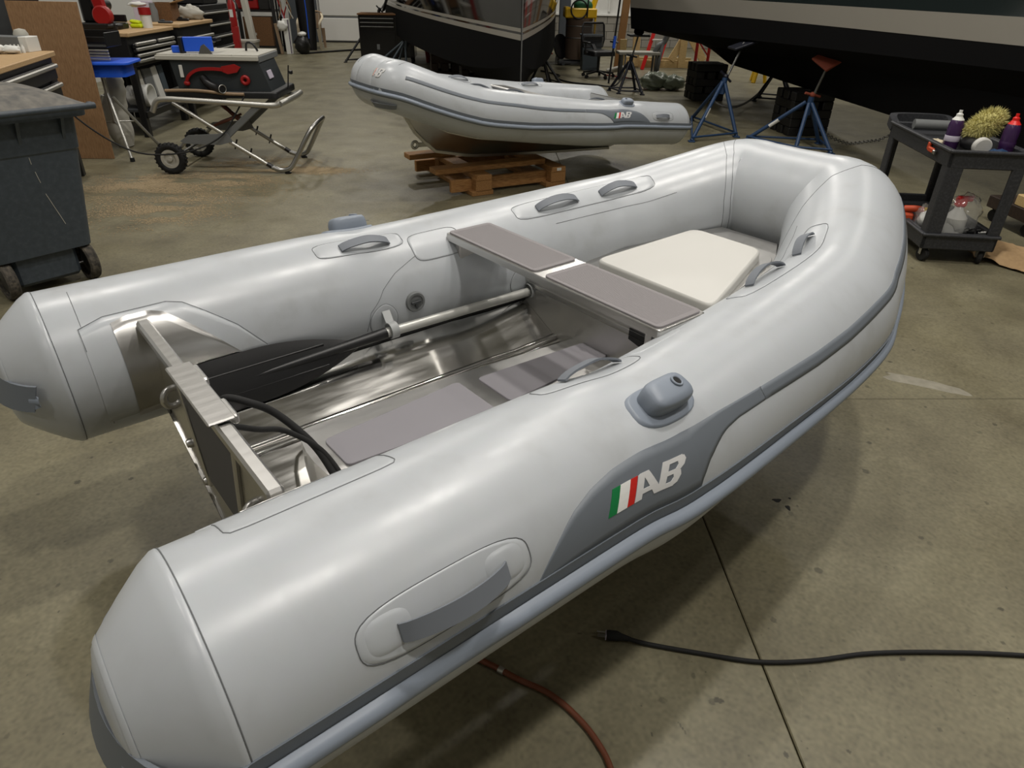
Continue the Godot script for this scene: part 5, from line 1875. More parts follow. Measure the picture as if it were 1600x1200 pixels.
# ------------------------------------------------------------------ table saw on its folding stand
func table_saw():
	var t := thing("table_saw", "dark grey table saw with blue fence and red push stick on a folding wheeled stand", "table saw", Vector3(-2.4, 0, -6.7))
	var o := Vector3(-2.4, 0, -6.7)
	var s := st()
	# table top: three cast plates with gaps and a front rail
	for q in [[-2.86, -2.58], [-2.575, -2.22], [-2.215, -1.99]]:
		s = st()
		box(s, Vector3((q[0] + q[1]) / 2, 0.955, -6.93) - o, Vector3(q[1] - q[0], 0.022, 0.62), 0.003)
		obj("table_plate", s, M.white_dirty, t)
	s = st()
	box(s, Vector3(-2.425, 0.938, -6.605) - o, Vector3(0.88, 0.036, 0.03), 0.004)
	obj("front_rail", s, M.white_dirty, t)
	s = st()
	box(s, Vector3(-1.99, 0.93, -6.93) - o, Vector3(0.02, 0.05, 0.6), 0.004)
	box(s, Vector3(-2.425, 0.935, -7.24) - o, Vector3(0.86, 0.03, 0.02), 0.004)
	obj("side_rail", s, M.grey, t)
	# body
	s = st()
	prism(s, [Vector2(-0.36, 0.935), Vector2(0.40, 0.935), Vector2(0.49, 0.665), Vector2(-0.32, 0.665)], 0.5, Transform3D(Basis(), Vector3(0, 0, -0.42)))
	obj("body", s, M.saw_body, t)
	s = st()
	rounded_slab(s, [Vector2(-0.44, -0.52), Vector2(0.55, -0.52), Vector2(0.55, 0.14), Vector2(-0.44, 0.14)], 0.05, 0.62, 0.055, Transform3D(), 0.015)
	obj("base_frame", s, M.black, t)
	s = st()
	tube(s, smooth_path([Vector3(-0.43, 0.675, 0.13), Vector3(-0.15, 0.68, 0.14), Vector3(0.1, 0.66, 0.15), Vector3(0.26, 0.655, 0.145)], 6), 0.014, 8)
	obj("base_tube", s, M.tan, t)
	# red push stick and knobs on the front
	s = st()
	sweep(s, smooth_path([Vector3(-0.235, 0.745, 0.105), Vector3(-0.20, 0.80, 0.11), Vector3(-0.12, 0.845, 0.11), Vector3(0.0, 0.855, 0.11), Vector3(0.1, 0.85, 0.11)], 6), [Vector2(-0.012, -0.014), Vector2(-0.012, 0.014), Vector2(0.012, 0.014), Vector2(0.012, -0.014)], Vector3(0, 0, 1))
	prism(s, [Vector2(0.09, 0.835), Vector2(0.09, 0.875), Vector2(0.2, 0.895), Vector2(0.255, 0.87), Vector2(0.22, 0.83), Vector2(0.14, 0.815)], 0.02, Transform3D(Basis(), Vector3(0, 0, 0.10)))
	ball(s, Vector3(-0.235, 0.735, 0.105), Vector3(0.028, 0.022, 0.02), 12, 8)
	obj("push_stick", s, M.red, t)
	s = st()
	ring(s, Vector3(0.275, 0.765, 0.10), Vector3(0, 0, 1), 0.028, 0.016, 18, 8)
	obj("red_knob", s, M.red, t)
	s = st()
	tube(s, smooth_path([Vector3(-0.1, 0.78, 0.07), Vector3(-0.05, 0.73, 0.1), Vector3(0.03, 0.70, 0.13), Vector3(0.085, 0.70, 0.17)], 5), 0.035, 14)
	obj("dust_port", s, M.black, t)
	s = st()
	ring(s, Vector3(0.088, 0.70, 0.172), Vector3(0.75, 0, 0.66), 0.034, 0.004, 20, 6)
	obj("port_ring", s, M.zinc, t)
	s = st()
	box(s, Vector3(-0.27, 0.83, 0.09), Vector3(0.03, 0.1, 0.01), 0.003)
	obj("paper_tag", s, M.white, t)
	s = st()
	box(s, Vector3(0.455, 0.80, -0.06), Vector3(0.012, 0.07, 0.12), 0.003, Basis(Vector3(0, 0, 1), 0.32))
	obj("warning_label", s, M.label_light, t)
	# fence, blade guard, stop block
	s = st()
	box(s, Vector3(-0.13, 1.035, -0.05), Vector3(0.24, 0.115, 0.05), 0.004, Basis(UPV, 0.3))
	obj("fence", s, M.blue, t)
	s = st()
	box(s, Vector3(-0.255, 1.015, 0.0), Vector3(0.03, 0.16, 0.08), 0.006)
	box(s, Vector3(0.0, 1.07, -0.16), Vector3(0.04, 0.03, 0.12), 0.004)
	obj("fence_bracket", s, M.black, t)
	s = st()
	prism(s, [Vector2(-0.05, 0.966), Vector2(-0.02, 1.03), Vector2(0.01, 1.045), Vector2(0.05, 1.0), Vector2(0.07, 0.966)], 0.004, Transform3D(Basis(), Vector3(-0.05, 0, 0.06)))
	obj("riving_knife", s, M.steel, t)
	s = st()
	box(s, Vector3(-0.3, 0.995, -0.02), Vector3(0.1, 0.055, 0.05), 0.005)
	obj("stop_block", s, M.blue, t)
	s = st()
	tube(s, smooth_path([Vector3(0.2, 0.965, -0.3), Vector3(0.22, 1.03, -0.28), Vector3(0.28, 1.03, -0.25), Vector3(0.32, 0.97, -0.25)], 5), 0.01, 8)
	obj("guard_handle", s, M.black, t)
	# folding stand: top rails, crossed legs, foot loop, wheels
	for q in [[0.27, "near"], [-0.38, "far"]]:
		var z: float = q[0]
		s = st()
		tube(s, smooth_path([Vector3(-0.52, 0.52, z), Vector3(-0.47, 0.60, z), Vector3(-0.40, 0.625, z), Vector3(-0.2, 0.62, z), Vector3(0.2, 0.60, z), Vector3(0.52, 0.585, z), Vector3(0.60, 0.60, z)], 6), 0.024, 12)
		obj("top_rail", s, M.zinc, t)
		s = st()
		rod(s, Vector3(-0.33, 0.60, z), Vector3(0.05, 0.345, z), 0.017, 10)
		obj("leg", s, M.zinc, t)
		s = st()
		beam(s, Vector3(0.42, 0.595, z - 0.01), Vector3(0.03, 0.28, z - 0.01), 0.03, 0.055, 0.005, Vector3(0, 0, 1).cross(Vector3(1, 0, 0)))
		obj("leg", s, M.grey, t)
		s = st()
		rod(s, Vector3(0.05, 0.31, z), Vector3(0.44, 0.055, z), 0.018, 10)
		var lg := obj("leg", s, M.zinc, t)
		s = st()
		rod(s, Vector3(0.40, 0.085, z), Vector3(0.46, 0.045, z), 0.0205, 10)
		obj("sleeve", s, M.black, lg)
		s = st()
		for f in [0.25, 0.55]:
			var p := Vector3(0.05, 0.31, z).lerp(Vector3(0.44, 0.055, z), f)
			rod(s, p, p + Vector3(0.02, 0.05, 0), 0.008, 8)
			rod(s, p, p - Vector3(0.012, 0.035, 0), 0.006, 8)
		obj("lock_pin", s, M.black, lg)
		s = st()
		prism(s, [Vector2(-0.25, 0.33), Vector2(0.1, 0.35), Vector2(0.13, 0.28), Vector2(0.02, 0.25), Vector2(-0.3, 0.26), Vector2(-0.33, 0.28)], 0.012, Transform3D(Basis(), Vector3(0, 0, z + 0.01)))
		obj("pivot_plate", s, M.grey, t)
		s = st()
		rod(s, Vector3(-0.28, 0.28, z), Vector3(-0.42, 0.16, z), 0.016, 8)
		obj("wheel_arm", s, M.zinc, t)
		var wz: float = z + 0.05 if z > 0 else z
		var xf := Transform3D(Basis(Vector3(1, 0, 0), PI / 2), Vector3(-0.43, 0.135, wz))
		s = st()
		lathe(s, [Vector2(0.078, -0.028), Vector2(0.115, -0.036), Vector2(0.132, -0.022), Vector2(0.135, 0), Vector2(0.132, 0.022), Vector2(0.115, 0.036), Vector2(0.078, 0.028), Vector2(0.078, -0.028)], 36, xf, true)
		var w := obj("wheel", s, M.rubber, t)
		s = st()
		lathe(s, [Vector2(0, -0.01), Vector2(0.05, -0.01), Vector2(0.055, -0.03), Vector2(0.08, -0.03), Vector2(0.08, 0.03), Vector2(0.055, 0.03), Vector2(0.05, 0.012), Vector2(0.022, 0.012), Vector2(0.02, 0.034), Vector2(0, 0.034)], 30, xf)
		obj("rim", s, M.white_dirty, w)
		s = st()
		for k in 24:
			var a := TAU * k / 24
			box(s, Vector3(-0.43 + cos(a) * 0.134, 0.135 + sin(a) * 0.134 * 0.985, wz), Vector3(0.008, 0.014, 0.056), 0.002, Basis(Vector3(0, 0, 1), a))
		var tr := obj("tread", s, M.rubber, w)
		tr.set_meta("kind", "stuff")
	s = st()
	rod(s, Vector3(-0.43, 0.135, 0.33), Vector3(-0.43, 0.135, -0.38), 0.012, 8)
	obj("axle", s, M.steel_dull, t)
	s = st()
	tube(s, smooth_path([Vector3(0.44, 0.055, 0.27), Vector3(0.52, 0.03, 0.27), Vector3(0.60, 0.045, 0.27), Vector3(0.66, 0.12, 0.25), Vector3(0.80, 0.35, 0.2), Vector3(0.85, 0.41, 0.1), Vector3(0.86, 0.42, -0.05), Vector3(0.85, 0.41, -0.2), Vector3(0.80, 0.35, -0.3), Vector3(0.66, 0.12, -0.36), Vector3(0.60, 0.045, -0.38), Vector3(0.52, 0.03, -0.38), Vector3(0.44, 0.055, -0.38)], 7), 0.021, 12)
	obj("foot_loop", s, M.steel, t)
	for z in [0.27, -0.38]:
		s = st()
		lathe(s, [Vector2(0, 0), Vector2(0.03, 0), Vector2(0.03, 0.012), Vector2(0.01, 0.016), Vector2(0.01, 0.04), Vector2(0, 0.04)], 14, Transform3D(Basis(), Vector3(0.58, 0, z)))
		obj("levelling_foot", s, M.black, t)
	s = st()
	tube(s, smooth_path([Vector3(0.60, 0.60, 0.27), Vector3(0.65, 0.62, 0.15), Vector3(0.66, 0.62, -0.05), Vector3(0.65, 0.62, -0.28), Vector3(0.60, 0.60, -0.38)], 6), 0.024, 12)
	obj("end_loop", s, M.zinc, t)
	s = st()
	rod(s, Vector3(0.56, 0.66, -0.2), Vector3(0.585, 0.86, -0.22), 0.006, 6)
	box(s, Vector3(0.6, 0.8, -0.22), Vector3(0.03, 0.03, 0.03), 0.004)
	obj("hook", s, M.black, t)
	s = st()
	beam(s, Vector3(-0.08, 0.60, -0.05), Vector3(0.12, 0.40, -0.05), 0.06, 0.02, 0.003)
	beam(s, Vector3(-0.1, 0.37, -0.05), Vector3(0.1, 0.44, -0.05), 0.25, 0.02, 0.003)
	obj("brace_plate", s, M.rust, t)
	# power lead running back to the near bench
	t = thing("power_lead", "thin black power lead looping from the table saw towards the nearest bench", "cable", Vector3.ZERO)
	s = st()
	tube(s, smooth_path([Vector3(-2.13, 0.64, -6.50), Vector3(-2.2, 0.52, -6.44), Vector3(-2.35, 0.33, -6.38), Vector3(-2.62, 0.215, -6.3), Vector3(-2.95, 0.21, -6.2), Vector3(-3.2, 0.3, -6.2), Vector3(-3.42, 0.5, -6.15), Vector3(-3.52, 0.7, -6.1), Vector3(-3.54, 0.85, -6.15)], 8), 0.007, 8)
	obj("lead", s, M.rubber, t)

# ------------------------------------------------------------------ far left: rack, extinguisher, chair, tool chest
func far_left():
	var s := st()
	var t := thing("fire_extinguisher", "red fire extinguisher standing on a red stand behind the tall drawer chest", "fire extinguisher", Vector3(-5.25, 0, -16.2))
	lathe(s, [Vector2(0, 0.62), Vector2(0.065, 0.62), Vector2(0.072, 0.65), Vector2(0.072, 1.02), Vector2(0.05, 1.09), Vector2(0.03, 1.12), Vector2(0.03, 1.16), Vector2(0, 1.16)], 22)
	obj("cylinder", s, M.red, t)
	s = st()
	box(s, Vector3(0.02, 1.19, 0), Vector3(0.14, 0.05, 0.04), 0.008)
	tube(s, smooth_path([Vector3(0.03, 1.15, 0.03), Vector3(0.14, 1.0, 0.05), Vector3(0.12, 0.75, 0.08)], 5), 0.012, 8)
	obj("valve", s, M.black, t)
	s = st()
	box(s, Vector3(0, 0.86, 0.073), Vector3(0.07, 0.14, 0.006), 0.002)
	obj("instruction_label", s, M.white, t)
	s = st()
	box(s, Vector3(0.0, 0.31, 0.0), Vector3(0.13, 0.62, 0.13), 0.01)
	obj("red_stand", s, M.red, t)
	t = thing("pale_post", "pale leaning post between the fire extinguisher and the black rack", "post", Vector3(-5.12, 0, -17.0))
	s = st()
	beam(s, Vector3(0.0, 0.02, 0.0), Vector3(-0.3, 2.2, -0.35), 0.12, 0.16, 0.01, Vector3(0, 0, 1))
	obj("post", s, M.white_dirty, t)
	# black rack with a cardboard box
	t = thing("storage_rack", "black steel storage rack at the far left near the garage door", "rack", Vector3(-5.2, 0, -17.75))
	for p in [[-0.5, 0.3], [0.46, 0.3], [-0.5, -0.3], [0.46, -0.3]]:
		s = st()
		box(s, Vector3(p[0], 1.1, p[1]), Vector3(0.07, 2.2, 0.07), 0.006)
		obj("post", s, M.black, t)
	for y in [0.14, 0.86, 1.6]:
		s = st()
		box(s, Vector3(-0.02, y, 0), Vector3(0.96, 0.04, 0.66), 0.004)
		obj("shelf", s, M.black, t)
	t = thing("cardboard_box", "large brown cardboard box on the lower shelf of the black rack", "box", Vector3(-5.13, 0.16, -17.68))
	s = st()
	box(s, Vector3(0, 0.29, 0), Vector3(0.62, 0.58, 0.5), 0.004)
	obj("box_body", s, M.cardboard, t)
	s = st()
	box(s, Vector3(0, 0.585, 0.0), Vector3(0.62, 0.006, 0.06), 0.001)
	box(s, Vector3(-0.08, 0.24, 0.252), Vector3(0.07, 0.05, 0.004), 0.001)
	obj("tape_and_label", s, M.white_dirty, t)
	t = thing("red_case", "dark red case on the middle shelf of the black rack", "case", Vector3(-5.3, 0.88, -17.65))
	s = st()
	box(s, Vector3(0, 0.13, 0), Vector3(0.5, 0.24, 0.4), 0.03)
	obj("case_body", s, M.red, t)
	s = st()
	box(s, Vector3(0, 0.20, 0.205), Vector3(0.3, 0.05, 0.02), 0.006)
	obj("case_handle", s, M.black, t)
	t = thing("black_case", "black case beside the red case on the middle shelf of the rack", "case", Vector3(-4.92, 0.88, -17.6))
	s = st()
	box(s, Vector3(0, 0.15, 0), Vector3(0.24, 0.3, 0.4), 0.02)
	obj("case_body", s, M.black, t)
	t = thing("plastic_crate", "pale grey plastic crate on the floor between the table saw and the black rack", "crate", Vector3(-5.15, 0, -16.6))
	s = st()
	lathe(s, [Vector2(0, 0), Vector2(0.22, 0), Vector2(0.27, 0.3), Vector2(0.29, 0.3), Vector2(0.29, 0.34), Vector2(0, 0.34)], 4, Transform3D(Basis(UPV, PI / 4), Vector3.ZERO))
	obj("crate_body", s, M.white_dirty, t)
	# boards, hoses and bags right of the rack
	t = thing("striped_board", "white board with purple printed stripes standing right of the black rack", "board", Vector3(-4.48, 0, -17.4))
	s = st()
	box(s, Vector3(0, 0.36, 0), Vector3(0.14, 0.72, 0.1), 0.01, Basis(Vector3(0, 0, 1), 0.02))
	obj("board", s, M.white, t)
	s = st()
	box(s, Vector3(0.045, 0.36, 0.052), Vector3(0.014, 0.68, 0.004), 0.001)
	box(s, Vector3(0.06, 0.36, 0.052), Vector3(0.008, 0.68, 0.004), 0.001)
	obj("printed_stripe", s, M.purple, t)
	t = thing("white_rag", "white rag hanging over the top of the purple striped board", "rag", Vector3(-4.55, 0.50, -17.3))
	s = st()
	ball(s, Vector3(0, 0.08, 0), Vector3(0.11, 0.1, 0.05), 16, 10, 0.6, 21)
	obj("cloth", s, M.white, t)
	t = thing("pale_post", "thin pale plank standing against the right post of the black rack", "plank", Vector3(-4.67, 0, -17.4))
	s = st()
	beam(s, Vector3(0.02, 0.0, 0.0), Vector3(-0.06, 0.62, -0.02), 0.06, 0.05, 0.004, Vector3(0, 0, 1))
	obj("plank", s, M.tan, t)
	t = thing("hose_bundle", "tangle of yellow and red hoses hanging right of the black rack", "hoses", Vector3(-4.5, 0.72, -17.5))
	var cols = [M.tan, M.red, M.label_light, M.red, M.tan, M.white_dirty]
	for k in 6:
		s = st()
		var P := []
		for i in 7:
			var f := i / 6.0
			P.append(Vector3(-0.14 + 0.05 * k + 0.07 * sin(f * 5.0 + k * 1.7), 0.0 + f * 0.75, 0.05 * cos(f * 4.0 + k)))
		tube(s, smooth_path(P, 5), 0.014, 8)
		obj("hose", s, cols[k], t)
	s = st()
	box(s, Vector3(0.0, 0.78, -0.06), Vector3(0.5, 0.04, 0.05), 0.006)
	box(s, Vector3(-0.2, 0.03, -0.1), Vector3(0.04, 1.5, 0.04), 0.004)
	obj("hanger", s, M.black, t)
	t = thing("dark_coat", "dark coat with a thin blue edge hanging left of the plastic chair", "coat", Vector3(-4.12, 0, -17.9))
	s = st()
	grid(s, 14, 16, func(u, v):
		var a: float = TAU * u
		var y: float = lerpf(0.05, 1.7, v)
		var w: float = 0.15 + 0.06 * sin(v * 2.5)
		return Vector3(cos(a) * w * (1 + 0.12 * sin(a * 5)), y, sin(a) * 0.1 * (1 + 0.2 * sin(a * 5 + 1))))
	obj("coat_body", s, M.black, t)
	s = st()
	tube(s, smooth_path([Vector3(0.02, 0.3, 0.125), Vector3(0.03, 0.9, 0.13), Vector3(0.0, 1.6, 0.125)], 6), 0.012, 6)
	obj("blue_edge", s, M.blue, t)
	t = thing("black_bag", "black bag with pale top slumped on the floor left of the plastic chair", "bag", Vector3(-4.2, 0, -17.5))
	s = st()
	ball(s, Vector3(0, 0.19, 0), Vector3(0.17, 0.2, 0.16), 18, 12, 0.3, 25)
	obj("bag_body", s, M.black, t)
	s = st()
	ball(s, Vector3(0.02, 0.41, 0), Vector3(0.09, 0.05, 0.08), 14, 8, 0.4, 27)
	obj("bag_top", s, M.white, t)
	plastic_chair()
	tool_chest()
	# red sawhorse
	t = thing("sawhorse", "red metal sawhorse between the tool chest and the brown timber blocks", "sawhorse", Vector3(-1.12, 0, -16.3))
	for q in [[-0.12, 0.2, -0.06], [0.12, 0.2, 0.06], [-0.12, -0.25, -0.06], [0.12, -0.25, 0.06]]:
		s = st()
		beam(s, Vector3(q[0], 0.0, q[1]), Vector3(q[2] - 0.16, 0.80, q[1] * 0.4), 0.045, 0.045, 0.005)
		obj("leg", s, M.red, t)
	s = st()
	box(s, Vector3(-0.16, 0.81, 0.0), Vector3(0.1, 0.06, 0.9), 0.006)
	obj("cross_beam", s, M.red, t)
	t = thing("black_hose", "dark hose lying along the foot of the garage door", "hose", Vector3(-3.6, 0, -18.4))
	s = st()
	tube(s, smooth_path([Vector3(-0.5, 0.02, 0.9), Vector3(0.0, 0.02, 0.3), Vector3(0.7, 0.02, -0.4), Vector3(1.3, 0.02, -0.9)], 6), 0.02, 8)
	obj("hose", s, M.rubber, t)

func plastic_chair():
	var t := thing("plastic_chair", "tan and white moulded plastic armchair in front of the garage door", "chair", Vector3(-4.3, 0, -19.0))
	var s := st()
	grid(s, 14, 10, func(u, v):
		var x: float = lerpf(-0.22, 0.22, u)
		var z: float = lerpf(-0.2, 0.22, v)
		return Vector3(x, 0.42 - 0.02 * (1 - pow(2 * u - 1, 2)) + 0.015 * v, z))
	grid(s, 14, 10, func(u, v):
		var x: float = lerpf(-0.22, 0.22, u)
		var z: float = lerpf(-0.2, 0.22, v)
		return Vector3(x, 0.40 - 0.02 * (1 - pow(2 * u - 1, 2)) + 0.015 * v, z), true, true)
	obj("seat", s, M.tan, t)
	var back := func(u: float, v: float, off: float) -> Vector3:
		var x: float = lerpf(-0.24, 0.24, u) * (0.9 + 0.14 * v)
		return Vector3(x, 0.41 + 0.41 * v - 0.05 * pow(2 * u - 1, 4) * v, -0.2 - 0.1 * v + 0.07 * pow(2 * u - 1, 2) + off)
	for k in 7:
		s = st()
		for off in [0.0, 0.012]:
			grid(s, 3, 10, func(u, v): return back.call((k + 0.08 + 0.84 * u) / 7.0, 0.05 + 0.83 * v, off), true, off > 0)
		obj("back_slat", s, M.tan, t)
	s = st()
	var P := []
	for i in 15:
		P.append(back.call(i / 14.0, 0.96, 0.006))
	tube(s, P, 0.022, 8)
	obj("back_top", s, M.tan, t)
	for sd in [-1.0, 1.0]:
		s = st()
		sweep(s, smooth_path([Vector3(sd * 0.235, 0.76, -0.22), Vector3(sd * 0.28, 0.68, -0.1), Vector3(sd * 0.28, 0.62, 0.1), Vector3(sd * 0.265, 0.56, 0.22), Vector3(sd * 0.26, 0.42, 0.235)], 5), [Vector2(-0.025, -0.01), Vector2(-0.025, 0.01), Vector2(0.025, 0.01), Vector2(0.025, -0.01)])
		obj("armrest", s, M.beige, t)
		for z in [0.24, -0.25]:
			s = st()
			prism(s, [Vector2(-0.03, 0.0), Vector2(-0.045, 0.44), Vector2(0.045, 0.44), Vector2(0.02, 0.0)], 0.03, Transform3D(Basis(Vector3(0, 0, 1), sd * 0.05), Vector3(sd * 0.26, 0, z)))
			obj("leg", s, M.beige if z > 0 else M.tan, t)

func tool_chest():
	var t := thing("tool_chest", "wide black rolling tool chest with three bright handle bars before the garage door", "tool chest", Vector3(-2.05, 0, -16.1))
	var s := st()
	box(s, Vector3(0, 0.50, 0), Vector3(1.12, 0.78, 0.55), 0.01)
	obj("carcass", s, M.black_gloss, t)
	s = st()
	box(s, Vector3(0, 0.905, 0), Vector3(1.15, 0.03, 0.58), 0.006)
	obj("top", s, M.cardboard, t)
	for k in 3:
		for h in 2:
			s = st()
			var x: float = -0.18 if h == 0 else 0.38
			var w: float = 0.72 if h == 0 else 0.34
			box(s, Vector3(x, 0.815 - 0.075 * k, 0.28), Vector3(w, 0.066, 0.016), 0.004)
			var d := obj("drawer", s, M.black_gloss, t)
			s = st()
			box(s, Vector3(x, 0.832 - 0.075 * k, 0.298), Vector3(w - 0.04, 0.014, 0.024), 0.004)
			obj("drawer_handle", s, M.steel, d)
	s = st()
	box(s, Vector3(-0.18, 0.37, 0.28), Vector3(0.72, 0.44, 0.016), 0.004)
	box(s, Vector3(0.38, 0.37, 0.28), Vector3(0.34, 0.44, 0.016), 0.004)
	obj("lower_door", s, M.black_gloss, t)
	s = st()
	box(s, Vector3(-0.18, 0.31, 0.292), Vector3(0.06, 0.1, 0.006), 0.002)
	obj("sticker", s, M.grey, t)
	for x in [-0.5, 0.5]:
		for z in [-0.2, 0.2]:
			s = st()
			lathe(s, [Vector2(0, -0.018), Vector2(0.05, -0.018), Vector2(0.05, 0.018), Vector2(0, 0.018)], 16, Transform3D(Basis(Vector3(0, 0, 1), PI / 2), Vector3(x, 0.05, z)))
			box(s, Vector3(x, 0.095, z), Vector3(0.06, 0.03, 0.06), 0.004)
			obj("caster", s, M.rubber, t)

# ------------------------------------------------------------------ far middle: machine, office chair, ladder, lumber
func far_middle():
	var s := st()
	var t := thing("drum_vacuum", "dusty brown drum vacuum with yellow top and coiled green hose beside the office chair", "vacuum cleaner", Vector3(1.98, 0, -16.2))
	lathe(s, [Vector2(0, 0.12), Vector2(0.27, 0.12), Vector2(0.28, 0.16), Vector2(0.28, 0.84), Vector2(0.29, 0.86), Vector2(0.29, 0.9), Vector2(0, 0.9)], 28)
	obj("drum", s, M.dusty_brown, t)
	s = st()
	lathe(s, [Vector2(0.284, 0.52), Vector2(0.29, 0.53), Vector2(0.284, 0.54)], 28)
	lathe(s, [Vector2(0.284, 0.74), Vector2(0.29, 0.75), Vector2(0.284, 0.76)], 28)
	obj("hoop", s, M.steel_dull, t)
	s = st()
	box(s, Vector3(0.0, 0.99, 0), Vector3(0.66, 0.18, 0.5), 0.02)
	box(s, Vector3(-0.28, 1.07, 0), Vector3(0.1, 0.06, 0.4), 0.01)
	obj("yellow_top", s, M.yellow, t)
	s = st()
	beam(s, Vector3(0.27, 1.05, -0.1), Vector3(0.50, 1.7, -0.3), 0.12, 0.05, 0.006)
	beam(s, Vector3(0.31, 0.1, 0.18), Vector3(0.31, 0.95, 0.18), 0.05, 0.04, 0.006)
	obj("yellow_frame", s, M.yellow, t)
	s = st()
	ball(s, Vector3(0.06, 1.12, 0.05), Vector3(0.2, 0.12, 0.16), 18, 10, 0.1, 5)
	obj("green_cover", s, M.green, t)
	s = st()
	ring(s, Vector3(-0.05, 1.06, 0.29), Vector3(0.1, 0.0, 1), 0.17, 0.016, 28, 8)
	rod(s, Vector3(0.12, 0.92, 0.29), Vector3(0.14, 1.6, 0.27), 0.016, 8)
	obj("black_hose", s, M.rubber, t)
	s = st()
	box(s, Vector3(-0.02, 0.06, 0.0), Vector3(0.8, 0.05, 0.5), 0.01)
	for x in [-0.32, 0.3]:
		rod(s, Vector3(x, 0.04, 0.2), Vector3(x, 0.04, 0.26), 0.04, 12)
	obj("dolly", s, M.grey_dark, t)
	s = st()
	lathe(s, [Vector2(0, -0.02), Vector2(0.24, -0.02), Vector2(0.25, 0), Vector2(0.24, 0.02), Vector2(0, 0.03)], 26, Transform3D(Basis(Vector3(0, 1, 0.1).normalized(), 0.9) * Basis(Vector3(1, 0, 0), PI / 2 - 0.15), Vector3(-0.38, 0.36, 0.12)))
	obj("dark_disc", s, M.black, t)
	t = thing("spray_bottle", "white spray bottle with yellow head on the floor left of the drum vacuum", "bottle", Vector3(1.56, 0, -16.3))
	s = st()
	lathe(s, [Vector2(0, 0), Vector2(0.05, 0), Vector2(0.05, 0.12), Vector2(0.02, 0.2), Vector2(0.02, 0.23), Vector2(0, 0.23)], 18)
	obj("bottle_body", s, M.white, t)
	s = st()
	box(s, Vector3(-0.01, 0.265, 0), Vector3(0.09, 0.07, 0.04), 0.012)
	obj("spray_head", s, M.yellow, t)
	t = thing("waste_bin", "slate blue square waste bin between the drum vacuum and the office chair", "bin", Vector3(2.14, 0, -15.3))
	s = st()
	prism(s, [Vector2(-0.17, 0), Vector2(0.17, 0), Vector2(0.20, 0.62), Vector2(-0.20, 0.62)], 0.36, Transform3D(Basis(), Vector3(0, 0, -0.18)))
	obj("bin_body", s, M.grey_blue, t)
	s = st()
	box(s, Vector3(0, 0.63, 0), Vector3(0.44, 0.03, 0.42), 0.008)
	obj("bin_rim", s, M.grey_blue, t)
	# office chair, seen from behind and to the side
	t = thing("office_chair", "black office chair with mesh back on a five star base in the far middle", "chair", Vector3(2.12, 0, -14.0), 0.35)
	for k in 5:
		var a := TAU * k / 5 + 0.3
		var d := Vector3(cos(a), 0, sin(a))
		s = st()
		beam(s, Vector3(0, 0.11, 0), d * 0.30 + Vector3(0, 0.075, 0), 0.045, 0.03, 0.006)
		var lg := obj("leg", s, M.black, t)
		s = st()
		lathe(s, [Vector2(0, -0.022), Vector2(0.03, -0.022), Vector2(0.03, 0.022), Vector2(0, 0.022)], 14, Transform3D(Basis(UPV, -a + PI / 2) * Basis(Vector3(0, 0, 1), PI / 2), d * 0.30 + Vector3(0, 0.031, 0)))
		obj("caster", s, M.rubber, lg)
	s = st()
	rod(s, Vector3(0, 0.08, 0), Vector3(0, 0.38, 0), 0.026, 12)
	obj("gas_lift", s, M.black, t)
	s = st()
	rounded_slab(s, [Vector2(-0.24, -0.24), Vector2(0.24, -0.24), Vector2(0.24, 0.24), Vector2(-0.24, 0.24)], 0.1, 0.38, 0.085, Transform3D(), 0.025)
	obj("seat", s, M.black, t)
	s = st()
	var fr := [Vector3(-0.2, 0.50, -0.26), Vector3(-0.235, 0.62, -0.27), Vector3(-0.225, 0.86, -0.30), Vector3(-0.2, 0.90, -0.305), Vector3(0.2, 0.90, -0.305), Vector3(0.225, 0.86, -0.30), Vector3(0.235, 0.62, -0.27), Vector3(0.2, 0.50, -0.26), Vector3(-0.2, 0.50, -0.26)]
	tube(s, fr, 0.016, 8)
	obj("back_frame", s, M.black, t)
	s = st()
	for k in 30:
		var x := lerpf(-0.22, 0.22, k / 29.0)
		rod(s, Vector3(x, 0.51, -0.262), Vector3(x, 0.89, -0.303), 0.0036, 4)
	for k in 22:
		var f := k / 21.0
		rod(s, Vector3(-0.225, lerpf(0.52, 0.88, f), lerpf(-0.262, -0.303, f)), Vector3(0.225, lerpf(0.52, 0.88, f), lerpf(-0.262, -0.303, f)), 0.0032, 4)
	var ms := obj("back_mesh", s, M.black, t)
	ms.set_meta("kind", "stuff")
	s = st()
	rounded_slab(s, [Vector2(-0.19, -0.06), Vector2(0.19, -0.06), Vector2(0.19, 0.06), Vector2(-0.19, 0.06)], 0.04, 0.0, 0.03, Transform3D(Basis(Vector3(1, 0, 0), PI / 2 + 0.1), Vector3(0, 0.62, -0.30)), 0.01)
	beam(s, Vector3(0, 0.40, -0.1), Vector3(0, 0.56, -0.3), 0.07, 0.03, 0.005)
	obj("lumbar_support", s, M.black, t)
	for sd in [-1.0, 1.0]:
		s = st()
		tube(s, smooth_path([Vector3(sd * 0.22, 0.42, 0.0), Vector3(sd * 0.29, 0.45, 0.0), Vector3(sd * 0.29, 0.58, 0.0)], 5), 0.016, 8)
		box(s, Vector3(sd * 0.29, 0.60, 0.02), Vector3(0.07, 0.03, 0.24), 0.012)
		obj("armrest", s, M.black, t)
	# prop pole and board
	t = thing("prop_pole", "slim dark pole with blue band leaning beside the office chair", "pole", Vector3(2.2, 0, -13.2))
	s = st()
	rod(s, Vector3(0.0, 0.0, 0.05), Vector3(0.16, 1.9, -0.2), 0.017, 8)
	obj("pole", s, M.rubber, t)
	s = st()
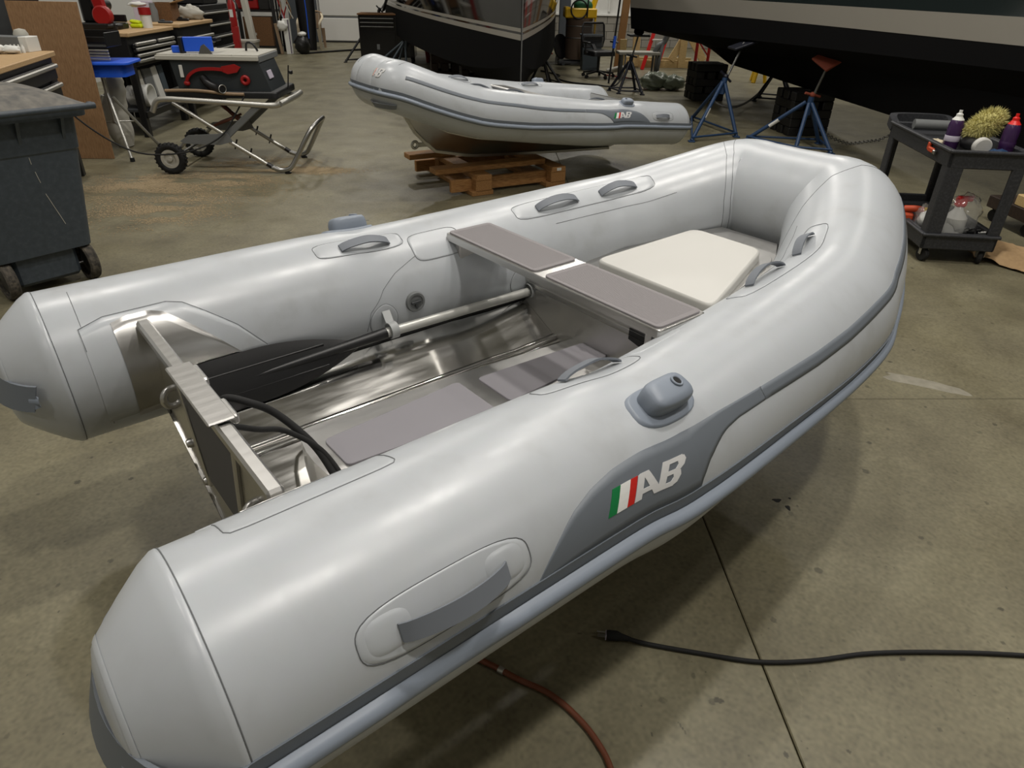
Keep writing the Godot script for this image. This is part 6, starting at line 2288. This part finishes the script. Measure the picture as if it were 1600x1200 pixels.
	rod(s, Vector3(0.0165 * 3, 0.56, -0.02), Vector3(0.0165 * 4, 0.75, -0.045), 0.026, 8)
	obj("blue_band", s, M.blue, t)
	t = thing("brown_board", "rough brown board propped upright behind the leaning pole", "board", Vector3(2.72, 0, -15.2))
	s = st()
	box(s, Vector3(0.02, 0.80, 0), Vector3(0.15, 1.6, 0.04), 0.006, Basis(Vector3(0, 0, 1), -0.07) * Basis(Vector3(1, 0, 0), -0.04))
	obj("board", s, M.lumber_across, t)
	t = thing("pale_board", "pale wooden board standing low beside the brown board", "board", Vector3(2.72, 0, -14.85))
	s = st()
	box(s, Vector3(0.0, 0.3, 0), Vector3(0.13, 0.6, 0.03), 0.004, Basis(Vector3(0, 0, 1), 0.03))
	obj("board", s, M.lumber_pale, t)
	# step ladder lying open
	t = thing("step_ladder", "red step ladder with pale treads behind the navy boat stand", "ladder", Vector3(3.45, 0, -15.55))
	for q in [[-0.20, 0.0], [0.10, 0.0]]:
		s = st()
		beam(s, Vector3(q[0], 0.0, 0.15), Vector3(q[0] + 0.34, 1.1, -0.15), 0.07, 0.04, 0.005, Vector3(0, 0, 1))
		obj("rail", s, M.red_bright, t)
	for k in 3:
		s = st()
		var f := (k + 1) * 0.25
		box(s, Vector3(-0.05 + 0.34 * f, 1.1 * f, 0.15 - 0.3 * f), Vector3(0.28, 0.03, 0.09), 0.004)
		obj("tread", s, M.white, t)
	# lumber cradle frame
	t = thing("lumber_frame", "pale new lumber frame lying behind the step ladder", "lumber", Vector3(3.85, 0, -16.0))
	for q in [[Vector3(-0.1, 0.085, 0.3), Vector3(1.5, 0.15, 0.04)], [Vector3(-0.1, 0.085, -0.3), Vector3(1.5, 0.15, 0.04)]]:
		s = st()
		box(s, q[0], q[1], 0.004)
		obj("board", s, M.lumber_pale, t)
	for q in [[Vector3(0.05, 0.16, 0.33), Vector3(0.35, 0.70, 0.30)], [Vector3(0.75, 0.16, 0.33), Vector3(0.35, 0.70, 0.30)], [Vector3(0.28, 0.02, 0.34), Vector3(0.28, 0.68, 0.34)], [Vector3(-0.7, 0.03, 0.33), Vector3(-0.7, 0.62, 0.25)]]:
		s = st()
		beam(s, q[0], q[1], 0.15, 0.04, 0.004, Vector3(0, 0, 1))
		obj("board", s, M.lumber_pale, t)
	t = thing("red_stand", "red and yellow metal prop standing in front of the lumber frame", "prop", Vector3(4.22, 0, -14.95))
	s = st()
	rod(s, Vector3(0, 0.05, 0), Vector3(0, 0.8, 0), 0.03, 10)
	rod(s, Vector3(0.28, 0.05, -0.1), Vector3(0.28, 0.8, -0.1), 0.03, 10)
	rod(s, Vector3(0, 0.6, 0), Vector3(0.28, 0.3, -0.1), 0.015, 8)
	obj("upright", s, M.red, t)
	s = st()
	box(s, Vector3(0, 0.03, 0), Vector3(0.1, 0.06, 0.1), 0.006)
	box(s, Vector3(0.28, 0.03, -0.1), Vector3(0.1, 0.06, 0.1), 0.006)
	obj("foot", s, M.yellow, t)
	# grey trestle table
	t = thing("trestle_table", "low grey trestle table with pale tool on it left of the wrapped bundles", "table", Vector3(2.85, 0, -13.9))
	s = st()
	box(s, Vector3(-0.02, 0.44, 0), Vector3(0.76, 0.05, 0.36), 0.006)
	obj("table_top", s, M.white_dirty, t)
	for x in [-0.33, 0.3]:
		for z in [-0.13, 0.13]:
			s = st()
			rod(s, Vector3(x, 0.0, z), Vector3(x, 0.42, z * 0.9), 0.022, 10)
			obj("leg", s, M.grey, t)
	s = st()
	tube(s, smooth_path([Vector3(0.28, 0.46, 0.05), Vector3(0.34, 0.56, 0.04), Vector3(0.44, 0.62, 0.0), Vector3(0.5, 0.75, 0.0)], 5), 0.05, 10)
	tube(s, smooth_path([Vector3(0.42, 0.60, 0.02), Vector3(0.36, 0.35, 0.12), Vector3(0.33, 0.02, 0.14)], 5), 0.04, 10)
	obj("grey_casting", s, M.grey, t)
	t = thing("angle_grinder", "pale power tool lying on the floor by the office chair's base", "power tool", Vector3(2.5, 0, -14.4))
	s = st()
	rod(s, Vector3(-0.14, 0.06, 0), Vector3(0.1, 0.12, 0), 0.05, 12)
	box(s, Vector3(0.14, 0.10, 0), Vector3(0.1, 0.14, 0.09), 0.02)
	obj("tool_body", s, M.white_dirty, t)
	# wrapped bundles
	for q in [[Vector3(2.86, 0, -12.45), Vector3(0.24, 0.13, 0.17), "larger plastic wrapped green bundle on the floor beside the navy boat stand", 31], [Vector3(3.18, 0, -12.4), Vector3(0.19, 0.11, 0.15), "smaller plastic wrapped green bundle next to the black block stack", 37]]:
		t = thing("wrapped_bundle", q[2], "bundle", q[0], 0.0, "plastic wrapped bundles")
		s = st()
		ball(s, Vector3(0, q[1].y, 0), q[1] * 0.93, 22, 14, 0.45, q[3])
		obj("contents", s, M.cabbage, t)
		s = st()
		ball(s, Vector3(0, q[1].y + 0.004, 0), q[1] * 1.04, 26, 16, 0.5, q[3])
		obj("plastic_wrap", s, M.plastic_film_dense, t)
	t = thing("air_hose", "black air hose looping across the floor below the office chair", "hose", Vector3(1.4, 0, -13.2))
	s = st()
	tube(s, smooth_path([Vector3(-0.3, 0.015, -1.6), Vector3(0.0, 0.015, -0.9), Vector3(-0.1, 0.015, -0.5), Vector3(0.1, 0.015, 0.1), Vector3(0.5, 0.015, 0.4), Vector3(0.8, 0.015, 0.55), Vector3(1.0, 0.12, 0.2), Vector3(1.15, 0.35, -0.4), Vector3(1.18, 0.43, -0.65)], 7), 0.014, 8)
	obj("hose", s, M.rubber, t)
	t = thing("red_air_line", "thin red air line lying on the floor behind the navy boat stand", "hose", Vector3(2.9, 0, -13.4))
	s = st()
	tube(s, smooth_path([Vector3(-0.6, 0.01, -0.9), Vector3(0.0, 0.01, -0.3), Vector3(0.5, 0.01, -0.1), Vector3(1.3, 0.01, -0.2)], 6), 0.01, 6)
	obj("hose", s, M.red, t)
	t = thing("yellow_trestle", "yellow metal leg seen beyond the black boat stand under the yacht", "trestle", Vector3(5.05, 0, -13.6))
	s = st()
	beam(s, Vector3(-0.1, 0.0, 0.1), Vector3(0.02, 0.62, 0), 0.07, 0.05, 0.005)
	beam(s, Vector3(0.12, 0.0, 0.1), Vector3(0.04, 0.62, 0), 0.05, 0.05, 0.005)
	beam(s, Vector3(0.0, 0.0, -0.3), Vector3(0.02, 0.62, -0.05), 0.05, 0.05, 0.005)
	box(s, Vector3(0.03, 0.64, -0.02), Vector3(0.3, 0.04, 0.12), 0.005)
	obj("trestle_frame", s, M.yellow, t)

# ------------------------------------------------------------------ utility cart and what is on it
func cart():
	var at := Vector3(2.87, 0, -4.22)
	var turn := -0.15
	var t := thing("utility_cart", "dark grey two tier plastic utility cart loaded with polishing bottles at the right", "utility cart", at, turn)
	var s := st()
	var W := 0.46
	var D := 1.02
	for tr in [[0.615, 0.725, "top_tray"], [0.10, 0.20, "bottom_tray"]]:
		s = st()
		box(s, Vector3(W / 2, tr[0] + 0.045, -D / 2), Vector3(W - 0.04, 0.02, D - 0.04), 0.004)
		for w in [[Vector3(W / 2, 0, -0.012), Vector3(W, 0.11, 0.024)], [Vector3(W / 2, 0, -D + 0.012), Vector3(W, 0.11, 0.024)], [Vector3(0.012, 0, -D / 2), Vector3(0.024, 0.11, D)], [Vector3(W - 0.012, 0, -D / 2), Vector3(0.024, 0.11, D)]]:
			box(s, w[0] + Vector3(0, (tr[0] + tr[1]) / 2, 0), w[1], 0.007)
		for k in [[Vector3(W / 2, 0, 0.002), Vector3(W + 0.02, 0.02, 0.03)], [Vector3(-0.002, 0, -D / 2), Vector3(0.03, 0.02, D)], [Vector3(W + 0.002, 0, -D / 2), Vector3(0.03, 0.02, D)]]:
			box(s, k[0] + Vector3(0, tr[1] - 0.008, 0), k[1], 0.006)
		obj(tr[2], s, M.cart_plastic, t)
	for p in [[0.0, 0.0], [W, 0.0], [0.0, -D], [W, -D]]:
		s = st()
		var sx: float = 1.0 if p[0] == 0.0 else -1.0
		var sz: float = 1.0 if p[1] != 0.0 else -1.0
		var lw := 0.10 if p[0] == 0.0 and p[1] == 0.0 else 0.075
		box(s, Vector3(p[0] + sx * lw * 0.5, 0.41, p[1] + sz * 0.012), Vector3(lw, 0.62, 0.022), 0.006)
		box(s, Vector3(p[0] + sx * 0.012, 0.41, p[1] + sz * 0.045), Vector3(0.022, 0.62, 0.085), 0.006)
		obj("post", s, M.cart_plastic, t)
		s = st()
		lathe(s, [Vector2(0, -0.016), Vector2(0.04, -0.016), Vector2(0.046, -0.008), Vector2(0.046, 0.008), Vector2(0.04, 0.016), Vector2(0, 0.016)], 20, Transform3D(Basis(UPV, 0.4 * sx) * Basis(Vector3(0, 0, 1), PI / 2), Vector3(p[0] + sx * 0.05, 0.046, p[1] + sz * 0.05)))
		var ca := obj("caster", s, M.rubber, t)
		s = st()
		beam(s, Vector3(p[0] + sx * 0.05 - 0.022, 0.045, p[1] + sz * 0.05), Vector3(p[0] + sx * 0.05 - 0.022, 0.105, p[1] + sz * 0.05), 0.03, 0.004, 0.001)
		beam(s, Vector3(p[0] + sx * 0.05 + 0.022, 0.045, p[1] + sz * 0.05), Vector3(p[0] + sx * 0.05 + 0.022, 0.105, p[1] + sz * 0.05), 0.03, 0.004, 0.001)
		obj("fork", s, M.zinc, ca)
	s = st()
	sweep(s, smooth_path([Vector3(0.03, 0.70, -D), Vector3(0.03, 0.74, -D - 0.1), Vector3(0.1, 0.75, -D - 0.14), Vector3(W - 0.1, 0.75, -D - 0.14), Vector3(W - 0.03, 0.74, -D - 0.1), Vector3(W - 0.03, 0.70, -D)], 5), [Vector2(-0.025, -0.05), Vector2(-0.025, 0.012), Vector2(0.025, 0.012), Vector2(0.025, -0.05)], UPV)
	obj("push_handle", s, M.cart_plastic, t)
	# small tool bracket hung on the long side
	var xf := Transform3D(Basis(UPV, turn), at)
	var u := thing("orange_clip", "small orange clip with silver tip hooked on the side of the cart's top tray", "clip", xf * Vector3(-0.012, 0.675, -0.28), turn)
	s = st()
	box(s, Vector3(0, 0.015, -0.02), Vector3(0.02, 0.05, 0.03), 0.006)
	box(s, Vector3(-0.004, 0.0, 0.03), Vector3(0.02, 0.03, 0.08), 0.006)
	obj("clip_body", s, M.orange, u)
	s = st()
	box(s, Vector3(-0.006, -0.004, 0.085), Vector3(0.018, 0.026, 0.03), 0.004)
	obj("silver_tip", s, M.steel, u)
	var top := 0.673
	var bottle := func(nm: String, label: String, x: float, z: float, capm: Material, h: float):
		var b := thing(nm, label, "bottle", xf * Vector3(x, top, z), turn)
		var q := st()
		lathe(q, [Vector2(0, 0), Vector2(0.042, 0), Vector2(0.045, 0.01), Vector2(0.045, h * 0.62), Vector2(0.035, h * 0.76), Vector2(0.018, h * 0.84), Vector2(0.018, h * 0.86), Vector2(0, h * 0.86)], 24, Transform3D(), false)
		obj("bottle_body", q, M.purple, b)
		q = st()
		lathe(q, [Vector2(0.0452, h * 0.2), Vector2(0.0462, h * 0.21), Vector2(0.0462, h * 0.34), Vector2(0.0452, h * 0.35)], 24)
		obj("label_band", q, M.label_light if capm == M.white else M.purple, b)
		q = st()
		lathe(q, [Vector2(0.0365, h * 0.755), Vector2(0.02, h * 0.84), Vector2(0.02, h * 0.9), Vector2(0.01, h * 0.93), Vector2(0.01, h), Vector2(0, h)], 18)
		obj("cap", q, capm, b)
	bottle.call("polish_bottle", "purple polish bottle with white cap standing on the cart's top tray", 0.13, -0.34, M.white, 0.235)
	bottle.call("polish_bottle", "purple polish bottle with red cap standing at the cart's near right corner", 0.385, -0.17, M.red_bright, 0.25)
	u = thing("wool_pad", "fluffy yellow green wool polishing pad propped up on the cart", "polishing pad", xf * Vector3(0.28, 0.83, -0.30), turn)
	s = st()
	var bas := Basis(Vector3(0, 0, 1), 0.65)
	ball(s, Vector3.ZERO, Vector3(0.115, 0.07, 0.07), 28, 18, 0.15, 41)
	obj("pad_core", s, M.wool, u)
	s = st()
	for k in 2600:
		var d := Vector3(rng.randfn(), rng.randfn(), rng.randfn()).normalized()
		var p := d * Vector3(0.113, 0.068, 0.068)
		var e := p + (d + Vector3(rng.randfn(), rng.randfn(), rng.randfn()) * 0.4) * 0.024
		var w := d.cross(Vector3(rng.randfn(), rng.randfn(), rng.randfn())).normalized() * 0.0028
		flat(s)
		tri(s, p - w, p + w, e)
	var fl := obj("pile", s, M.wool, u)
	fl.set_meta("kind", "stuff")
	u.basis = Basis(UPV, turn) * bas
	u = thing("polisher", "dark rotary polisher with round white foam pad lying in the cart's top tray", "polisher", xf * Vector3(0.22, top, -0.13), turn)
	s = st()
	rod(s, Vector3(0.0, 0.05, -0.03), Vector3(-0.02, 0.05, -0.16), 0.04, 16)
	rod(s, Vector3(-0.02, 0.045, -0.16), Vector3(0.02, 0.04, -0.42), 0.026, 12)
	obj("polisher_body", s, M.black, u)
	s = st()
	var px := Transform3D(Basis(Vector3(1, 0, 0), PI / 2 + 0.1) * Basis(), Vector3(0.005, 0.055, -0.01))
	lathe(s, [Vector2(0, -0.02), Vector2(0.048, -0.02), Vector2(0.054, -0.012), Vector2(0.054, 0.018), Vector2(0.047, 0.024), Vector2(0, 0.026)], 28, px)
	obj("foam_pad", s, M.cushion, u)
	u = thing("paint_roller", "grey fluffy paint roller lying at the back of the cart's top tray", "paint roller", xf * Vector3(0.18, top, -0.80), turn)
	s = st()
	rod(s, Vector3(-0.12, 0.07, 0), Vector3(0.12, 0.07, 0.02), 0.034, 18)
	obj("sleeve", s, M.grey, u)
	s = st()
	tube(s, smooth_path([Vector3(0.12, 0.07, 0.02), Vector3(0.17, 0.07, 0.02), Vector3(0.17, 0.03, 0.12), Vector3(0.1, 0.02, 0.2)], 5), 0.005, 6)
	obj("wire_frame", s, M.steel, u)
	u = thing("cloth", "pale yellow cloth in the cart's top tray left of the white capped bottle", "cloth", xf * Vector3(0.07, top, -0.40), turn)
	s = st()
	ball(s, Vector3(0, 0.02, 0), Vector3(0.06, 0.024, 0.05), 16, 8, 0.5, 43)
	obj("folded_cloth", s, M.beige, u)
	u = thing("microfibre_cloth", "blue cloth edge in the cart's top tray beside the red capped bottle", "cloth", xf * Vector3(0.31, top, -0.10), turn)
	s = st()
	ball(s, Vector3(0, 0.02, 0), Vector3(0.06, 0.03, 0.05), 16, 8, 0.5, 45)
	obj("folded_cloth", s, M.stand_blue, u)
	# bottom tray
	var low := 0.158
	u = thing("drill", "orange and yellow handled tool lying on the cart's bottom tray", "hand tool", xf * Vector3(0.02, low, -0.36), turn)
	s = st()
	tube(s, smooth_path([Vector3(-0.04, 0.1, 0.0), Vector3(0.03, 0.11, 0.03), Vector3(0.09, 0.1, 0.05)], 5), 0.022, 10)
	box(s, Vector3(-0.02, 0.04, 0.0), Vector3(0.1, 0.08, 0.08), 0.015)
	obj("orange_body", s, M.orange, u)
	s = st()
	tube(s, smooth_path([Vector3(0.07, 0.105, 0.045), Vector3(0.11, 0.11, 0.06), Vector3(0.15, 0.09, 0.07)], 5), 0.02, 10)
	obj("yellow_handle", s, M.yellow, u)
	u = thing("plastic_bag", "crumpled clear plastic bag on the cart's bottom tray behind the wide post", "plastic bag", xf * Vector3(0.11, low, -0.26), turn)
	s = st()
	ball(s, Vector3(0, 0.075, 0), Vector3(0.08, 0.08, 0.09), 22, 14, 0.45, 51)
	obj("film", s, M.plastic_film, u)
	s = st()
	ball(s, Vector3(0, 0.06, 0), Vector3(0.06, 0.06, 0.07), 16, 10, 0.3, 53)
	obj("white_filling", s, M.white, u)
	u = thing("spray_jug", "white jug with bright red spray head in a clear bag on the cart's bottom tray", "spray bottle", xf * Vector3(0.24, low, -0.17), turn)
	s = st()
	lathe(s, [Vector2(0, 0), Vector2(0.065, 0), Vector2(0.07, 0.02), Vector2(0.068, 0.11), Vector2(0.03, 0.16), Vector2(0.025, 0.18), Vector2(0, 0.18)], 22)
	obj("jug", s, M.white, u)
	s = st()
	box(s, Vector3(0.0, 0.215, 0), Vector3(0.07, 0.07, 0.045), 0.012)
	box(s, Vector3(0.04, 0.235, 0), Vector3(0.05, 0.035, 0.035), 0.008)
	obj("spray_head", s, M.red_bright, u)
	s = st()
	ball(s, Vector3(0.03, 0.13, 0.01), Vector3(0.1, 0.135, 0.09), 24, 16, 0.35, 55)
	obj("clear_bag", s, M.plastic_film, u)
	u = thing("machine_parts", "small heap of black and silver machine parts at the right of the cart's bottom tray", "parts", xf * Vector3(0.36, low, -0.14), turn)
	for k in 5:
		s = st()
		var c := Vector3(-0.05 + 0.025 * k, 0.022 + 0.006 * (k % 2), 0.03 * sin(k * 2.1))
		rod(s, c - Vector3(0.012, 0.0, 0.015), c + Vector3(0.02, 0.012, 0.015), 0.018, 12)
		obj("part", s, M.steel if k % 2 == 0 else M.black, u)
	# cable hanging from the tray
	u = thing("hanging_cable", "thin black cable hanging between the cart's two trays", "cable", xf * Vector3(0.30, 0.18, -0.5), turn)
	s = st()
	tube(s, smooth_path([Vector3(0.05, 0.46, 0), Vector3(0.04, 0.38, 0), Vector3(-0.02, 0.25, 0.02), Vector3(-0.03, 0.12, 0.02), Vector3(-0.01, 0.0, 0.0)], 5), 0.005, 6)
	obj("cable", s, M.rubber, u)

# ------------------------------------------------------------------ things on the floor
func floor_things():
	var s := st()
	var t := thing("power_cord", "black power cord with three pin plug lying on the floor at the lower right", "power cord", Vector3.ZERO)  # power cord ending in a three pin plug
	tube(s, smooth_path([Vector3(0.375, 0.014, -1.246), Vector3(0.45, 0.008, -1.225), Vector3(0.58, 0.007, -1.195), Vector3(0.73, 0.007, -1.165), Vector3(0.88, 0.007, -1.165), Vector3(1.05, 0.007, -1.185), Vector3(1.25, 0.007, -1.185), Vector3(1.48, 0.007, -1.17), Vector3(1.9, 0.007, -1.12), Vector3(2.4, 0.007, -1.0)], 9), 0.0062, 8)
	obj("cord", s, M.rubber, t)
	s = st()
	tube(s, [Vector3(0.335, 0.014, -1.253), Vector3(0.342, 0.015, -1.252), Vector3(0.362, 0.016, -1.248), Vector3(0.375, 0.014, -1.246), Vector3(0.40, 0.011, -1.24)], [0.0135, 0.0145, 0.0145, 0.010, 0.0065], 12)
	obj("plug", s, M.rubber, t)
	s = st()
	box(s, Vector3(0.322, 0.021, -1.250), Vector3(0.026, 0.0016, 0.0065), 0.0004, Basis(UPV, -0.17))
	box(s, Vector3(0.322, 0.010, -1.254), Vector3(0.026, 0.0016, 0.0065), 0.0004, Basis(UPV, -0.17))
	rod(s, Vector3(0.337, 0.015, -1.262), Vector3(0.309, 0.015, -1.267), 0.0024, 8)
	obj("pin", s, M.steel, t)
	s = st()
	box(s, Vector3(0.332, 0.0145, -1.253), Vector3(0.003, 0.02, 0.02), 0.0008, Basis(UPV, -0.17))
	obj("plug_face", s, M.label_light, t)
	t = thing("air_hose", "orange brown hose curving out from under the foreground boat at the bottom", "hose", Vector3.ZERO)
	s = st()
	var P := smooth_path([Vector3(-0.3, 0.009, -1.32), Vector3(-0.12, 0.009, -1.23), Vector3(-0.01, 0.009, -1.18), Vector3(0.08, 0.009, -1.125), Vector3(0.16, 0.009, -1.08), Vector3(0.22, 0.009, -1.02), Vector3(0.265, 0.009, -0.95), Vector3(0.29, 0.009, -0.87), Vector3(0.30, 0.009, -0.7), Vector3(0.29, 0.009, -0.4)], 9)
	tube(s, P, 0.0078, 10)
	obj("hose", s, M.hose_orange, t)
	s = st()
	rod(s, P[22], P[22] + (P[24] - P[22]).normalized() * 0.016, 0.0095, 12)
	obj("clamp", s, M.zinc, t)
	# pale repair in the concrete
	s = st()
	var fl := get_node("floor")
	grid(s, 4, 30, func(u, v):
		var a: float = TAU * v
		var q: float = [0.0, 0.5, 0.85, 0.97, 1.0][int(round(u * 4))]
		var w := 1.0 + 0.12 * sin(a * 3 + 1) + 0.06 * sin(a * 7)
		return Vector3(2.03, 0.0, -2.64) + Basis(UPV, -0.5) * Vector3(signf(cos(a)) * pow(absf(cos(a)), 0.5) * 0.17 * q * w, (0.001 if u < 0.9 else 0.0), signf(sin(a)) * pow(absf(sin(a)), 0.5) * 0.04 * q * w))
	obj("repair_patch", s, M.patch, fl)
	# dark drips on the concrete beside the boat
	for q in [[1.035, -1.83, 0.016, 0.01], [1.06, -1.79, 0.008, 0.014], [1.085, -1.84, 0.005, 0.005]]:
		s = st()
		grid(s, 2, 16, func(u, v):
			var a: float = TAU * v
			var w: float = 1.0 + 0.2 * sin(a * 3 + q[0] * 9)
			return Vector3(q[0] + cos(a) * q[2] * u * w, 0.0012 * (1.0 - u), q[1] + sin(a) * q[3] * u * w))
		obj("drip", s, M.rubber, fl)
	# kraft paper
	t = thing("kraft_paper", "creased sheet of brown kraft paper on the floor beside the cart's right wheels", "paper", Vector3(3.38, 0, -4.38))
	s = st()
	var nz := FastNoiseLite.new()
	nz.seed = 12
	nz.frequency = 1.6
	for off in [0.0, 0.0012]:
		grid(s, 16, 16, func(u, v):
			var a: Vector3 = Vector3(-0.10, 0, 0.06).lerp(Vector3(0.06, 0, -0.42), v)
			var b: Vector3 = Vector3(0.12, 0, 0.42).lerp(Vector3(0.52, 0, 0.02), v)
			var p: Vector3 = a.lerp(b, u)
			var h: float = 0.012 + 0.06 * absf(nz.get_noise_2d(p.x * 2.2, p.z * 2.2)) + 0.15 * exp(-pow((p.x - p.z * 0.2 - 0.08) * 6.0, 2)) * v
			p.y = maxf(h, 0.004) + off
			return p, false, off > 0)
	obj("sheet", s, M.kraft, t)
	# wooden dolly at the right edge
	t = thing("wooden_dolly", "dark dolly with pale block and swivel caster at the right edge", "dolly", Vector3(4.28, 0, -4.95))
	s = st()
	box(s, Vector3(0, 0.15, 0), Vector3(0.66, 0.09, 0.5), 0.006)
	obj("platform", s, M.timber_dark, t)
	s = st()
	box(s, Vector3(-0.24, 0.235, 0.1), Vector3(0.17, 0.08, 0.16), 0.006)
	obj("block", s, M.lumber_pale, t)
	for p in [[-0.27, 0.19], [0.27, 0.19], [-0.27, -0.19], [0.27, -0.19]]:
		s = st()
		lathe(s, [Vector2(0, -0.016), Vector2(0.05, -0.016), Vector2(0.05, 0.016), Vector2(0, 0.016)], 18, Transform3D(Basis(UPV, 0.5) * Basis(Vector3(0, 0, 1), PI / 2), Vector3(p[0], 0.05, p[1])))
		box(s, Vector3(p[0], 0.1, p[1]), Vector3(0.05, 0.02, 0.05), 0.003)
		obj("caster", s, M.rubber, t)
	sawdust()

func sawdust():
	var nz := FastNoiseLite.new()
	nz.seed = 5
	nz.frequency = 0.8
	nz.fractal_octaves = 4
	var pts := []
	var blobs := [[-2.75, -5.75, 0.75, 0.26], [-2.35, -6.15, 0.5, 0.2], [-2.2, -6.75, 0.5, 0.22], [-1.7, -6.55, 0.35, 0.1], [-2.5, -5.25, 0.4, 0.25], [-2.95, -6.05, 0.4, 0.2]]
	var tries := 0
	while pts.size() < 42000 and tries < 400000:
		tries += 1
		var b = blobs[rng.randi() % blobs.size()]
		var x: float = b[0] + rng.randfn() * b[2] * 0.6
		var z: float = b[1] + rng.randfn() * b[3] * 0.8
		if nz.get_noise_2d(x * 2.0, z * 4.0) + rng.randf() * 0.5 < 0.18:
			continue
		pts.append(Vector3(x, 0.0012, z))
	var s := st()
	flat(s)
	tri(s, Vector3(-0.004, 0, -0.002), Vector3(0.004, 0.0008, -0.003), Vector3(0.003, 0.0, 0.004))
	tri(s, Vector3(-0.004, 0, -0.002), Vector3(0.003, 0.0, 0.004), Vector3(-0.003, 0.0008, 0.003))
	s.generate_normals()
	s.set_material(M.sawdust)
	var mm := MultiMesh.new()
	mm.transform_format = MultiMesh.TRANSFORM_3D
	mm.mesh = s.commit()
	mm.instance_count = pts.size()
	for i in pts.size():
		mm.set_instance_transform(i, Transform3D(Basis(UPV, rng.randf() * TAU).scaled(Vector3.ONE * rng.randf_range(0.5, 1.5)), pts[i]))
	var o := MultiMeshInstance3D.new()
	o.name = "sawdust"
	o.multimesh = mm
	add_child(o)
	tag(o, "tan sawdust scattered on the concrete floor under the table saw", "sawdust")
	o.set_meta("kind", "stuff")
